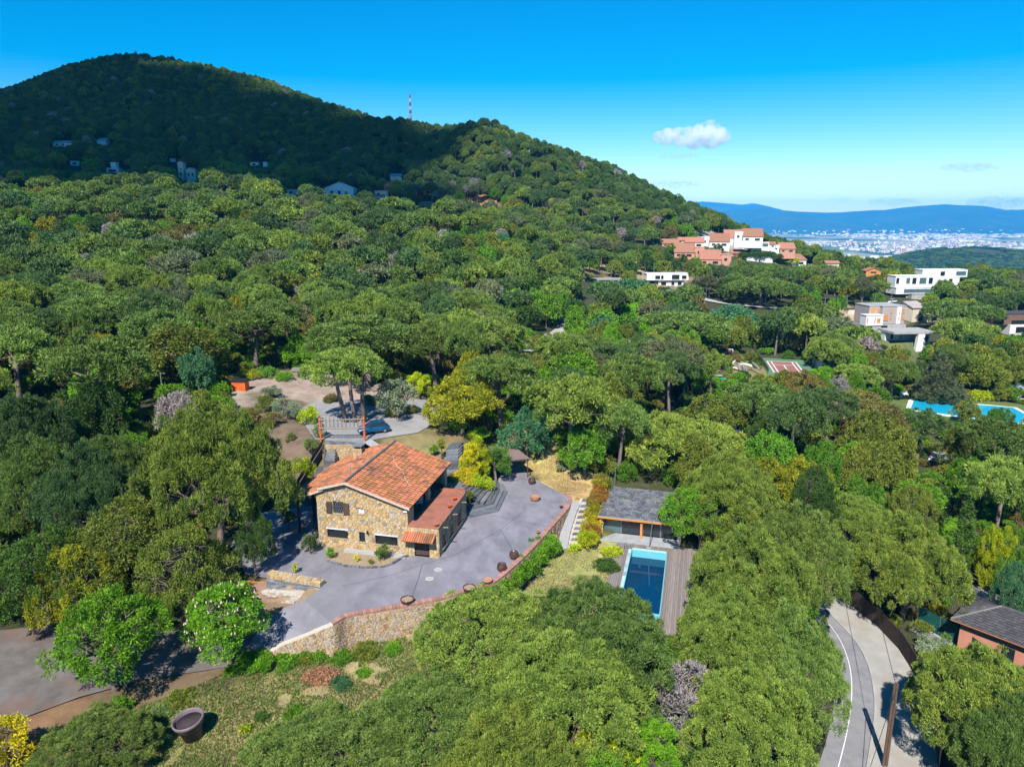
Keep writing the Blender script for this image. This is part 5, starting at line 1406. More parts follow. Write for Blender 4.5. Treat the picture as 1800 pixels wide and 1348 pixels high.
building('taupe and white house with orange shutters on the right hillside', 1510, 1590, 583, 44, [(.46, 1, 0, .6, .3, 1, TAUPE, 'flat', CONCRETE, [(.05, .28, .22, .55, ORWOOD), (.36, .42, .3, .5, ORWOOD), (.36, .42, .62, .85, ORWOOD), (.85, .98, .62, .85, ORWOOD), (.85, .98, .24, .45, ORWOOD)]), (.8, .9, -.02, .1, .3, .98, WHITE, 'none', WHITE, [(.4, .7, .3, .4, ORWOOD), (.4, .7, .6, .7, ORWOOD)]), (.22, .46, .1, .6, .3, 1.0, TAUPE, 'flat', CONCRETE, [(.15, .55, .6, .9, ORWOOD), (.75, .95, .62, .85, ORWOOD)]), (0.02, .42, -.1, .1, .28, .68, WHITE, 'flat', WHITE, [(.05, .12, .3, .75, ORWOOD), (.5, .56, .3, .75, ORWOOD), (.65, .85, .3, .7, ORWOOD)]), (.2, 1, -.08, .6, 0, .28, CONCRETE, 'none', CONCRETE, [(.26, .45, .2, .95)])], .16, pad=.05)
building('dark flat roofed block left of the taupe house', 1490, 1528, 552, 8, [(0, 1, 0, .4, 0, 1, CREAM, 'flat', DARKROOF, [])], .1, name='outbuilding', cat='building')
building('small cream house with stacked balconies right of the taupe house', 1600, 1626, 566, 27, [(0, 1, 0, .8, 0, .9, CREAM, 'mono', TAUPE, [(.5, .85, .45, .8), (.5, .85, .05, .4)])], .3)
building('cream house with a tan roof beside the stacked balconies', 1625, 1652, 566, 18, [(0, 1, 0, .7, 0, .6, CREAM, 'side', M('tan_roof', (.55, .40, .24), (.46, .33, .2), 2, .85), [(.5, .8, .2, .7)])], .2)
_t, _p, _w, _h = building('white flat roofed house with a tall white slab pillar above the orange cutting', 1566, 1640, 606, 24, [(.72, 1, .1, .45, .0, .8, WHITE, 'none', WHITE, [(.6, .85, .2, .7), (.15, .25, .3, .65)]), (0, .7, .3, .45, .1, .8, WHITE, 'none', WHITE, [(.2, .3, .3, .75), (.5, .6, .3, .75)]), (-.02, 1.03, -.05, .6, .82, .98, CONCRETE, 'none', CONCRETE, []), (.68, 1.15, -.05, .12, .0, .08, CONCRETE, 'none', CONCRETE, [])], .1, pad=.05)
MB().plate([((.51 - .5) * _w, -.06 * _w, -12), ((.69 - .5) * _w, -.06 * _w, -12), ((.76 - .5) * _w, -.06 * _w, .8 * _h), ((.60 - .5) * _w, -.06 * _w, .8 * _h)], (0, 1, 0), 1.2).build('pillar', WHITE, _t)
keep(1602, 592, 1622, 632, _p.y)
building('dark brown modern house with a white base at the edge of the hillside', 1736, 1830, 588, 39, [(0, 1, 0, .4, .45, .92, BRICKRED if False else M('brown_cladding', (.20, .12, .09), (.15, .09, .07), 1, .8, stretch=(.4, 1, 6)), 'flat', DARKROOF, [(.05, .3, .55, .85), (.4, .75, .05, .4), (.05, .25, .05, .4)]), (.35, .95, -.05, .4, 0, .45, WHITE, 'none', WHITE, [(.2, .5, .2, .8)])], .1, pad=.15)
building('small white pavilion beyond the bright blue pool', 1789, 1815, 702, 20, [(0, 1, 0, .6, 0, 1, WHITE, 'flat', WHITE, [(.2, .9, .1, .7)])], 0, name='pavilion', cat='building', pad=.2)
building('bright orange garden shed at the edge of the bare yard', 407, 432, 687, 18, [(0, 1, 0, .6, 0, .9, ORANGE, 'flat', IRON, [])], -.1, name='shed', cat='shed')
building('grey timber hut half behind the three trunked pine', 514, 546, 664, 15, [(0, 1, 0, .6, 0, .8, WOODGREY, 'flat', WOODGREY, [(.3, .7, .1, .8)])], .1, name='hut', cat='hut')
# houses in the cloud's shade at the foot of the hill
SG = 'pale houses in the shade at the foot of the hill'
for lab, a, c, py, hp, bl in (
    ('big pale gabled house in the shade, widest at the foot of the hill', 571, 622, 346, 23, [(0, 1, 0, .6, 0, .6, WHITE, 'side', WHITE, [(.2, .3, .3, .7), (.45, .55, .3, .7), (.7, .8, .3, .7)])]),
    ('cream house with a red lower roof right of the big gabled one', 659, 681, 352, 19, [(0, 1, 0, .6, .3, .8, CREAM, 'flat', CREAM, [(.2, .4, .3, .7), (.6, .8, .3, .7)]), (.1, .8, -.3, .2, 0, .3, WHITE, 'mono', REDTILE, [])]),
    ('small pale cabin high in the shaded trees right of the gabled house', 686, 706, 318, 9, [(0, 1, 0, .6, 0, .8, WHITE, 'mono', CONCRETE, [(.3, .5, .2, .7)])]),
    ('cream tower with a red pyramid roof among the cypresses', 314, 345, 318, 34, [(.02, .34, 0, .35, 0, .9, CREAM, 'side', REDTILE, [(.35, .6, .6, .75), (.35, .6, .3, .45)]), (.45, 1, 0, .6, 0, .55, CREAM, 'side', REDTILE, [(.2, .35, .4, .7), (.6, .75, .4, .7)])]),
    ('white stepped house left of the red roofed tower', 187, 209, 304, 17, [(0, 1, 0, .6, 0, .45, WHITE, 'flat', WHITE, [(.2, .8, .2, .7)]), (.35, .75, .1, .6, .5, 1, WHITE, 'flat', WHITE, [])]),
    ('small white house left of the stepped one by the dead trees', 124, 139, 292, 9, [(0, 1, 0, .6, 0, .9, WHITE, 'flat', CONCRETE, [(.3, .7, .3, .7)])]),
    ('long white house highest on the shaded slope', 93, 126, 258, 11, [(0, 1, 0, .4, 0, .6, WHITE, 'gable', CONCRETE, [(.2, .3, .3, .7), (.5, .6, .3, .7)])]),
    ('white gable end standing out on the shaded slope', 171, 187, 255, 10, [(0, 1, 0, .8, 0, .7, WHITE, 'mono', CONCRETE, [])]),
    ('tiny white cabin above the red roofed tower', 299, 308, 285, 6, [(0, 1, 0, .6, 0, .9, WHITE, 'flat', WHITE, [])]),
    ('pair of small white blocks in the shade between tower and gabled house', 440, 470, 293, 8, [(0, .45, 0, .3, 0, .9, WHITE, 'flat', CONCRETE, [(.3, .7, .3, .7)]), (.75, 1, 0, .3, 0, .9, WHITE, 'flat', CONCRETE, [])]),
    ('small grey house at the shadow edge left of the gabled house', 505, 520, 345, 14, [(0, 1, 0, .6, 0, .8, CREAM, 'flat', CONCRETE, [(.3, .6, .4, .7)])]),
    ('orange walled house tucked under round pines', 735, 759, 368, 10, [(0, 1, 0, .6, 0, .7, ORWOOD, 'mono', REDTILE, [(.3, .6, .3, .7)])]),
    ('white house with a red roof among the pines on the lit slope', 814, 886, 384, 24, [(0, .35, 0, .3, .2, .9, WHITE, 'flat', WHITE, [(.5, .95, .2, .7)]), (.55, .8, .1, .4, .4, .95, WHITE, 'mono', REDTILE, [(.3, .6, .3, .7)]), (.7, 1, 0, .3, 0, .5, WHITE, 'flat', WHITE, [(.2, .5, .2, .8)]), (.2, .7, -.1, .0, 0, .2, CREAM, 'flat', CREAM, [])])):
    if 'lit slope' in lab: py, hp = py - 3, hp * .8
    building(lab, a, c, py, hp, bl, 0.0, keepit='lit slope' not in lab, group=SG if 'shade' in lab else None, pad=.1)

# radio mast on the ridge, ruin on the summit
mp = ray_ground(722, 214, 300) or PY(722, 214, 560)
mast = thing('radio_mast', 'red and white lattice radio mast standing on the ridge', 'mast', mp)
sc_ = mp.y / F; Hm = 42 * sc_; wM = 1.5 * sc_
RW = [M('mast_red', (.55, .05, .05), None, 2, .6), PLASTICWHITE]
for k in range(7):
    mb = MB(); z0, z1 = Hm * k / 7, Hm * (k + 1) / 7; w0, w1 = wM * (1 - .5 * k / 7), wM * (1 - .5 * (k + 1) / 7)
    for sx, sy in ((-1, -1), (1, -1), (1, 1), (-1, 1)): mb.tube([(sx * w0, sy * w0, z0), (sx * w1, sy * w1, z1)], .2, 4)
    for a, c in (((-1, -1), (1, -1)), ((1, -1), (1, 1)), ((1, 1), (-1, 1)), ((-1, 1), (-1, -1))):
        mb.tube([(a[0] * w0, a[1] * w0, z0), (c[0] * w1, c[1] * w1, z1)], .13, 4); mb.tube([(c[0] * w0, c[1] * w0, z0), (a[0] * w1, a[1] * w1, z1)], .13, 4)
    mb.build('section', RW[k % 2], mast)
MB().tube([(0, 0, Hm), (0, 0, Hm * 1.12)], .2, 5).build('antenna', METALGREY, mast)
rp_ = PY(237, 96, 852); rz_ = H1(rp_.x, rp_.y)
ruin = thing('ruined_tower', 'small broken stone tower on the summit of the hill', 'ruin', (rp_.x, rp_.y, rz_))
mb = MB(); mb.box(-3.5, 3.5, -3, -2, -3, 13); mb.box(-3.5, -2.4, -2, 3, -3, 9); mb.box(2.4, 3.5, -2, 3, -3, 11); mb.box(1.2, 3.5, -3.02, -2.02, 13.01, 15.5); mb.build('wall', CONCRETE, ruin)

# roads in the valley
def draped(name, pts, w, mat, label, lift=.25):
    P = [ray_ground(*q) for q in pts]; P = [p for p in P if p]
    P = resample(P, 4.0); A, B_ = [], []
    for i, p in enumerate(P):
        d = P[min(i + 1, len(P) - 1)] - P[max(0, i - 1)]; n_ = Vector((d.y, -d.x, 0)).normalized() * w / 2
        z = H1(p.x, p.y) + lift
        A.append(Vector((p.x + n_.x, p.y + n_.y, z))); B_.append(Vector((p.x - n_.x, p.y - n_.y, z)))
    ribbon(name, A, B_, mat, 0, max(8, len(P)), label); return P
PALEROAD = M('pale_road', (.46, .44, .42), (.38, .36, .34), .3, .9)
v1 = draped('valley_road', [(955, 551), (975, 556), (986, 566), (988, 576), (978, 586), (950, 602), (915, 618)], 5.5, PALEROAD, 'pale valley road bending between the pines')
v2 = draped('hill_road', [(1235, 526), (1262, 532), (1300, 537), (1345, 541), (1390, 545)], 5, PALEROAD, 'pale road below the umbrella pines of the right slope')
keep(956, 550, 990, 582, 10000); keep(905, 612, 924, 621, 10000)
KEEP[-1] = (905, 612, 924, 621, v1[-1].y - 6); KEEP[-2] = (956, 550, 990, 582, v1[3].y - 4)
keep(1250, 530, 1385, 542, v2[0].y - 5)
for lab, px, py, hp in (('grey street lamp at the valley road bend', 922, 583, 17), ('grey lamp post above the bare cutting', 1068, 490, 19), ('thinner lamp post just right of its twin above the cutting', 1074, 490, 17), ('grey lamp post left of the white modern house', 1149, 482, 20), ('grey post where the pale hill road begins', 1246, 524, 19), ('grey post halfway along the pale hill road', 1345, 540, 26), ('pale post beside the lone white village house', 1430, 468, 14), ('teal lamp post at the corner of the taupe house lane', 1450, 536, 17), ('tall lamp post next to the white parked car', 1566, 532, 20), ('lamp post at the roof of the taupe house', 1536, 545, 26), ('pale post in the dark woods left of the orange shed', 287, 700, 44), ('pale street lamp at the railing by the lime green tree', 1729, 1026, 34)):
    p = ray_ground(px, py, 40)
    if p is None: continue
    h = hp * (p.y * CP - (p.z - CAM_H) * SP) / F
    t = thing('lamp_post', lab, 'lamp post', p, 0, 'lamp posts along the valley roads')
    MB().tube([(0, 0, -.5), (0, 0, h)], [.14, .09] if p.y > 90 else [.08, .05], 5).build('pole', METALGREY, t)
    MB().box(-.1, .7, -.12, .12, h, h + .14).build('lamp_head', METALGREY, t)
    keep(px - 2, py - hp, px + 2, py - hp * .4, p.y - 1)

# tennis court and the yard beside it
sheet('court_surround', cs, M('green_court', (.12, .24, .13), (.10, .20, .11), .4, .85), .25, 'faded green surface round the tennis court')
rc = [PZ(1348, 636.6, TZ), PZ(1398.5, 638.6, TZ), PZ(1415, 660, TZ), PZ(1361, 657, TZ)]
sheet('tennis_court', rc, M('red_court', (.34, .14, .11), (.28, .12, .095), .5, .85), .29, 'red tennis court with white lines')
mb = MB()
def cl(a, c, w=.16):
    d = (c - a).normalized(); n_ = Vector((d.y, -d.x, 0)) * w
    mb.add([a + n_, c + n_, c - n_, a - n_], [(0, 1, 2, 3)])
def bl_(u, v): return (rc[0].lerp(rc[1], u)).lerp(rc[3].lerp(rc[2], u), v) + Vector((0, 0, .33))
for u in (0, .14, .86, 1): cl(bl_(u, 0), bl_(u, 1))
for v in (0, .3): cl(bl_(0 if v == 0 else .14, v), bl_(1 if v == 0 else .86, v))
cl(bl_(.5, .3), bl_(.5, .9))
tag(mb.build('court_lines', LINE), 'white painted lines of the tennis court', kind='structure')
fence_line('court_fence', 'thin blue mesh fence at the far corner of the tennis court', [PZ(1428, 644, TZ), PZ(1434, 650, TZ), PZ(1446, 656, TZ)], 2.6, M('blue_mesh', (.10, .20, .24), None, 2, .6), METALGREY, 4, thick=.03)
fence_line('timber_fence', 'brown fence between the log yard and the tennis court', [PZ(1325, 620, TZ), PZ(1337, 636, TZ), PZ(1351, 658, TZ)], 1.6, WOODGREY, WOODGREY, 3, thick=.05)
keep(1336, 632, 1414, 648, cs[0].y - 14); keep(1290, 622, 1335, 660, cs[0].y - 16)
goal = thing('goal_frame', 'white goal frame standing at the top of the log yard', 'goal', ray_ground(1281, 623))
gw = goal.location.y / F * 7
MB().tube([(-gw, 0, 0), (-gw, 0, gw * 1.3)], .12, 5).build('post', PLASTICWHITE, goal); MB().tube([(gw, 0, 0), (gw, 0, gw * 1.3)], .12, 5).build('post', PLASTICWHITE, goal); MB().tube([(-gw, 0, gw * 1.3), (gw, 0, gw * 1.3)], .12, 5).build('crossbar', PLASTICWHITE, goal)
keep(1272, 612, 1290, 624, goal.location.y - 1)
RED = carmat('car_red', (.35, .01, .03)); CW = carmat('car_white', (.75, .76, .78))
q = ray_ground(1281, 625); car('parked_car', 'small red car parked in front of the goal frame', RED, q + Vector((0, 0, .1)), rad(80)).scale = (.8, .8, .8)
lp = ray_ground(1306, 652)
for k in range(9):
    a = rs.uniform(-1.2, 1.2) + 1.9; L_ = rs.uniform(2.2, 4.2); o_ = Vector((rs.uniform(-3, 3), rs.uniform(-3, 3), .4 + .25 * (k // 3)))
    t = thing('log', ('long grey felled log', 'cream cut log', 'pale felled log')[(1, 0, 2)[k % 3]] + ' lying ' + ('lowest', 'on the second layer', 'on top')[k // 3] + ' in the heap of the log yard' , 'log', lp + o_, a, 'felled logs heaped in the log yard')
    r_ = rs.uniform(.25, .45); MB().tube([(-L_ / 2, 0, 0), (0, .1, rs.uniform(0, .8)), (L_ / 2, 0, rs.uniform(0, 1.2))], [r_, r_ * .9, r_ * .7], 7).build('trunk', GREYBARK if k % 3 else CREAM, t)
g = [ray_ground(1265, 673)]
gr_ = thing('green_shed', 'teal green sheeted shed with a lower lean-to under a lone pine', 'shed', g[0])
k_ = g[0].y / F
MB().box(-9 * k_, 4 * k_, 0, 6 * k_, -1, 13 * k_).build('wall', M('teal_sheet', (.02, .30, .20), (.02, .24, .16), 1, .6), gr_)
MB().box(3.9 * k_, 11 * k_, -2 * k_, 5 * k_, -1, 9 * k_).build('lean_to', M('teal_sheet_pale', (.03, .36, .24), (.02, .30, .2), 1, .6), gr_)
MB().box(-9.2 * k_, 4.2 * k_, -.3, 6.2 * k_, 13 * k_, 13.6 * k_).build('roof', CONCRETE, gr_)
keep(1257, 660, 1277, 672, g[0].y - 8)
q = ray_ground(1569, 533); car('parked_car', 'white car parked by the tall lamp post below the white villa', CW, q + Vector((0, 0, .2)), rad(30)); keep(1562, 526, 1576, 533, q.y)
q = ray_ground(1293, 773); car('parked_car', 'red car glimpsed through a gap in the oak wood', RED, q + Vector((0, 0, .1)), rad(70)); keep(1288, 760, 1299, 771, q.y)
q = ray_ground(1655, 811); car('parked_car', 'pale blue car glimpsed between the oaks by the bright pool', carmat('car_pale', (.45, .55, .62)), q + Vector((0, 0, .1)), rad(20)); keep(1649, 801, 1662, 811, q.y)
# bright pool garden on the right
bpt = thing('swimming_pool', 'long bright blue swimming pool in the lawn on the right hillside', 'swimming pool', (0, 0, 0))
MB().prism(ccw([tuple(p[:2]) for p in grow(bp_, 1.0)]), BZ - 1.0, BZ + .3, .5).build('rim', WHITE, bpt)
MB().prism(ccw([tuple(p[:2]) for p in bp_]), BZ - .5, BZ + .34, .5).build('water', M('bright_water', (.01, .42, .62), (.01, .36, .56), .2, .05, spec=.5), bpt)
sheet('lawn', grow(bp_, 7), M('lawn_grass', (.13, .17, .04), (.10, .14, .035), .4, .95), .12, 'mown green lawn round the bright blue pool')
keep(1614, 708, 1684, 716, bp_[0].y - 6); keep(1712, 717, 1800, 738, bp_[0].y - 10)
q = ray_ground(1589, 697); gsf = thing('garden_bench', 'white garden bench on the lawn near the bright pool', 'bench', q)
k_ = q.y / F; MB().box(-7 * k_, 7 * k_, -2 * k_, 2 * k_, 3 * k_, 5 * k_).build('seat', PLASTICWHITE, gsf); MB().box(-7 * k_, 7 * k_, 2 * k_, 2.8 * k_, 3 * k_, 9 * k_).build('backrest', PLASTICWHITE, gsf)
for sx in (-6, 6): MB().box((sx - 1) * k_, (sx + 1) * k_, -2 * k_, 2 * k_, -1, 3 * k_).build('leg', PLASTICWHITE, gsf)
keep(1580, 687, 1597, 697, q.y)

# ------------------------------------------------------------------ the plain with its towns, the far mountains
rng = np.random.default_rng(5)
TOWN = M('town_wall', (.66, .60, .54), None, .01, .9, tint=.28)
m_, nt_, N_, L_2, b_2 = base_mat('town_walls')
at_ = N_.new('ShaderNodeAttribute'); at_.attribute_name = 'tint'; cr_ = N_.new('ShaderNodeValToRGB'); cr_.color_ramp.interpolation = 'CONSTANT'
cr_.color_ramp.elements[0].color = (.56, .52, .48, 1); cr_.color_ramp.elements[1].position = .4; cr_.color_ramp.elements[1].color = (.48, .38, .31, 1)
for pos, c in ((.62, (.42, .22, .16, 1)), (.8, (.42, .36, .32, 1)), (.9, (.74, .72, .70, 1))): e_ = cr_.color_ramp.elements.new(pos); e_.color = c
L_2.new(at_.outputs['Fac'], cr_.inputs[0]); L_2.new(cr_.outputs[0], b_2.inputs['Base Color']); b_2.inputs['Roughness'].default_value = .9
def boxes_mesh(name, C, S, R_, T, mat):
    """many boxes from centres (at ground), sizes, rotations"""
    n = len(C); u = np.array([[-.5, -.5, 0], [.5, -.5, 0], [.5, .5, 0], [-.5, .5, 0], [-.5, -.5, 1], [.5, -.5, 1], [.5, .5, 1], [-.5, .5, 1]])
    P = u[None] * S[:, None]; c, s = np.cos(R_)[:, None], np.sin(R_)[:, None]
    V = np.stack([P[..., 0] * c - P[..., 1] * s, P[..., 0] * s + P[..., 1] * c, P[..., 2]], -1) + C[:, None]
    f = np.array([[4, 5, 6, 7], [0, 1, 5, 4], [1, 2, 6, 5], [2, 3, 7, 6], [3, 0, 4, 7]])
    Fc = (f[None] + (np.arange(n) * 8)[:, None, None]).reshape(-1, 4)
    return np_mesh(name, V.reshape(-1, 3), Fc, mat, np.repeat(T, 5), n=4)
def town(name, label, n, ys, pxs, dens, size, hmax, thr=.5, cov=None):
    C, S, T = [], [], []
    Y = np.exp(rng.uniform(np.log(ys[0]), np.log(ys[1]), n * 6)); px = rng.uniform(*pxs, n * 6)
    X = (px - 900) / F * (Y * CP + 170 * SP)
    k = .6 * vnoise(X, Y * .7, dens, 31) + .4 * vnoise(X, Y * .7, dens * .35, 32)
    ok = (k > thr); X, Y, k = X[ok][:n], Y[ok][:n], k[ok][:n]
    w = rng.lognormal(0, .45, len(X)) * size; d_ = rng.lognormal(0, .35, len(X)) * size * .8
    h = np.clip(rng.lognormal(0, .5, len(X)) * 7, 4, hmax)
    big = rng.random(len(X)) < .03; w[big] *= 3.5; d_[big] *= 2; h[big] = 9
    Z = hgt(X, Y) - 1
    me = boxes_mesh(name, np.stack([X, Y, Z], 1), np.stack([w, d_, h], 1), rng.uniform(-.5, .5, len(X)), rng.random(len(X)), m_)
    tag(link(name, me), label, kind='stuff')
town('distant_town', 'hazy white and terracotta town spread across the far plain', 1900, (3000, 6200), (1290, 1860), 700, 13, 26, .56)
town('distant_town', 'pale suburbs in the haze before the blue mountains', 1300, (6200, 10500), (1290, 1860), 1100, 26, 24, .57)
def slope_town(label, px, py, Y, n, sx, sy, seed):
    r_ = np.random.default_rng(seed); c0 = PY(px, py, Y); X = c0.x + r_.normal(0, sx, n); Yy = c0.y + r_.normal(0, sy, n)
    zz = c0.z + (Yy - c0.y) * .12 + r_.normal(0, 4, n)
    tag(link('hillside_town', boxes_mesh('hillside_town', np.stack([X, Yy, zz - 22], 1), np.stack([r_.uniform(18, 40, n), r_.uniform(14, 24, n), np.full(n, 32.)], 1), r_.uniform(-.4, .4, n), r_.random(n), m_)), label, kind='stuff')
town('distant_town', 'long white factory sheds at the near edge of the plain', 160, (2500, 3800), (1420, 1860), 300, 38, 12, .5)
C, S, T = [], [], []
for k in range(46):
    px, Y = rng.uniform(1440, 1590), rng.uniform(3050, 3700); X = (px - 900) / F * (Y * CP + 180 * SP)
    C.append((X, Y, float(hgt(np.array([X]), np.array([Y]))[0]))); S.append((rng.uniform(14, 40), 14, rng.uniform(14, 30))); T.append(rng.choice([.1, .3, .5, .66, .7, .95]))
tag(link('apartment_blocks', boxes_mesh('apartment_blocks', np.array(C), np.array(S), rng.uniform(-.3, .3, len(C)), np.array(T), m_)), 'cluster of white and brick apartment blocks on the plain', kind='stuff')

MOUNT = M('mountain_wood', (.028, .065, .040), (.016, .040, .026), .0022, .95, c3=(.06, .075, .05), s3=.002)
def mountain(name, label, Y0, prof, depth, mat, seed, rough=30, z_base=-170):
    pxs = np.linspace(prof[0][0], prof[-1][0], 260); top = np.interp(pxs, [p[0] for p in prof], [p[1] for p in prof])
    K = 26; V = np.zeros((K, len(pxs), 3))
    for j in range(K):
        f = j / (K - 1)                       # 0 foot .. 1 behind the crest
        yy = Y0 - depth + depth * 1.6 * f
        prof_f = np.sin(np.clip(f / .625, 0, 1) * math.pi / 2) ** 1.3 if f <= .625 else 1 - ((f - .625) / .375) * .9
        X = (pxs - 900) / F * (Y0 * CP)
        crest = CAM_H + (674 - top - math.tan(PITCH) * F) / F * Y0 / CP * .985
        crest = CAM_H + np.tan(np.arctan((674 - top) / F) - PITCH) * Y0
        rg = (vnoise(X, np.full_like(X, yy * 1.0), 900, seed) - .5) * 2 + (vnoise(X, np.full_like(X, yy), 330, seed + 1) - .5)
        z = z_base + (crest - z_base) * prof_f + rg * rough * np.sin(min(1, f / .625) * math.pi)
        V[j, :, 0] = X * (yy / Y0 * .25 + .75); V[j, :, 1] = yy + rg * 160 * (1 - f); V[j, :, 2] = z
    n = len(pxs); i_ = (np.arange(K - 1)[:, None] * n + np.arange(n - 1)[None]).ravel()
    me = np_mesh(name, V.reshape(-1, 3), np.stack([i_, i_ + 1, i_ + n + 1, i_ + n], 1), mat, smooth=True, n=4)
    tag(link(name, me), label, kind='structure')
mountain('mountains', 'long blue wooded mountain range beyond the plain', 12500, [(900, 392), (1100, 385), (1240, 374), (1290, 368), (1330, 365), (1360, 369), (1400, 372.5), (1450, 374), (1500, 373), (1540, 370.5), (1570, 366), (1610, 362), (1650, 359.5), (1690, 364), (1740, 369), (1790, 368), (1850, 372), (2000, 376), (2300, 380)], 3600, MOUNT, 41, 75)
mountain('mountains', 'pale farthest mountain peeping out behind the blue range', 15200, [(900, 392), (1150, 366), (1230, 354.5), (1265, 357), (1300, 360), (1318, 357.5), (1338, 362), (1380, 373), (1500, 382), (1900, 390)], 3000, MOUNT, 47, 20)

for lab, px, py, Y, n, sx, sy, sd in (('white village strung along the foot of the blue mountains', 1345, 400, 9900, 90, 260, 60, 1), ('small pale village higher on the mountain foot', 1372, 396, 10100, 50, 90, 60, 2), ('scattered pale farms on the blue mountain side', 1600, 392, 10600, 26, 900, 120, 3), ('pale hamlet at the right end of the mountain foot', 1780, 403, 9800, 50, 250, 60, 4), ('pale houses spread along the plain under the mountains', 1560, 407, 9300, 70, 1100, 80, 5)):
    slope_town(lab, px, py, Y, n, sx, sy, sd)

# ------------------------------------------------------------------ trees
LOD = {'near': (.27, .085, 1.35), 'mid': (.46, .15, 1.6), 'far': (.85, .40, 1.7), 'hill': (1.4, .85, 1.8)}
def unit(rng, n):
    v = rng.normal(size=(n, 3)); return v / np.linalg.norm(v, axis=1, keepdims=True)

def lobes_for(kind, R_, H, Hc, rng):
    """big masses of a crown: centre, radii"""
    L_ = []
    if kind == 'pine':
        n = int(7 + R_ * 1.9); zc = H - Hc
        for k in range(n):
            a = k * 2.4 + rng.uniform(-.4, .4); rr = R_ * .74 * math.sqrt((k + .3) / n)
            r_ = R_ * rng.uniform(.22, .36)
            top = Hc * (1 - .62 * (rr / R_) ** 2) * rng.uniform(.84, 1.0)
            L_.append((rr * math.cos(a), rr * math.sin(a), zc + top * .42, r_, r_, top * .58))
    elif kind == 'oak':
        n = int(10 + R_ * 2.2)
        for k in range(n):
            d = unit(rng, 1)[0]; d[2] = abs(d[2]) * 1.1 - .25
            r_ = R_ * rng.uniform(.25, .42)
            L_.append((d[0] * R_ * .68, d[1] * R_ * .68, H - Hc * .55 + d[2] * Hc * .40, r_, r_, r_ * min(1.1, Hc / R_ * .55)))
    elif kind == 'cone':
        n = 12
        for k in range(n):
            f = k / (n - 1); r_ = R_ * (1.02 - f) * .75 + .12 * R_
            a = k * 2.4; L_.append((math.cos(a) * r_ * .3, math.sin(a) * r_ * .3, H - Hc + Hc * f * .92, r_, r_, Hc / n * 1.15))
    elif kind == 'column':
        for k in range(9):
            f = k / 8; r_ = R_ * (1 - .75 * max(0, f - .45) / .55) * (.75 + .25 * min(1, f * 5)); L_.append((rng.uniform(-.1, .1) * R_, rng.uniform(-.1, .1) * R_, H - Hc + Hc * f * .95, r_, r_, Hc / 9))
    elif kind == 'plume':
        for k in range(8):
            a = k * 2.4; rr = R_ * .6 * math.sqrt((k + .2) / 8); h = Hc * rng.uniform(.55, 1.0) * (1 - .25 * rr / R_)
            L_.append((rr * math.cos(a), rr * math.sin(a), H - Hc + h * .5, R_ * .27, R_ * .27, h * .5))
    return np.array(L_)

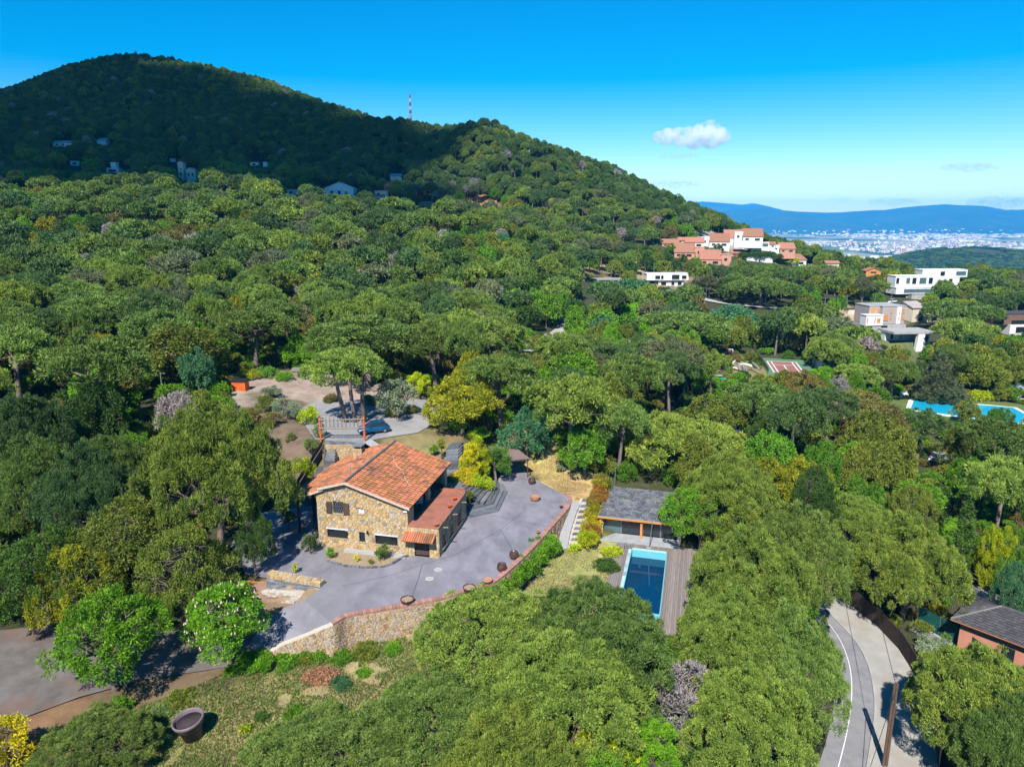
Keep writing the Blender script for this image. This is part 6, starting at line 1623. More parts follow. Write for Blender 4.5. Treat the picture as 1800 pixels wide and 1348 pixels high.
def crown_arrays(kind, R_, H, Hc, lod, rng, leaf='needle', cov=1.0, sizek=1.0):
    Lf, Wf, cv = LOD[lod]; Lf *= sizek; Wf *= sizek
    lob = lobes_for(kind, R_, H, Hc, rng)
    pr = {'near': .52, 'mid': .66, 'far': .85, 'hill': 1.15}[lod] * (.75 + .05 * R_) * (1 if kind != 'column' else .5)
    pr = min(pr, .34 * R_)
    # puffs over the lobes
    PC, PO_, PI = [], [], []
    for li, l in enumerate(lob):
        area = 2.6 * math.pi * ((l[3] * l[4]) ** .5) * max(l[5], l[3] * .6) * 1.3
        n = max(5, int(area / (pr * pr * 2.9)))
        d = unit(rng, n * 2); lo = -.15 if kind == 'pine' else -.75
        d = d[d[:, 2] > lo][:n]
        k_ = rng.uniform(.86, 1.04, (len(d), 1)); out_ = rng.random((len(d), 1)) < .07; k_ = np.where(out_, rng.uniform(1.1, 1.3, (len(d), 1)), k_)
        q = d * l[3:6] * k_ + l[:3]
        PC.append(q); PO_.append(d)
    PC = np.concatenate(PC); PO_ = np.concatenate(PO_)
    ins = np.zeros(len(PC), int)
    for l in lob: ins += (((PC - l[:3]) / (l[3:6] * .84)) ** 2).sum(1) < 1
    PC, PO_ = PC[ins == 0], PO_[ins == 0]
    if kind in ('pine', 'oak') and R_ > 1.6 and lod in ('near', 'mid'):          # holes in the crown
        hs_ = max(.9, R_ * .28); so = float(rng.uniform(0, 99))
        hole = vnoise(PC[:, 0] + so + PC[:, 2] * .7, PC[:, 1] - PC[:, 2] * .7, hs_, 91) > .79
        PC, PO_ = PC[~hole], PO_[~hole]
    prr = pr * rng.uniform(.65, 1.2, len(PC)); ptint = rng.random(len(PC)) ** .8
    leafA = (.5 if leaf == 'needle' else .55) * Lf * Wf
    per = max(4, int(cv * cov * 2.0 * math.pi * pr * pr * .62 / leafA / (1.0 if lod != 'near' else 1.0)))
    n = len(PC) * per
    pi = np.repeat(np.arange(len(PC)), per)
    d = unit(rng, n) + PO_[pi] * .55; d[:, 2] += .25
    d /= np.linalg.norm(d, axis=1, keepdims=True)
    p = PC[pi] + d * prr[pi][:, None] * rng.uniform(.55, 1.05, (n, 1)) * np.array([1, 1, .82 if kind == 'pine' else .9])
    ax = d * (.9 if leaf == 'needle' else .5) + rng.normal(size=(n, 3)) * (.62 if leaf == 'needle' else .6); ax[:, 2] += .35 if leaf == 'needle' else -.05
    if leaf == 'drape': ax[:, 2] -= .9
    ax /= np.linalg.norm(ax, axis=1, keepdims=True)
    s = np.cross(ax, rng.normal(size=(n, 3))); s /= np.linalg.norm(s, axis=1, keepdims=True) + 1e-9
    ll = Lf * rng.uniform(.65, 1.2, (n, 1)); ww = Wf * rng.uniform(.7, 1.2, (n, 1)) * .5
    tint = np.clip(.45 * ptint[pi] + .55 * rng.random(n), 0, 1)
    if leaf == 'needle':
        V = np.stack([p - s * ww, p + s * ww, p + ax * ll], 1).reshape(-1, 3)
        return V, np.arange(n * 3).reshape(-1, 3), tint, lob
    up = np.cross(s, ax)
    V = np.stack([p, p + ax * ll * .5 + s * ww - up * ww * .3, p + ax * ll, p + ax * ll * .5 - s * ww - up * ww * .3], 1).reshape(-1, 3)
    b_ = np.arange(n) * 4
    T = np.stack([np.stack([b_, b_ + 1, b_ + 2], 1), np.stack([b_, b_ + 2, b_ + 3], 1)], 1).reshape(-1, 3)
    return V, T, np.repeat(tint, 2), lob

def crown_mesh(kind, R_, H, Hc, lod, seed, leaf='needle', cov=1.0, sizek=1.0):
    rng = np.random.default_rng(seed)
    V, T, t, lob = crown_arrays(kind, R_, H, Hc, lod, rng, leaf, cov, sizek)
    return np_mesh('crown', V, T, LEAF if leaf == 'needle' else LEAFB, t), lob

def trunk_mesh(kind, R_, H, Hc, lob, lod, seed, mat=None):
    r = random.Random(seed); mb = MB(); base = .028 * H + .02 * R_
    hb = H - Hc * (.75 if kind == 'pine' else .6)
    lean = Vector((r.uniform(-.06, .06) * H, r.uniform(-.06, .06) * H, 0))
    pts = [Vector((0, 0, -.8)), Vector((0, 0, .3)), lean * .5 + Vector((0, 0, hb * .55)), lean + Vector((0, 0, hb))]
    sides = {'near': 8, 'mid': 6, 'far': 4, 'hill': 4}[lod]
    mb.tube(pts, [base * 1.25, base, base * .8, base * .62], sides)
    if lod in ('near', 'mid') and kind in ('pine', 'oak'):
        idx = list(range(len(lob))); r.shuffle(idx)
        use = idx if lod == 'near' else idx[:8]
        for i in use:
            c = Vector(lob[i][:3]); st_ = pts[3].lerp(pts[2], r.uniform(0, .35)); mid = st_.lerp(c, .5) + Vector((0, 0, -.08 * (c - st_).length))
            mb.tube([st_, mid, c], [base * .42, base * .3, base * .12], max(4, sides - 3), cap=False)
    if lod in ('near', 'mid') and kind in ('pine', 'oak'):      # bare twigs reaching through the leaves
        for l in [lob[i] for i in use]:
            for q in range(4 if lod == 'near' else 2):
                d = Vector((r.gauss(0, 1), r.gauss(0, 1), r.uniform(-.5, 1))).normalized(); c = Vector(l[:3]); s_ = Vector((d.x * l[3], d.y * l[4], d.z * l[5]))
                mb.tube([c, c + s_ * .85 + Vector((0, 0, .08)), c + s_ * r.uniform(1.0, 1.2)], [.045, .03, .012], 3, cap=False)
    return mb.mesh('trunk', mat or BARK, True)

TONE = {
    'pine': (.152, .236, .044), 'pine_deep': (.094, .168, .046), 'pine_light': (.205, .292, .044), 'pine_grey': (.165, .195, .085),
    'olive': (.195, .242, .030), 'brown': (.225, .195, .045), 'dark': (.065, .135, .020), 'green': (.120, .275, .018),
    'bright': (.145, .340, .014), 'lime': (.42, .52, .010), 'gold': (.30, .31, .014), 'silver': (.25, .31, .17),
    'teal': (.075, .205, .085), 'dead': (.34, .29, .27), 'yellow': (.58, .52, .012), 'rust': (.40, .20, .03), 'grassy': (.21, .30, .08),
}
TWORD = {'pine': 'grey-green', 'pine_deep': 'deep green', 'pine_light': 'light green', 'pine_grey': 'greyish', 'olive': 'olive', 'brown': 'brownish', 'dark': 'dark green', 'green': 'green',
         'bright': 'bright green', 'lime': 'lime green', 'gold': 'golden', 'silver': 'silvery', 'teal': 'bluish green', 'dead': 'leafless grey', 'yellow': 'yellow', 'rust': 'rust coloured', 'grassy': 'pale green'}
def tone(o, key, r):
    c = TONE[key]; k = r.uniform(.88, 1.14); h = r.uniform(-.07, .07)
    o.color = (min(1, c[0] * k * (1 + h)), min(1, c[1] * k), min(1, c[2] * k * (1 - h)), 1)

NAMES = {'pine': 'umbrella_pine', 'oak': 'holm_oak', 'broad': 'broadleaf_tree'}
rt = random.Random(3)
TREES = []         # x, y, R of every individual tree
HERO = []
def solve_Y(px, py_top, H, y0=22, y1=430):
    """distance at which a tree of height H standing on the ground tops out at that pixel"""
    dx, dy, dz = ray(px, py_top); Y = np.geomspace(y0, y1, 500); t = Y / dy
    g = hgt(dx * t, Y) + H - (CAM_H + dz * t)
    i = np.nonzero((g[:-1] < 0) & (g[1:] >= 0))[0]
    if not len(i): return None
    return Y[i[0]]
def plant(name, label, cat, x, y, R_, H, Hc, kind, leaf, tn, lod, seed, group=None, cov=1.0, sizek=1.0, trunkmat=None, z=None, trunk=True):
    me, lob = crown_mesh(kind, R_, H, Hc, lod, seed, leaf, cov, sizek)
    z = H1(x, y) if z is None else z
    t = thing(name, label, cat, (x, y, z - .1), 0.0, group)
    c = link('crown', me, t); tone(c, tn, rt)
    if trunk: link('trunk', trunk_mesh(kind, R_, H, Hc, lob, lod, seed, trunkmat), t)
    return t
POOLS = {}
def pool_mesh(kind, lod, seed):
    k = (kind, lod)
    if k not in POOLS:
        nR, nH, nc, cnt = {('pine', 'near'): (8.0, 10.0, 8.0, 3), ('oak', 'near'): (5.0, 8.0, 7.2, 3), ('broad', 'near'): (4.5, 8.0, 7.4, 2), ('pine', 'mid'): (5.6, 10.0, 4.6, 5), ('oak', 'mid'): (4.4, 8.0, 7.0, 4), ('broad', 'mid'): (4.0, 8.0, 7.4, 3)}[k]
        L_ = []
        for q in range(cnt):
            me, lob = crown_mesh('pine' if kind == 'pine' else 'oak', nR, nH, nc, lod, 300 + 17 * q + len(POOLS), 'needle' if kind == 'pine' else 'broad', 1.0, 1.0)
            L_.append((me, trunk_mesh('pine' if kind == 'pine' else 'oak', nR, nH, nc, lob, lod, q), nR, nH))
        POOLS[k] = L_
    return POOLS[k][seed % len(POOLS[k])]
def hero(kind, px, py_top, w_px, H, tn, label, Hc=None, Y=None, leaf=None, name=None, cat='tree', group=None, cov=1.0, sizek=1.0, trunkmat=None, ck=None):
    Y = Y or solve_Y(px, py_top, H)
    if Y is None: print('HERO no place', label); return
    p = PY(px, py_top, Y); g = H1(p.x, p.y); Hh = max(1.5, p.z - g)
    d = p.y * CP - (p.z - CAM_H) * SP; R_ = w_px * d / F / 2
    Hc = (Hc if Hc else (.55 if kind == 'pine' else .85)) * Hh
    lod = 'near' if d < 82 else 'mid' if d < 185 else 'far'
    lf = leaf or ('needle' if kind == 'pine' else 'broad')
    ckk = ck or ('pine' if kind == 'pine' else 'oak')
    sz = sizek * (1.0 if lod != 'near' else max(.9, min(1.25, d / 58)))
    if lod != 'far' and ck is None and leaf is None and sizek == 1.0:
        me, tme, nR, nH = pool_mesh(kind, lod, len(HERO))
        t = thing(name or NAMES[kind], label, cat, (p.x, p.y, g - .1), rt.uniform(0, 6.28), group); t.scale = (R_ / nR, R_ / nR, Hh / nH)
        c = link('crown', me, t); tone(c, tn, rt); q = link('trunk', tme, t)
        if trunkmat: q.material_slots[0].link = 'OBJECT'; q.material_slots[0].material = trunkmat
        HERO.append((label, px, py_top, p.x, p.y, R_, Hh)); TREES.append((p.x, p.y, R_ * .95)); return t
    t = plant(name or NAMES[kind], label, cat, p.x, p.y, R_, Hh, Hc, ckk, lf, tn, lod, len(HERO) * 7 + 3, group, cov, sz, trunkmat)
    HERO.append((label, px, (py_top), p.x, p.y, R_, Hh)); TREES.append((p.x, p.y, R_ * .95)); return t

FG = 'big pines in front of the pool lawn'
hero('pine', 868, 1050, 300, 7.5, 'pine_light', 'big rounded pine standing closest below the brick coping and the pool lawn', .8, group=FG)
hero('pine', 1052, 1036, 290, 9.0, 'pine', 'big rounded pine whose top touches the near end of the dark pool', .8, group=FG)
hero('pine', 985, 1130, 330, 8.5, 'pine_light', 'broad pine filling the gap in front of the two rounded pool lawn pines', .8, group=FG)
hero('pine', 790, 1205, 310, 6.0, 'pine', 'broad pine at the lower edge of the rough lawn', .8, group=FG)
hero('pine', 590, 1278, 330, 4.5, 'pine', 'low spreading pine between the rough lawn and the planter', .8, group=FG)
hero('pine', 900, 1262, 300, 7.5, 'pine_light', 'broad pine at the very bottom below the dark pool', .8, group=FG)
hero('broad', 1060, 1262, 130, 5, 'lime', 'yellow green leafy tree at the very bottom between the pines', .92)
hero('broad', 1150, 1275, 120, 5, 'bright', 'bright green leafy tree at the very bottom next to the yellow green one', .92)
hero('oak', 1095, 1175, 110, 5, 'dark', 'dark green bushy oak in the hollow between the pool pines', .92)
hero('pine', 165, 1268, 215, 3.2, 'pine', 'young bluish pine with upright shoots beside the tilted planter', .9, group=FG)
RG = 'pines massed between the pool deck and the road'
hero('pine', 1332, 935, 235, 11, 'pine_light', 'tall pine right of the dark pool overhanging its deck', .8, group=RG)
hero('pine', 1405, 890, 200, 11, 'pine', 'pine behind the pool side mass against the oak wood', .75, group=RG)
hero('pine', 1288, 1042, 215, 9.5, 'pine_light', 'pine leaning over the near right corner of the pool deck', .8, group=RG)
hero('pine', 1385, 1080, 220, 10, 'pine', 'pine reaching over the white line of the road bend', .8, group=RG)
hero('pine', 1205, 1170, 125, 6, 'dead', 'leafless greyish pink bush in the hollow below the pool', .9, name='bare_tree', ck='oak', cov=.55, trunkmat=GREYBARK)
hero('pine', 1330, 1180, 250, 9.5, 'pine_light', 'pine beside the lower road with a pale gap at its foot', .8, group=RG)
hero('pine', 1608, 915, 205, 11, 'pine_light', 'broad pine standing behind the heather screen beside the bungalow', .72, group='pines at the bungalow')
hero('pine', 1730, 1145, 250, 9.5, 'pine_light', 'bushy pine in front of the pink bungalow wall', .85, group='pines at the bungalow')
hero('pine', 1800, 1230, 220, 9, 'pine', 'pine at the lower corner shading the paved verge', .85, group='pines at the bungalow')
hero('pine', 1190, 738, 240, 12, 'pine_light', 'huge domed pine rising behind the pool house roof', .72, Y=87, sizek=1.02)
hero('pine', 1285, 800, 190, 11, 'pine_light', 'domed pine stepping down right of the huge pool house pine', .75)
hero('oak', 1240, 842, 140, 8, 'green', 'bright leafy oak leaning over the pool house roof', .9)
hero('oak', 1300, 880, 110, 8, 'olive', 'olive oak between the pool house oak and the pool side pines', .9)
hero('pine', 360, 712, 272, 14, 'pine_light', 'huge round pine shading the terrace left of the stone house', .78, Y=61)
hero('oak', 195, 885, 250, 9, 'olive', 'large olive oak in front of the huge round pine', .9)
hero('oak', 322, 925, 165, 9, 'olive', 'olive green oak with yellow tips at the shaded end of the terrace', .92)
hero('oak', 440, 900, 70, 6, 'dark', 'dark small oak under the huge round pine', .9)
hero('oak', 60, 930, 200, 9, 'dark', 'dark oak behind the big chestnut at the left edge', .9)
hero('oak', 120, 960, 150, 8, 'gold', 'golden green oak just above the big chestnut', .9)
hero('broad', 180, 1046, 200, 7.5, 'bright', 'big bright green chestnut with layered leaves over the old driveway', .92, name='chestnut_tree', sizek=1.15)
t = hero('broad', 390, 1030, 140, 6.5, 'bright', 'flowering chestnut with upright cream blossoms at the foot of the ramp', .92, name='chestnut_tree', sizek=1.01)
# blossoms of the flowering chestnut
_r = HERO[-1][5]; _h = HERO[-1][6]
for k in range(85):
    d = unit(np.random.default_rng(900 + k), 1)[0]; d[2] = abs(d[2]) if k % 4 else d[2] * .5
    p = Vector((d[0] * _r * .98, d[1] * _r * .98, _h * .54 + d[2] * _h * .46))
    if k == 0: bl0 = MB().lathe([(.02, 0), (.065, .06), (.05, .14), (.01, .24)], 5).mesh('blossom', M('chestnut_blossom', (.58, .50, .33), (.46, .36, .24), 8, .8))
    o = link('blossom', bl0, t); o.location = p
t3 = hero('pine', 607, 611, 150, 10.6, 'pine_light', 'umbrella pine on three bare trunks beside the blue car', .58, Y=92)
for ch in list(t3.children):
    if ch.name.startswith('trunk'): bpy.data.objects.remove(ch)
_H = HERO[-1][6]; t3.rotation_euler = (0, 0, 0); _sx, _sz = t3.scale.x, t3.scale.z
for dx, tx in ((-.2, -1.6), (.9, .3), (2.1, 2.0)):
    q = MB().tube([((dx) / _sx, .2, -1 / _sz), ((dx + (tx - dx) * .5 - .15) / _sx, 0, .32 * _H / _sz), (tx / _sx, 0, .62 * _H / _sz), (tx * 1.5 / _sx, 0, .82 * _H / _sz)], [.36 / _sx, .28 / _sx, .2 / _sx, .08 / _sx], 8).build('trunk', BARK, t3, True)
hero('pine', 640, 560, 215, 11, 'pine', 'wide umbrella pine spread behind the three trunked pine', .6)
hero('oak', 812, 664, 122, 7.5, 'gold', 'round golden green oak beside the drive behind the house', .9)
hero('broad', 697, 668, 66, 5.5, 'silver', 'silvery olive tree at the edge of the bare yard', .9, name='olive_tree', leaf='broad')
hero('pine', 1005, 664, 180, 11.5, 'pine_light', 'broad umbrella pine above the dry lawn and carport', .62)
hero('oak', 1030, 755, 90, 6, 'green', 'leafy green oak at the back edge of the dry lawn', .9)
hero('broad', 925, 720, 90, 7, 'teal', 'dark bluish broadleaf tree behind the carport', .9)
hero('pine', 170, 592, 190, 13, 'pine', 'grey-green umbrella pine with a bare grey limb beneath, left of the pale post', .6)
hero('pine', 35, 690, 190, 12, 'pine_deep', 'deep green pine with bare lower branches at the left edge', .6)
hero('oak', 318, 572, 150, 10, 'olive', 'yellowish oak beside the pale post in the left wood', .85)
hero('pine', 440, 540, 150, 11, 'pine', 'umbrella pine behind the orange shed', .6)
hero('pine', 160, 520, 150, 11, 'pine', 'umbrella pine just behind the bare limbed pine', .6)
hero('pine', 270, 545, 130, 11, 'pine', 'umbrella pine left of the orange shed pine', .6)
hero('pine', 860, 560, 140, 10.5, 'pine', 'umbrella pine in front of the valley reeds', .6)
hero('pine', 880, 625, 150, 10.5, 'pine', 'umbrella pine between the golden oak and the valley road', .6)
hero('pine', 1200, 548, 170, 11.5, 'pine', 'spreading umbrella pine left of the log yard', .65)
hero('pine', 1255, 620, 68, 9, 'pine_light', 'small neat umbrella pine standing over the teal shed', .5)
hero('pine', 1140, 600, 90, 10, 'pine', 'umbrella pine between the valley road and the teal shed', .6)
hero('pine', 1468, 588, 90, 10, 'pine_light', 'umbrella pine at the corner of the tennis court', .55)
hero('pine', 1510, 640, 84, 8.5, 'pine_light', 'low round umbrella pine in front of the tennis court corner', .6)
hero('pine', 1575, 630, 80, 9.5, 'pine', 'dark trunked umbrella pine beside the white garden seat', .6)
hero('pine', 1655, 618, 80, 11, 'pine_grey', 'tall greyish cedar standing before the bright blue pool', .9, name='cedar', ck='cone')
hero('oak', 1703, 704, 46, 5, 'olive', 'olive green tree overlapping the middle of the bright blue pool', .92)
hero('broad', 1762, 716, 40, 4, 'green', 'small green tree overlapping the right part of the bright blue pool', .92)
hero('oak', 1730, 625, 80, 9, 'olive', 'round olive oak between the cedar and the white pavilion', .9)
hero('pine', 1690, 532, 130, 10, 'pine', 'wide umbrella pine below the long white villa', .55)
hero('pine', 1700, 562, 105, 9.5, 'pine_light', 'umbrella pine left of the dark brown modern house', .6)
hero('pine', 1440, 468, 130, 10, 'pine', 'largest umbrella pine of the group below the hillside village', .6)
hero('pine', 1340, 490, 130, 10, 'pine', 'umbrella pine above the pale hill road', .6)
hero('broad', 1110, 492, 90, 12, 'teal', 'tall bluish poplar left of the white modern house', .92, name='poplar')
hero('broad', 1178, 510, 62, 8, 'silver', 'silvery round willow below the white modern house', .92, name='willow')
hero('oak', 1160, 530, 40, 6, 'rust', 'small rust coloured oak in front of the silvery willow', .92)
hero('broad', 1290, 540, 90, 9, 'teal', 'bluish green broadleaf tree below the pale hill road', .92)
hero('broad', 560, 425, 40, 8, 'bright', 'vivid green tree standing out on the left wooded slope', .92)
hero('broad', 1010, 625, 110, 9, 'green', 'green broadleaf tree with pale bare limbs before the teal shed', .92, trunkmat=GREYBARK)
hero('broad', 1758, 915, 58, 9, 'lime', 'lime green tree beside the wooden railing', .95)
hero('oak', 1711, 845, 26, 13, 'dark', 'tall narrow cypress left of the lime green tree', .97, leaf='needle', name='cypress', ck='column')
hero('oak', 1800, 940, 80, 8, 'green', 'leafy tree right of the lime green tree', .92)
hero('broad', 1795, 990, 70, 8, 'teal', 'bluish tree behind the wooden railing', .92)
hero('oak', 1360, 800, 90, 8, 'gold', 'golden green oak at the edge of the oak wood right of the domed pine', .9)
hero('oak', 1420, 820, 110, 9, 'dark', 'dark oak next to the golden green oak', .9)

# --- shrubs and hedges
def shrub(label, px, py_base, w_px, h, tn, z=None, ck='oak', leaf='broad', name='shrub', cat='shrub', cov=1.0, Hc=.98, sizek=.75, group=None, trunk=True):
    p = PZ(px, py_base, z) if z is not None else (ray_ground(px, py_base) or PY(px, py_base, 385))
    d = p.y * CP - (p.z - CAM_H) * SP; R_ = w_px * d / F / 2
    return plant(name, label, cat, p.x, p.y, R_, h, h * Hc, ck, leaf, tn, 'near' if d < 120 else 'mid', rt.randint(0, 9999), group, cov, sizek, z=(z if z is not None else None), trunk=trunk)
shrub('tall golden bamboo clump rising behind the terrace steps', 826, 848, 44, 5.6, 'yellow', 1.0, 'plume', 'needle', 'bamboo', 'bamboo')
shrub('golden green bamboo behind the tallest clump', 842, 835, 46, 6.0, 'lime', 1.2, 'plume', 'broad', 'bamboo', 'bamboo')
shrub('rounded yellow shrub at the foot of the bamboo', 818, 858, 40, 2.3, 'yellow', .8)
shrub('low yellow-green shrub hanging over the terrace steps', 842, 862, 40, 2.0, 'lime', .6)
shrub('big deep green shrub between the bamboo and the carport', 872, 846, 46, 5.0, 'green', .1, sizek=.8)
shrub('thin green shrub at the corner of the stone wing', 826, 890, 22, 2.2, 'olive', .3)
shrub('small red-tipped shrub on the back lawn beside the stairway', 776, 800, 16, 2.6, 'gold', 2.6)
shrub('small green shrub at the roof end of the back lawn', 763, 797, 14, 1.2, 'bright', 2.6)
shrub('green shrub at the left end of the flower bed', 581, 982, 13, 1.3, 'bright', 0)
shrub('loose green shrub in the middle of the flower bed', 674, 986, 24, 1.9, 'green', 0, cov=.7)
shrub('yellow flowering tuft in the flower bed', 627, 987, 7, .8, 'yellow', 0)
shrub('small green tuft beside the loose flower bed shrub', 652, 992, 8, .7, 'olive', 0)
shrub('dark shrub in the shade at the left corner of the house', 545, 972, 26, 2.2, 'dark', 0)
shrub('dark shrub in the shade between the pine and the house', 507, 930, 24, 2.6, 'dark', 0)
shrub('small potted green plant on the shaded grey terrace', 520, 1007, 8, 1.3, 'lime', 0)
shrub('lime green creeper over the timber fence beside the roof', 533, 838, 36, 2.4, 'lime', 2.4)
shrub('golden flowering broom at the edge of the scrub slope', 541, 745, 34, 2.4, 'lime')
shrub('greyish shrub on the scrub slope left of the screen', 505, 735, 50, 3.0, 'silver')
shrub('greyish green shrub below the bare yard', 560, 770, 22, 2.2, 'silver')
shrub('low broom on the brown scrub slope', 512, 775, 16, 1.0, 'olive')
for lab, px, py, w, h, tn in (('olive bush on the scrub slope below the orange shed', 468, 722, 40, 2.2, 'olive'), ('grey-green bush at the lower edge of the bare yard', 478, 700, 34, 1.8, 'silver'), ('brown bush left of the greyish scrub slope shrub', 478, 748, 34, 1.8, 'brown'), ('pale bush beside the timber fence top', 548, 790, 26, 1.4, 'grassy'), ('round green bush at the far side of the bare yard', 470, 662, 40, 1.8, 'green'), ('yellowish bush at the far side of the bare yard', 440, 665, 36, 1.5, 'lime'), ('low green bush row end before the grey hut', 500, 668, 30, 1.2, 'bright'), ('silvery bush under the three trunked pine', 650, 712, 26, 1.6, 'silver'), ('low bush between the olive tree and the drive', 725, 728, 22, 1.2, 'olive'), ('dry bush at the edge of the bare yard by the three trunks', 585, 708, 26, 1.3, 'brown')):
    shrub(lab, px, py, w, h, tn)
shrub('yellow broom under the olive tree at the yard', 690, 733, 22, 1.6, 'yellow')
shrub('bright young tree beside the olive tree', 738, 700, 42, 4.2, 'lime', sizek=.8)
shrub('dry yellowish shrub at the edge of the dry lawn', 985, 830, 16, 1.2, 'silver')
shrub('dark green clump in the pool lawn beside the deck', 1066, 1000, 40, .7, 'dark', -2.5, cov=1.2)
shrub('greyish grass clump in the pool lawn nearest the pines', 1060, 1045, 36, .8, 'teal', -2.5)
shrub('yellow green plant on the bare bed before the pool house', 1076, 972, 30, .5, 'lime', -2.45)
shrub('pale yellow plant at the foot of the hedge', 1012, 966, 22, .6, 'lime', -2.45)
shrub('lone mimosa bush, bright yellow at the left edge', 15, 1345, 90, 3.2, 'yellow', sizek=.8)
shrub('low green bush under the big chestnut', 210, 1250, 36, 1.0, 'bright')
shrub('pale green weed clump on the lawn behind the planter', 432, 1285, 20, .5, 'lime')
shrub('green shrub before the pink wall of the bungalow', 1705, 1105, 30, 2.2, 'green')
shrub('small olive shrub at the bungalow doorway', 1757, 1128, 30, 2.0, 'olive')
shrub('yellow green shrub behind the green screen fence', 1645, 1085, 24, 2.0, 'gold')
for lab, a, b_, w, h, tn in (('silvery green creeping shrubs between heather and green screens', 1640, 1140, 60, .8, 'silver'), ('pale herb clump behind the heather screen', 1622, 1110, 36, .8, 'olive'), ('yellow flower clump at the end of the heather screen', 1640, 1185, 26, .7, 'gold')):
    shrub(lab, a, b_, w, h, tn, -8.5)
for lab, px, py, w, h, tn in (('clipped green hedge block by the bright pool lawn', 1598, 678, 34, 2.4, 'bright'), ('clipped hedge beyond the bright pool', 1722, 703, 36, 2.0, 'lime'), ('round clipped bush beside the white pavilion', 1760, 706, 26, 3.4, 'olive'), ('second round bush beside the white pavilion', 1783, 708, 22, 3.2, 'green'), ('yellow-green hedge at the lower corner of the village', 1244, 460, 40, 3, 'lime'), ('lime green bank of shrubs right of the village', 1385, 447, 40, 5, 'lime'), ('long dark clipped hedge in the village', 1330, 455, 80, 4, 'dark')):
    shrub(lab, px, py, w, h, tn, sizek=1.0, name='hedge' if 'hedge' in lab else 'shrub', cat='hedge' if 'hedge' in lab else 'shrub')
for lab, px, py, w, h, tn in (('round green garden tree left of the lowest village house', 1222, 470, 18, 5, 'green'), ('dark garden tree between the two upper village rows', 1262, 446, 16, 5, 'dark'), ('purple-brown garden tree by the middle village house', 1318, 449, 10, 4, 'rust'), ('small olive tree before the topmost village house', 1312, 441, 12, 4, 'olive'), ('green bush under the third white village house', 1250, 446, 16, 3, 'green'), ('dark round tree at the right end of the village', 1352, 440, 14, 5, 'dark'), ('bright bush below the pair of village houses', 1372, 456, 18, 4, 'bright'), ('small dark tree before the brick village house with towers', 1200, 461, 14, 4, 'dark'), ('pale bush between the lowest village houses', 1290, 474, 18, 4, 'grassy'), ('golden shrub at the village hedge', 1299, 463, 7, 3, 'gold'), ('green tree at the left end of the village', 1178, 446, 20, 5, 'green')):
    shrub(lab, px, py, w, h, tn, sizek=1.0, name='garden_tree', cat='tree')
# scrub tufts that stand about on the rough lawn, each one countable
k = 0
for px, py, w, h, tn in ((600, 1150, 46, .9, 'green'), (640, 1140, 60, 1.0, 'olive'), (690, 1135, 40, .9, 'green'), (545, 1150, 44, .9, 'olive'), (455, 1165, 60, 1.0, 'bright'), (500, 1168, 50, .9, 'green'), (600, 1205, 44, .8, 'teal'), (640, 1185, 34, .6, 'green'), (688, 1222, 30, .7, 'green'), (515, 1255, 46, .5, 'green'), (460, 1262, 30, .6, 'dark'), (550, 1275, 28, .5, 'green'), (470, 1300, 36, .5, 'teal'), (420, 1175, 50, .8, 'bright'), (320, 1230, 60, .6, 'olive'), (290, 1250, 50, .5, 'grassy')):
    k += 1
    shrub(('small ' if w < 34 else 'wide ' if w > 48 else '') + TWORD[tn] + ' scrub tuft ' + ('', 'first of a pair ', 'second of a pair ')[{(455, 1165): 1, (420, 1175): 2, (600, 1150): 1, (690, 1135): 2, (688, 1222): 1, (550, 1275): 2}.get((px, py), 0)] + ('at the foot of the retaining wall' if py < 1160 else 'beside the heap of dead leaves' if 560 < px < 660 else 'below the flowering chestnut' if px < 520 and py < 1200 else 'near the planter' if px < 480 else 'in the open grass'), px, py + (8 if py < 1160 else 0), w * .8, h * .5, tn, None, 'oak', 'needle', 'scrub_tuft', 'shrub', 1.2, .98, .7, 'scrub tufts on the rough lawn', trunk=False)
def hedge(label, line, w, h, tns, name='hedge', leaf='broad', sizek=.78, tops=None):
    """foliage along a line: one hedge, one mesh per colour"""
    P = resample(line, .55); t = thing(name, label, 'hedge', (0, 0, 0))
    rng = np.random.default_rng(len(label)); acc = {k: [[], [], []] for k in tns}; off = {k: 0 for k in tns}
    for i, p in enumerate(P):
        key = tns[min(len(tns) - 1, int((i / len(P) + rng.uniform(-.18, .18)) * len(tns)) if i else 0)] if rng.random() > .15 else tns[int(rng.integers(len(tns)))]
        hh = h * rng.uniform(.75, 1.15); 
        V, T, tt, lob = crown_arrays('oak', w * rng.uniform(.5, .68), hh, hh * .98, 'near', rng, leaf, .8, sizek)
        V = V + np.array([p.x + rng.uniform(-.2, .2) * w, p.y + rng.uniform(-.2, .2) * w, p.z])
        A = acc[key]; A[0].append(V); A[1].append(T + off[key]); A[2].append(tt); off[key] += len(V)
    for key, A in acc.items():
        if A[0]:
            o = link('foliage', np_mesh('foliage', np.concatenate(A[0]), np.concatenate(A[1]), LEAFB, np.concatenate(A[2])), t); tone(o, key, rt); o['label'] = TWORD[key] + ' part of the hedge'
    return t
hedge('long red, gold and green hedge climbing beside the pool house roof', [PZ(1058, 855, -.1), PZ(1050, 890, -.9), PZ(1042, 925, -1.9), PZ(1034, 962, -2.5)], 1.5, 1.7, ['olive', 'rust', 'gold', 'rust', 'yellow', 'lime'])
hedge('bright green creeper hedge at the foot of the curved retaining wall', [PZ(838, 1080, -2.4), PZ(868, 1062, -2.4), PZ(902, 1034, -2.4), PZ(934, 1003, -2.4), PZ(966, 975, -2.4)], 1.9, 2.3, ['bright', 'green', 'bright', 'bright'])
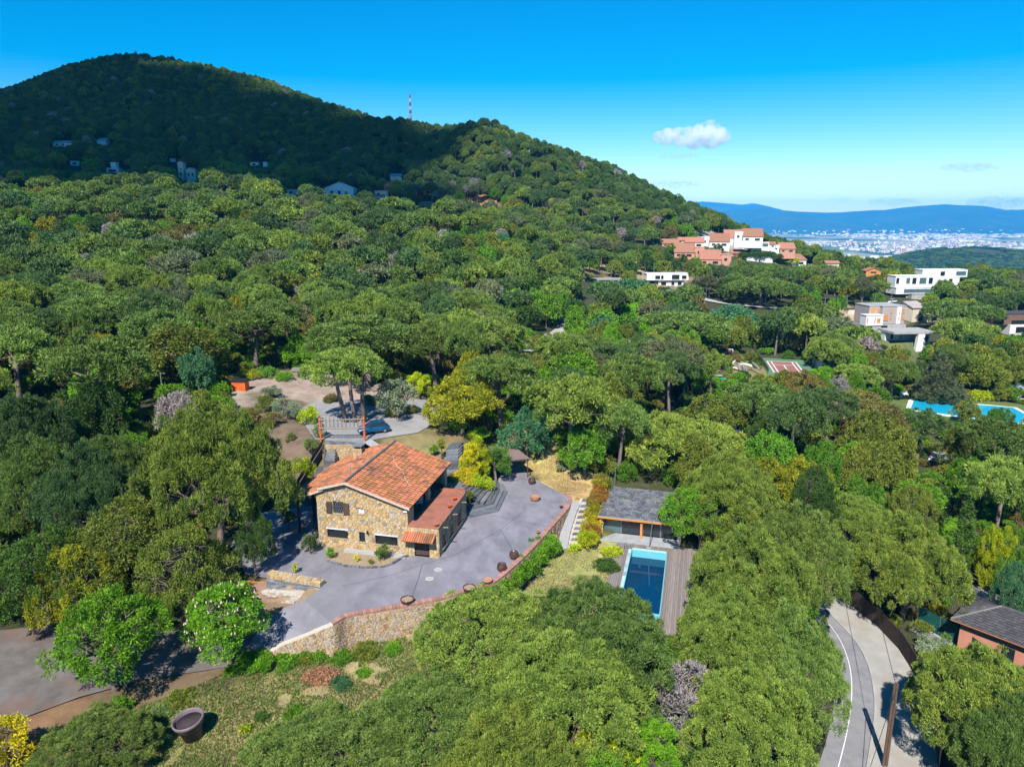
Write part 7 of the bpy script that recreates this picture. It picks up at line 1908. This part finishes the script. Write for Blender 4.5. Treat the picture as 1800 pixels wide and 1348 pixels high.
hedge('low green scrub along the foot of the lower wall', [PZ(440, 1165, -2.3), PZ(500, 1160, -2.6), PZ(560, 1155, -2.7)], 1.3, .55, ['bright', 'green'], name='shrub_bank')
# heap of dead leaves
lpz = ray_ground(565, 1192); rngq = np.random.default_rng(77)
n = 2600; a = rngq.uniform(0, 6.28, n); rr = np.sqrt(rngq.random(n)); X = lpz.x + 1.5 * rr * np.cos(a); Yq = lpz.y + .9 * rr * np.sin(a); Zq = lpz.z + 1.0 * (1 - rr ** 1.6) * (.7 + .4 * vnoise(X, Yq, .6, 8)) * rngq.uniform(.75, 1.05, n)
pq = np.stack([X, Yq, Zq], 1); ax = unit(rngq, n) * rngq.uniform(.15, .3, (n, 1)); s_ = np.cross(ax, unit(rngq, n)); s_ = s_ / (np.linalg.norm(s_, axis=1, keepdims=True) + 1e-9) * .06
V = np.stack([pq - s_, pq + s_, pq + ax], 1).reshape(-1, 3)
o = link('leaf_heap', np_mesh('leaf_heap', V, np.arange(3 * n).reshape(-1, 3), M('dead_leaf', (.42, .22, .11), (.30, .15, .08), 2, .9, tint=.5), rngq.random(n)))
tag(o, 'heap of orange brown dead leaves and cuttings on the rough lawn', kind='stuff')

# --- the woods: every nearer tree by itself
PROT = {}
def protos(kind, leaf, ck, Hc, n, lod, H=10.0, R_=5.0, cov=1.0, sizek=1.0):
    out = []
    for k in range(n):
        me, lob = crown_mesh(ck, R_, H, H * Hc, lod, 5000 + k * 13 + len(PROT) * 101, leaf, cov, sizek)
        out.append((me, trunk_mesh(ck, R_, H, H * Hc, lob, lod, 5000 + k)))
    PROT[kind, lod] = out
for lod, n in (('far', 4),):
    protos('pine', 'needle', 'pine', .44, n, lod); protos('oak', 'broad', 'oak', .86, n, lod); protos('broad', 'broad', 'oak', .92, max(2, n - 1), lod, cov=.85)
protos('pine', 'needle', 'pine', .55, 3, 'hill'); protos('oak', 'broad', 'oak', .86, 3, 'hill')
for lod in ('mid', 'far'): protos('dead', 'needle', 'pine', .6, 2, lod, cov=.28, sizek=1.0)

CLEAR = [([(p.x, p.y) for p in TERRACE], 1.0), ([(p.x, p.y) for p in POOLDECK], 1.5), ([(p.x, p.y) for p in UPPAD], 1.0), ([(p.x, p.y) for p in ROAD_IN] + [(p.x, p.y) for p in reversed(PAVE_OUT)], 1.5), ([(p.x, p.y) for p in DRIVE_L], 1.0), ([(p.x, p.y) for p in RAMP], 1.0), ([(p.x, p.y) for p in cs], 1.0), ([(p.x, p.y) for p in grow(bp_, 5)], 1.0)] + [(z_[1], .3) for z_ in ZONES]
CLEAR.append(([tuple(qw(-2, -2, 0)[:2]), tuple(qw(10, -2, 0)[:2]), tuple(qw(10, 9, 0)[:2]), tuple(qw(-2, 9, 0)[:2])], 0))
CLEAR.append(([tuple(p[:2]) for p in (E0, E1, E2, E3)], 1.5))
# sight lines kept open as they are in the photograph: house, terrace, lawns, road
keep(425, 745, 1000, 1150, 62); keep(560, 660, 780, 800, 84); keep(650, 735, 800, 800, 70); keep(880, 770, 1060, 890, 76); keep(1000, 835, 1180, 1080, 72)
keep(900, 930, 1090, 1050, 60); keep(0, 1130, 720, 1500, 48); keep(1440, 1060, 1660, 1600, 60); keep(1620, 1040, 1800, 1150, 62); keep(430, 668, 560, 720, 106); keep(1690, 1010, 1800, 1070, 72); keep(430, 720, 560, 800, 86)
KA = np.array(KEEP, float)
TA = None
def blocked(x, y, R_, H, z, kind):
    if any(math.hypot(x - bx_, y - by_) < br_ + R_ * .75 for bx_, by_, br_ in BUILT): return True
    for poly, mg in CLEAR:
        if in_poly(np.array([x]), np.array([y]), poly)[0] or (mg + R_ * .45 > 0 and seg_dist(np.array([x]), np.array([y]), poly, True)[0] < mg + R_ * .45): return True
    px, pt, d = proj(x, y, z + H); _, pb, _ = proj(x, y, z)
    hw_ = R_ * F / d
    pb_ = pt + (pb - pt) * .85
    m_k = (y < KA[:, 4]) & (px + hw_ > KA[:, 0]) & (px - hw_ < KA[:, 2]) & (pb_ > KA[:, 1]) & (pt < KA[:, 3])
    return bool(m_k.any())
# candidate places, spread evenly
def scatter(y0, y1, step, seed, wide=.80, grow_=0.0):
    r = np.random.default_rng(seed); out = []; y = y0
    while y < y1:
        s = step * (1 + grow_ * (y - y0)); w = wide * y + 14; xs = np.arange(-w, w, s)
        out.append(np.stack([xs + r.uniform(-.45, .45, len(xs)) * s + (0 if len(out) % 2 else s / 2), y + r.uniform(-.42, .42, len(xs)) * s], 1)); y += s * .9
    return np.concatenate(out)
cand = scatter(22, 430, 5.0, 17, grow_=.0007); np.random.default_rng(2).shuffle(cand)
cz = hgt(cand[:, 0], cand[:, 1])
grid = {}
def near_trees(x, y):
    i, j = int(x // 14), int(y // 14)
    for a in (-1, 0, 1):
        for b_ in (-1, 0, 1): yield from grid.get((i + a, j + b_), ())
def gadd(x, y, R_): grid.setdefault((int(x // 14), int(y // 14)), []).append((x, y, R_))
for x, y, R_ in TREES: gadd(x, y, R_)
mixn = vnoise(cand[:, 0], cand[:, 1], 34, 51); mixt = vnoise(cand[:, 0], cand[:, 1], 16, 52)
FILL = []
for (x, y), z, mv, tv in zip(cand, cz, mixn, mixt):
    pxc = 900 + F * x / (y * CP + (CAM_H - z) * SP)
    pp_ = .62 if pxc < 760 else .45
    if pxc > 1230 and y < 150: pp_ = .12
    elif pxc > 1230: pp_ = .48
    if y > 330 and pxc < 1100: pp_ = .55
    u = (mv - .5) * 1.1 + rt.random() * .9 + .05
    if u < pp_: kind = 'pine'
    elif rt.random() < .72: kind = 'oak'
    else: kind = 'broad'
    if rt.random() < .022 and y > 80: kind = 'dead'
    if kind == 'pine': R_, H = rt.uniform(3.6, 6.2), rt.uniform(8.5, 12.5)
    elif kind == 'oak': R_, H = rt.uniform(2.6, 4.4), rt.uniform(6, 9.5)
    elif kind == 'dead': R_, H = rt.uniform(2.2, 3.6), rt.uniform(7, 10)
    else: R_, H = rt.uniform(2.2, 3.6), rt.uniform(5.5, 9)
    if y < 60: R_ *= .8; H *= .75
    if any(math.hypot(x - a, y - b_) < (R_ + c) * .60 for a, b_, c in near_trees(x, y)): continue
    if blocked(x, y, R_, H, z, kind): continue
    gadd(x, y, R_)
    tn = {'pine': rt.choice(['pine', 'pine', 'pine_deep', 'pine_light', 'pine', 'pine_light', 'pine_deep', 'pine_grey']), 'oak': rt.choice(['olive', 'olive', 'brown', 'dark', 'green', 'olive', 'gold']) if tv < .62 else rt.choice(['green', 'dark', 'dark', 'olive']),
          'broad': rt.choice(['green', 'bright', 'bright', 'green', 'teal', 'green', 'grassy']) if rt.random() < .8 else 'olive', 'dead': 'dead'}[kind]
    if pxc > 1230 and y < 150 and kind == 'oak': tn = rt.choice(['olive', 'brown', 'olive', 'dark', 'gold', 'green'])
    FILL.append([kind, x, y, z, R_, H, tn, R_ / y])
FILL.sort(key=lambda f: -f[7])

# is it in view, and not behind the hill?
def horizon_filter(L_, order, zt, zg, bins=700):
    """indices of L_ whose top shows above the ground in front"""
    run = np.full(bins, -9.0); keep_ = []
    for i in order:
        x, y = L_[i][0], L_[i][1]; b_ = int((x / y + 1.0) / 2.0 * bins)
        if not 0 <= b_ < bins: continue
        if (zt[i] - CAM_H) / y >= run[b_] - .001: keep_.append(i)
        e_ = (zg[i] + (zt[i] - zg[i]) * .45 - CAM_H) / y
        for q in (b_ - 1, b_, b_ + 1):
            if 0 <= q < bins and e_ > run[q]: run[q] = e_
    return set(keep_)
LANDM = [('the orange shed', 418, 677), ('the huge round terrace pine', 368, 800), ('the three trunked pine', 607, 680), ('the golden oak', 812, 705), ('the valley road bend', 975, 568), ('the silvery willow', 1178, 535), ('the white modern house', 1175, 490),
         ('the teal shed', 1265, 666), ('the tennis court', 1385, 645), ('the taupe house', 1548, 562), ('the white slab pillar', 1612, 610), ('the bright blue pool', 1710, 722), ('the five window villa', 1605, 505), ('the dark brown modern house', 1775, 568), ('the lime green tree', 1758, 970),
         ('the oak wood pole', 1495, 900), ('the pool house', 1110, 880), ('the hillside village', 1280, 430), ('the pale hill road', 1310, 537), ('the pale gabled house', 595, 335), ('the white slope house', 850, 372), ('the red roofed tower', 330, 300),
         ('the pale post in the woods', 287, 680), ('the big chestnut', 180, 1130), ('the dead trees in the shade', 60, 280), ('the domed pool house pine', 1180, 800), ('the bare cutting', 1100, 482), ('the vivid green tree', 560, 440), ('the white stepped house', 198, 296), ('the large olive oak', 195, 930), ('the pool deck', 1200, 1020), ('the bungalow', 1745, 1095)]
KW = {'pine': 'umbrella pine', 'oak': 'holm oak', 'broad': 'broadleaf tree', 'dead': 'bare tree'}
KN = {'pine': 'umbrella_pine', 'oak': 'holm_oak', 'broad': 'broadleaf_tree', 'dead': 'bare_tree'}
ORD = ['', 'second ', 'third ', 'fourth ', 'fifth ', 'sixth ', 'seventh ', 'eighth ', 'ninth ', 'tenth ', 'eleventh ', 'twelfth ', 'thirteenth ', 'fourteenth ', 'fifteenth ', 'sixteenth ']
CAP = {'pine': 270, 'oak': 280, 'broad': 200, 'dead': 40}
nind = dict.fromkeys(CAP, 0); REST = []; IND = []
order = sorted(range(len(FILL)), key=lambda i: FILL[i][2])
LL = [(f[1], f[2]) for f in FILL]
vis = horizon_filter(LL, order, [f[3] + f[5] for f in FILL], [f[3] for f in FILL], 260)
for i, f in enumerate(FILL):
    px, pt, d = proj(f[1], f[2], f[3] + f[5] * .7)
    inside = -90 < px < 1890 and pt < 1400
    if not inside or i not in vis:
        if -400 < px < 2200: REST.append(f)
        continue
    if nind[f[0]] < CAP[f[0]] and f[2] < 330: nind[f[0]] += 1; IND.append((f, float(px), float(pt)))
    else: REST.append(f)
used = {}
lab_of = []
for f, px, py in sorted(IND, key=lambda q: q[0][2]):
    best = min(LANDM, key=lambda l: (l[1] - px) ** 2 + ((l[2] - py) * 1.6) ** 2)
    dx, dy = px - best[1], (py - best[2]) * 1.6
    if abs(dx) > abs(dy): side = 'right of' if dx > 0 else 'left of'
    else: side = 'in front of' if dy > 0 else 'behind'
    lab_of.append((f, best[0], side, math.hypot(dx, dy)))
grp = {}
for f, lm, side, dd_ in lab_of: grp.setdefault((f[0], f[6], lm, side), []).append((dd_, f))
fin = {}
for (kd, tn, lm, side), L_ in grp.items():
    L_.sort(key=lambda q: q[0])
    for k, (dd_, f) in enumerate(L_):
        what = TWORD[tn] + ' ' + KW[kd]
        if kd == 'dead': what = 'leafless grey tree'
        fin[id(f)] = f'{what}, {ORD[k] or "first "}one {side} {lm}' if k < 16 else f'{what} further off {side} {lm}'
for f, lm, side, dd_ in lab_of:
    kind, x, y, z, R_, H, tn, _ = f
    lod = 'near' if y < 78 else 'mid' if y < 175 else 'far'
    if kind == 'dead' and lod == 'near': lod = 'mid'
    if lod != 'far' and kind != 'dead': me, tme, nR, nH = pool_mesh(kind, lod, rt.randrange(60))
    else: (me, tme), nR, nH = rt.choice(PROT[kind, lod]), 5.0, 10.0
    t = thing(KN[kind], fin[id(f)], 'tree', (x, y, z - .1), rt.uniform(0, 6.28), KW[kind] + 's of the wood')
    t.scale = (R_ / nR, R_ / nR, H / nH)
    c = link('crown', me, t); tone(c, tn, rt); link('trunk', tme, t)
print('individual', nind, 'rest', len(REST), 'fill', len(FILL))

# --- the rest of the wood, and the hill: one mass each
PC_ = bpy.data.collections.new('tree_kinds')
PLIST = []
TMAT = {}
def tmat(tn, me):
    ndl = me.materials[0].name.startswith('leaves_needle'); k = (tn, ndl)
    if k not in TMAT: TMAT[k] = leaf_mat('mass_%s_%s' % (tn, 'needle' if ndl else 'broad'), .34, .5, colour=TONE[tn])
    return TMAT[k]
PM = {}
def proto_obj(me, tme, tn, nm):
    """crown and trunk in one mesh object kept outside the scene, for the massed woods"""
    if me.name not in PM:
        bm = bmesh.new(); bm.from_mesh(me); k = len(bm.faces)
        if tme: bm.from_mesh(tme)
        bm.faces.ensure_lookup_table()
        for f in bm.faces[k:]: f.material_index = 1
        m2 = bpy.data.meshes.new('kind_mesh'); bm.to_mesh(m2); bm.free()
        m2.materials.append(tmat(tn, me)); m2.materials.append(BARK); PM[me.name] = m2
    o = bpy.data.objects.new(nm, PM[me.name]); PC_.objects.link(o)
    o.material_slots[0].link = 'OBJECT'; o.material_slots[0].material = tmat(tn, me); return o
IDX = {}
def reg(kind, lod, tns):
    for tn in tns:
        for k, (me, tme) in enumerate(PROT[kind, lod]):
            nm = 'kind_%04d' % len(PLIST); PLIST.append(nm); proto_obj(me, tme, tn, nm); IDX.setdefault((kind, lod, tn), []).append(len(PLIST) - 1)
reg('pine', 'far', ['pine', 'pine_deep', 'pine_light', 'pine_grey']); reg('oak', 'far', ['olive', 'brown', 'dark', 'green', 'gold']); reg('broad', 'far', ['green', 'bright', 'lime', 'teal', 'grassy', 'olive']); reg('dead', 'far', ['dead'])
reg('pine', 'hill', ['pine', 'pine_deep', 'pine_light']); reg('oak', 'hill', ['olive', 'dark', 'green'])

def forest(name, label, pts, scl, rot, idx, kind='stuff'):
    me = bpy.data.meshes.new(name); me.vertices.add(len(pts)); me.vertices.foreach_set('co', np.asarray(pts, np.float32).ravel())
    a = me.attributes.new('scl', 'FLOAT_VECTOR', 'POINT'); a.data.foreach_set('vector', np.asarray(scl, np.float32).ravel())
    a = me.attributes.new('spin', 'FLOAT_VECTOR', 'POINT'); a.data.foreach_set('vector', np.stack([np.zeros(len(pts)), np.zeros(len(pts)), rot], 1).astype(np.float32).ravel())
    a = me.attributes.new('which', 'INT', 'POINT'); a.data.foreach_set('value', np.asarray(idx, np.int32))
    me.update(); o = link(name, me); tag(o, label, kind=kind)
    ng = bpy.data.node_groups.new(name, 'GeometryNodeTree')
    ng.interface.new_socket('Geometry', in_out='INPUT', socket_type='NodeSocketGeometry'); ng.interface.new_socket('Geometry', in_out='OUTPUT', socket_type='NodeSocketGeometry')
    gi, go = ng.nodes.new('NodeGroupInput'), ng.nodes.new('NodeGroupOutput')
    ip = ng.nodes.new('GeometryNodeInstanceOnPoints'); ci = ng.nodes.new('GeometryNodeCollectionInfo')
    ci.inputs['Collection'].default_value = PC_; ci.inputs['Separate Children'].default_value = True; ci.inputs['Reset Children'].default_value = True
    def named(nm, tp):
        q = ng.nodes.new('GeometryNodeInputNamedAttribute'); q.data_type = tp; q.inputs['Name'].default_value = nm; return q.outputs[0]
    ip.inputs['Pick Instance'].default_value = True
    ng.links.new(gi.outputs[0], ip.inputs['Points']); ng.links.new(ci.outputs[0], ip.inputs['Instance'])
    ng.links.new(named('which', 'INT'), ip.inputs['Instance Index']); ng.links.new(named('scl', 'FLOAT_VECTOR'), ip.inputs['Scale'])
    e2r = ng.nodes.new('FunctionNodeEulerToRotation'); ng.links.new(named('spin', 'FLOAT_VECTOR'), e2r.inputs[0]); ng.links.new(e2r.outputs[0], ip.inputs['Rotation'])
    ng.links.new(ip.outputs[0], go.inputs[0])
    md = o.modifiers.new('woods', 'NODES'); md.node_group = ng
    return o
pts, scl, rot, idx = [], [], [], []
for kind, x, y, z, R_, H, tn, _ in REST:
    key = (kind, 'far', tn)
    if key not in IDX: key = ('oak', 'far', 'olive')
    pts.append((x, y, z - .1)); scl.append((R_ / 5, R_ / 5, H / 10)); rot.append(rt.uniform(0, 6.28)); idx.append(rt.choice(IDX[key]))
forest('far_wood', 'far pine and oak wood covering the upper slopes behind the nearer trees', pts, scl, rot, idx)
# wooded hill
hc_ = scatter(428, 1010, 5.4, 23, wide=.86, grow_=.0006); hz = hgt(hc_[:, 0], hc_[:, 1]); rh = np.random.default_rng(9)
Rh = rh.uniform(2.3, 4.3, len(hc_)); Hh_ = rh.uniform(6.5, 11.5, len(hc_))
od = np.argsort(hc_[:, 1]); vs_ = horizon_filter(hc_, od, hz + Hh_, hz, 320)
mv = vnoise(hc_[:, 0], hc_[:, 1], 60, 61)
pts, scl, rot, idx = [], [], [], []
for i in vs_:
    x, y = hc_[i]
    if any(math.hypot(x - bx_, y - by_) < br_ + 3 for bx_, by_, br_ in BUILT): continue
    px, pt, d = proj(x, y, hz[i] + Hh_[i]); _, pb, _ = proj(x, y, hz[i] + 2); hw_ = Rh[i] * F / d
    if ((y < KA[:, 4]) & (px + hw_ > KA[:, 0]) & (px - hw_ < KA[:, 2]) & (pb > KA[:, 1]) & (pt < KA[:, 3])).any(): continue
    u = rh.random() + (mv[i] - .5)
    if rh.random() < .02: key = ('dead', 'far', 'dead')
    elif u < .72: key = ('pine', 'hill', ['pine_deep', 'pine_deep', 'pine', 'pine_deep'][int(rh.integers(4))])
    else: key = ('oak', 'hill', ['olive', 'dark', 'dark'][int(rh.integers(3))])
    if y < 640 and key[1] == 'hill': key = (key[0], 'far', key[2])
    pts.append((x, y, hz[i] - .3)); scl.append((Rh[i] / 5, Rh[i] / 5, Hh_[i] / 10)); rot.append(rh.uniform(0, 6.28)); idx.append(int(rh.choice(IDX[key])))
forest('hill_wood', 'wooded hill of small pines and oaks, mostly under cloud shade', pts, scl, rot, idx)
# low wooded hill before the plain
wc = scatter(1750, 2600, 15, 29, wide=1.0); wc = wc[(wc[:, 0] / wc[:, 1] > .34) & (wc[:, 0] / wc[:, 1] < .8)]; wz = hgt(wc[:, 0], wc[:, 1])
cl_ = (vnoise(wc[:, 0], wc[:, 1], 120, 71) < .72) & (wz > -128); wc, wz = wc[cl_], wz[cl_]
n = len(wc); forest('low_hill_wood', 'dark low wooded hill standing before the towns of the plain', np.stack([wc[:, 0], wc[:, 1], wz - .5], 1), np.stack([rh.uniform(1.5, 2.2, n), rh.uniform(1.5, 2.2, n), rh.uniform(.7, 1.1, n)], 1), rh.uniform(0, 6.28, n), [int(rh.choice(IDX['oak', 'hill', 'dark'] + IDX['pine', 'hill', 'pine'])) for _ in range(n)])
print('hill', len(vs_), 'low', n)

# --- undergrowth between the trees
NG0 = len(PLIST)
me_u = [crown_mesh('oak', 1.0, 1.3, 1.28, 'mid', 7000 + k, 'broad', .9, .55)[0] for k in range(3)]
for tn in ('green', 'olive', 'dark', 'bright', 'brown'):
    for me in me_u:
        nm = 'kind_%04d' % len(PLIST); PLIST.append(nm); proto_obj(me, None, tn, nm)
uc = scatter(24, 215, 2.6, 37, grow_=.004); uz = hgt(uc[:, 0], uc[:, 1])
pts, scl, rot, idx = [], [], [], []
okm = np.ones(len(uc), bool)
for poly, mg in CLEAR:
    P = np.array(poly); sel = (uc[:, 0] > P[:, 0].min() - 4) & (uc[:, 0] < P[:, 0].max() + 4) & (uc[:, 1] > P[:, 1].min() - 4) & (uc[:, 1] < P[:, 1].max() + 4)
    if sel.any():
        q = uc[sel]; okm[sel] &= ~(in_poly(q[:, 0], q[:, 1], poly) | (seg_dist(q[:, 0], q[:, 1], poly, True) < mg * .6 + .5))
for bx_, by_, br_ in BUILT: okm &= np.hypot(uc[:, 0] - bx_, uc[:, 1] - by_) > br_ + .5
px, pt, d = proj(uc[:, 0], uc[:, 1], uz + 1.4); _, pb, _ = proj(uc[:, 0], uc[:, 1], uz)
for k0, k1, k2, k3, kY in KEEP: okm &= ~((uc[:, 1] < kY) & (px + 1200 / d > k0) & (px - 1200 / d < k2) & (pb > k1) & (pt < k3))
okm &= (px > -120) & (px < 1920)
for (x, y), z in zip(uc[okm], uz[okm]):
    s = rt.uniform(.7, 1.7); pts.append((x, y, z - .1)); scl.append((s, s, s * rt.uniform(.7, 1.2))); rot.append(rt.uniform(0, 6.28)); idx.append(NG0 + rt.randrange(15))
forest('undergrowth', 'low bushy undergrowth filling the gaps between the trees', pts, scl, rot, idx)
print('undergrowth', len(pts))
# reeds in the valley
def reeds(label, pts_px, n, h, col):
    rr_ = np.random.default_rng(len(label)); P = [ray_ground(*q) for q in pts_px]; A = np.array([(p.x, p.y) for p in P])
    lo, hi = A.min(0), A.max(0); q = rr_.uniform(lo, hi, (n * 3, 2)); q = q[in_poly(q[:, 0], q[:, 1], A)][:n]; z = hgt(q[:, 0], q[:, 1]); m = len(q)
    b_ = np.stack([q[:, 0], q[:, 1], z], 1); ax = rr_.normal(size=(m, 3)) * .28; ax[:, 2] = 1; ax *= h * rr_.uniform(.5, 1.1, (m, 1)); s = np.stack([rr_.normal(size=m), rr_.normal(size=m), np.zeros(m)], 1) * .16
    V = np.stack([b_ - s, b_ + s, b_ + ax], 1).reshape(-1, 3)
    o = link('reeds', np_mesh('reeds', V, np.arange(3 * m).reshape(-1, 3), LEAF, rr_.random(m))); o.color = col; tag(o, label, kind='stuff')
reeds('tall pale reeds swaying in the valley behind the umbrella pines', [(590, 560), (700, 545), (830, 560), (850, 590), (700, 585), (600, 580)], 7000, 4.5, (.22, .22, .12, 1))
# grass on the rough lawn, the pool lawn and the dry lawn
def grass(label, poly_px, z, n, h, w, col, thr=.0):
    rr_ = np.random.default_rng(n); P = [PZ(a, c, z) for a, c in poly_px]; A = np.array([(p.x, p.y) for p in P])
    lo, hi = A.min(0), A.max(0); q = rr_.uniform(lo, hi, (n * 4, 2)); q = q[in_poly(q[:, 0], q[:, 1], A)]
    q = q[vnoise(q[:, 0], q[:, 1], 2.6, 81) * .6 + vnoise(q[:, 0], q[:, 1], .8, 82) * .4 > thr][:n]; zz = hgt(q[:, 0], q[:, 1]); m = len(q)
    b_ = np.stack([q[:, 0], q[:, 1], zz], 1); ax = rr_.normal(size=(m, 3)) * .5; ax[:, 2] = 1; ax *= h * rr_.uniform(.4, 1.2, (m, 1)); s = np.stack([rr_.normal(size=m), rr_.normal(size=m), np.zeros(m)], 1) * w
    V = np.stack([b_ - s, b_ + s, b_ + ax], 1).reshape(-1, 3)
    o = link('grass', np_mesh('grass', V, np.arange(3 * m).reshape(-1, 3), LEAF, rr_.random(m))); o.color = col; tag(o, label, kind='stuff')
RL = [(-40, 1420), (60, 1290), (230, 1250), (420, 1190), (470, 1155), (600, 1148), (740, 1118), (900, 1060), (800, 1380), (400, 1420)]
grass('rough green grass growing in patches on the lower lawn', RL, -3, 70000, .22, .022, (.115, .19, .03, 1), .42)
grass('dry straw grass on the lower lawn', RL, -3, 30000, .15, .018, (.30, .23, .12, 1), .3)
PLN = [(890, 1050), (960, 960), (1000, 900), (1035, 965), (1090, 955), (1070, 1075), (1000, 1085)]
grass('short pale grass on the lawn beside the pool', PLN, -2.6, 26000, .12, .016, (.20, .19, .07, 1), .3)
DLN = [(885, 768), (930, 782), (1010, 832), (1058, 842), (1034, 878), (1005, 876), (958, 848), (925, 824), (905, 795)]
grass('dry yellow grass on the lawn behind the terrace', DLN, 0, 20000, .10, .016, (.38, .27, .11, 1), .35)

# ------------------------------------------------------------------ clouds
def cloud(label, c, size, blobs, seed, dens, kind='thing'):
    rr_ = random.Random(seed); bm = bmesh.new()
    for x, y, z, r_ in blobs:
        m4 = Matrix.Translation((x * size, y * size, z * size)) @ Matrix.Scale(r_ * size, 4)
        bmesh.ops.create_icosphere(bm, subdivisions=3, radius=1, matrix=m4)
    me = bpy.data.meshes.new('cloud'); bm.to_mesh(me); bm.free()
    o = link('cloud', me); o.location = c
    rm = o.modifiers.new('join', 'REMESH'); rm.mode = 'VOXEL'; rm.voxel_size = size * .035
    m = bpy.data.materials.new('cloud_vapour'); m.use_nodes = True; nt = m.node_tree; N, L = nt.nodes, nt.links
    N.remove(N['Principled BSDF']); pv = N.new('ShaderNodeVolumePrincipled'); pv.inputs['Color'].default_value = (1, 1, 1, 1); pv.inputs['Anisotropy'].default_value = .2
    tc = N.new('ShaderNodeTexCoord'); ns = N.new('ShaderNodeTexNoise'); ns.inputs['Scale'].default_value = 3.2 / size; ns.inputs['Detail'].default_value = 5; ns.inputs['Roughness'].default_value = .62
    L.new(tc.outputs['Object'], ns.inputs['Vector']); mr = N.new('ShaderNodeMapRange'); mr.inputs['From Min'].default_value = .42; mr.inputs['From Max'].default_value = .62; mr.inputs['To Max'].default_value = dens
    L.new(ns.outputs[0], mr.inputs['Value']); L.new(mr.outputs[0], pv.inputs['Density']); L.new(pv.outputs[0], N['Material Output'].inputs['Volume'])
    me.materials.append(m)
    tag(o, label, 'cloud'); return o
HAZE_D = 7.0e-5
CLOUD_SPOTS = [(-150, 230, 600, 110), (60, 260, 560, 120), (60, 180, 680, 110), (250, 190, 700, 105), (250, 290, 480, 95), (330, 240, 620, 105), (430, 225, 620, 85), (540, 265, 540, 75), (620, 262, 560, 55), (640, 290, 490, 60), (720, 280, 500, 45), (780, 262, 520, 30), (-100, 120, 800, 120), (110, 140, 790, 95), (260, 130, 840, 60),
 (100, 300, 410, 75), (300, 312, 400, 62), (480, 325, 395, 55), (620, 335, 390, 42), (720, 330, 400, 34), (-80, 290, 420, 80)]
HAZE_D = 6.4e-5
def cloud_mesh(label, c, size, blobs, seed, mat):
    bm = bmesh.new()
    for x, y, z, r_ in blobs:
        m4 = Matrix.Translation((x * size, y * size, z * size)) @ Matrix.Diagonal((r_ * size, r_ * size, r_ * size * .6, 1))
        g = bmesh.ops.create_icosphere(bm, subdivisions=4, radius=1, matrix=m4)
        for v in g['verts']:
            q = v.co / size; v.co += v.co.normalized() * size * .10 * (mnoise.noise(q * 5 + Vector((seed, 0, 0))) + .5 * mnoise.noise(q * 11))
    me = bpy.data.meshes.new('cloud'); bm.to_mesh(me); bm.free(); me.materials.append(mat)
    o = link('cloud', me); o.location = c; tag(o, label, 'cloud'); return o
# the cloud high behind the camera whose shade lies on the hill
CLOUDM, nt, N, L, b = base_mat('thick_cloud')
b.inputs['Base Color'].default_value = (.9, .9, .9, 1); b.inputs['Roughness'].default_value = 1; b.inputs['Specular IOR Level'].default_value = 0
SH_ALT = 2600.0
def shade_src(px, py, Y):
    p = PY(px, py, Y); k = (SH_ALT - p.z) / -SUN_DIR.z; return p - SUN_DIR * k
S0 = shade_src(330, 245, 660)
print('cloud at', S0)
cm = []
for px, py, Y, r_ in CLOUD_SPOTS:
    q = shade_src(px, py, Y) - S0; cm.append((q.x / 100, q.y / 100, q.z / 100 * 0, r_ / 100))
cloud_mesh('large white cloud high behind the viewer, shading the hill', S0, 100.0, cm, 3.3, CLOUDM)
cp_ = PY(1216, 243, 4200)
cloud('small white fluffy cloud alone in the blue sky', cp_, 165, [(-1.15, 0, .02, .22), (-.85, 0, .04, .30), (-.45, 0, .03, .34), (-.05, 0, .06, .36), (.35, 0, .10, .42), (.62, .1, .22, .40), (.98, 0, .06, .32), (1.15, 0, .0, .2), (.7, 0, -.02, .36), (.1, 0, -.05, .34)], 5, .05)
for lab, px, py, Y, s, dn in (('faint grey wisp of cloud under the fluffy one', 1192, 275, 4600, 90, .010), ('thin grey cloud on the right over the plain', 1700, 294, 6500, 180, .010), ('faint cloud just above the ridge line', 1182, 324, 7000, 170, .008), ('long pale cloud bank over the right mountains', 1760, 356, 15500, 560, .0022), ('pale cloud bank over the middle mountains', 1570, 355, 15500, 400, .002), ('tiny wisp left of the mountain cloud banks', 1475, 351, 15500, 180, .003)):
    c_ = PY(px, py, Y); o = cloud(lab, c_, s, [(-1, 0, 0, .35), (-.4, 0, .05, .45), (.2, 0, .0, .5), (.8, 0, .05, .4), (1.3, 0, 0, .3)], 6, dn); o.scale = (1, 1, .55)

# ------------------------------------------------------------------ air
HZ = bpy.data.materials.new('haze_air'); HZ.use_nodes = True
N, L = HZ.node_tree.nodes, HZ.node_tree.links
N.remove(N['Principled BSDF'])
pv = N.new('ShaderNodeVolumePrincipled'); pv.inputs['Color'].default_value = (.04, .44, 1.0, 1); pv.inputs['Density'].default_value = HAZE_D; pv.inputs['Anisotropy'].default_value = -.35
L.new(pv.outputs[0], N['Material Output'].inputs['Volume'])
mb = MB(); mb.box(-16000, 16000, -1500, 17500, -260, 420)
o = mb.build('haze', HZ); tag(o, 'thin blue haze lying over the far plain and mountains', kind='stuff')
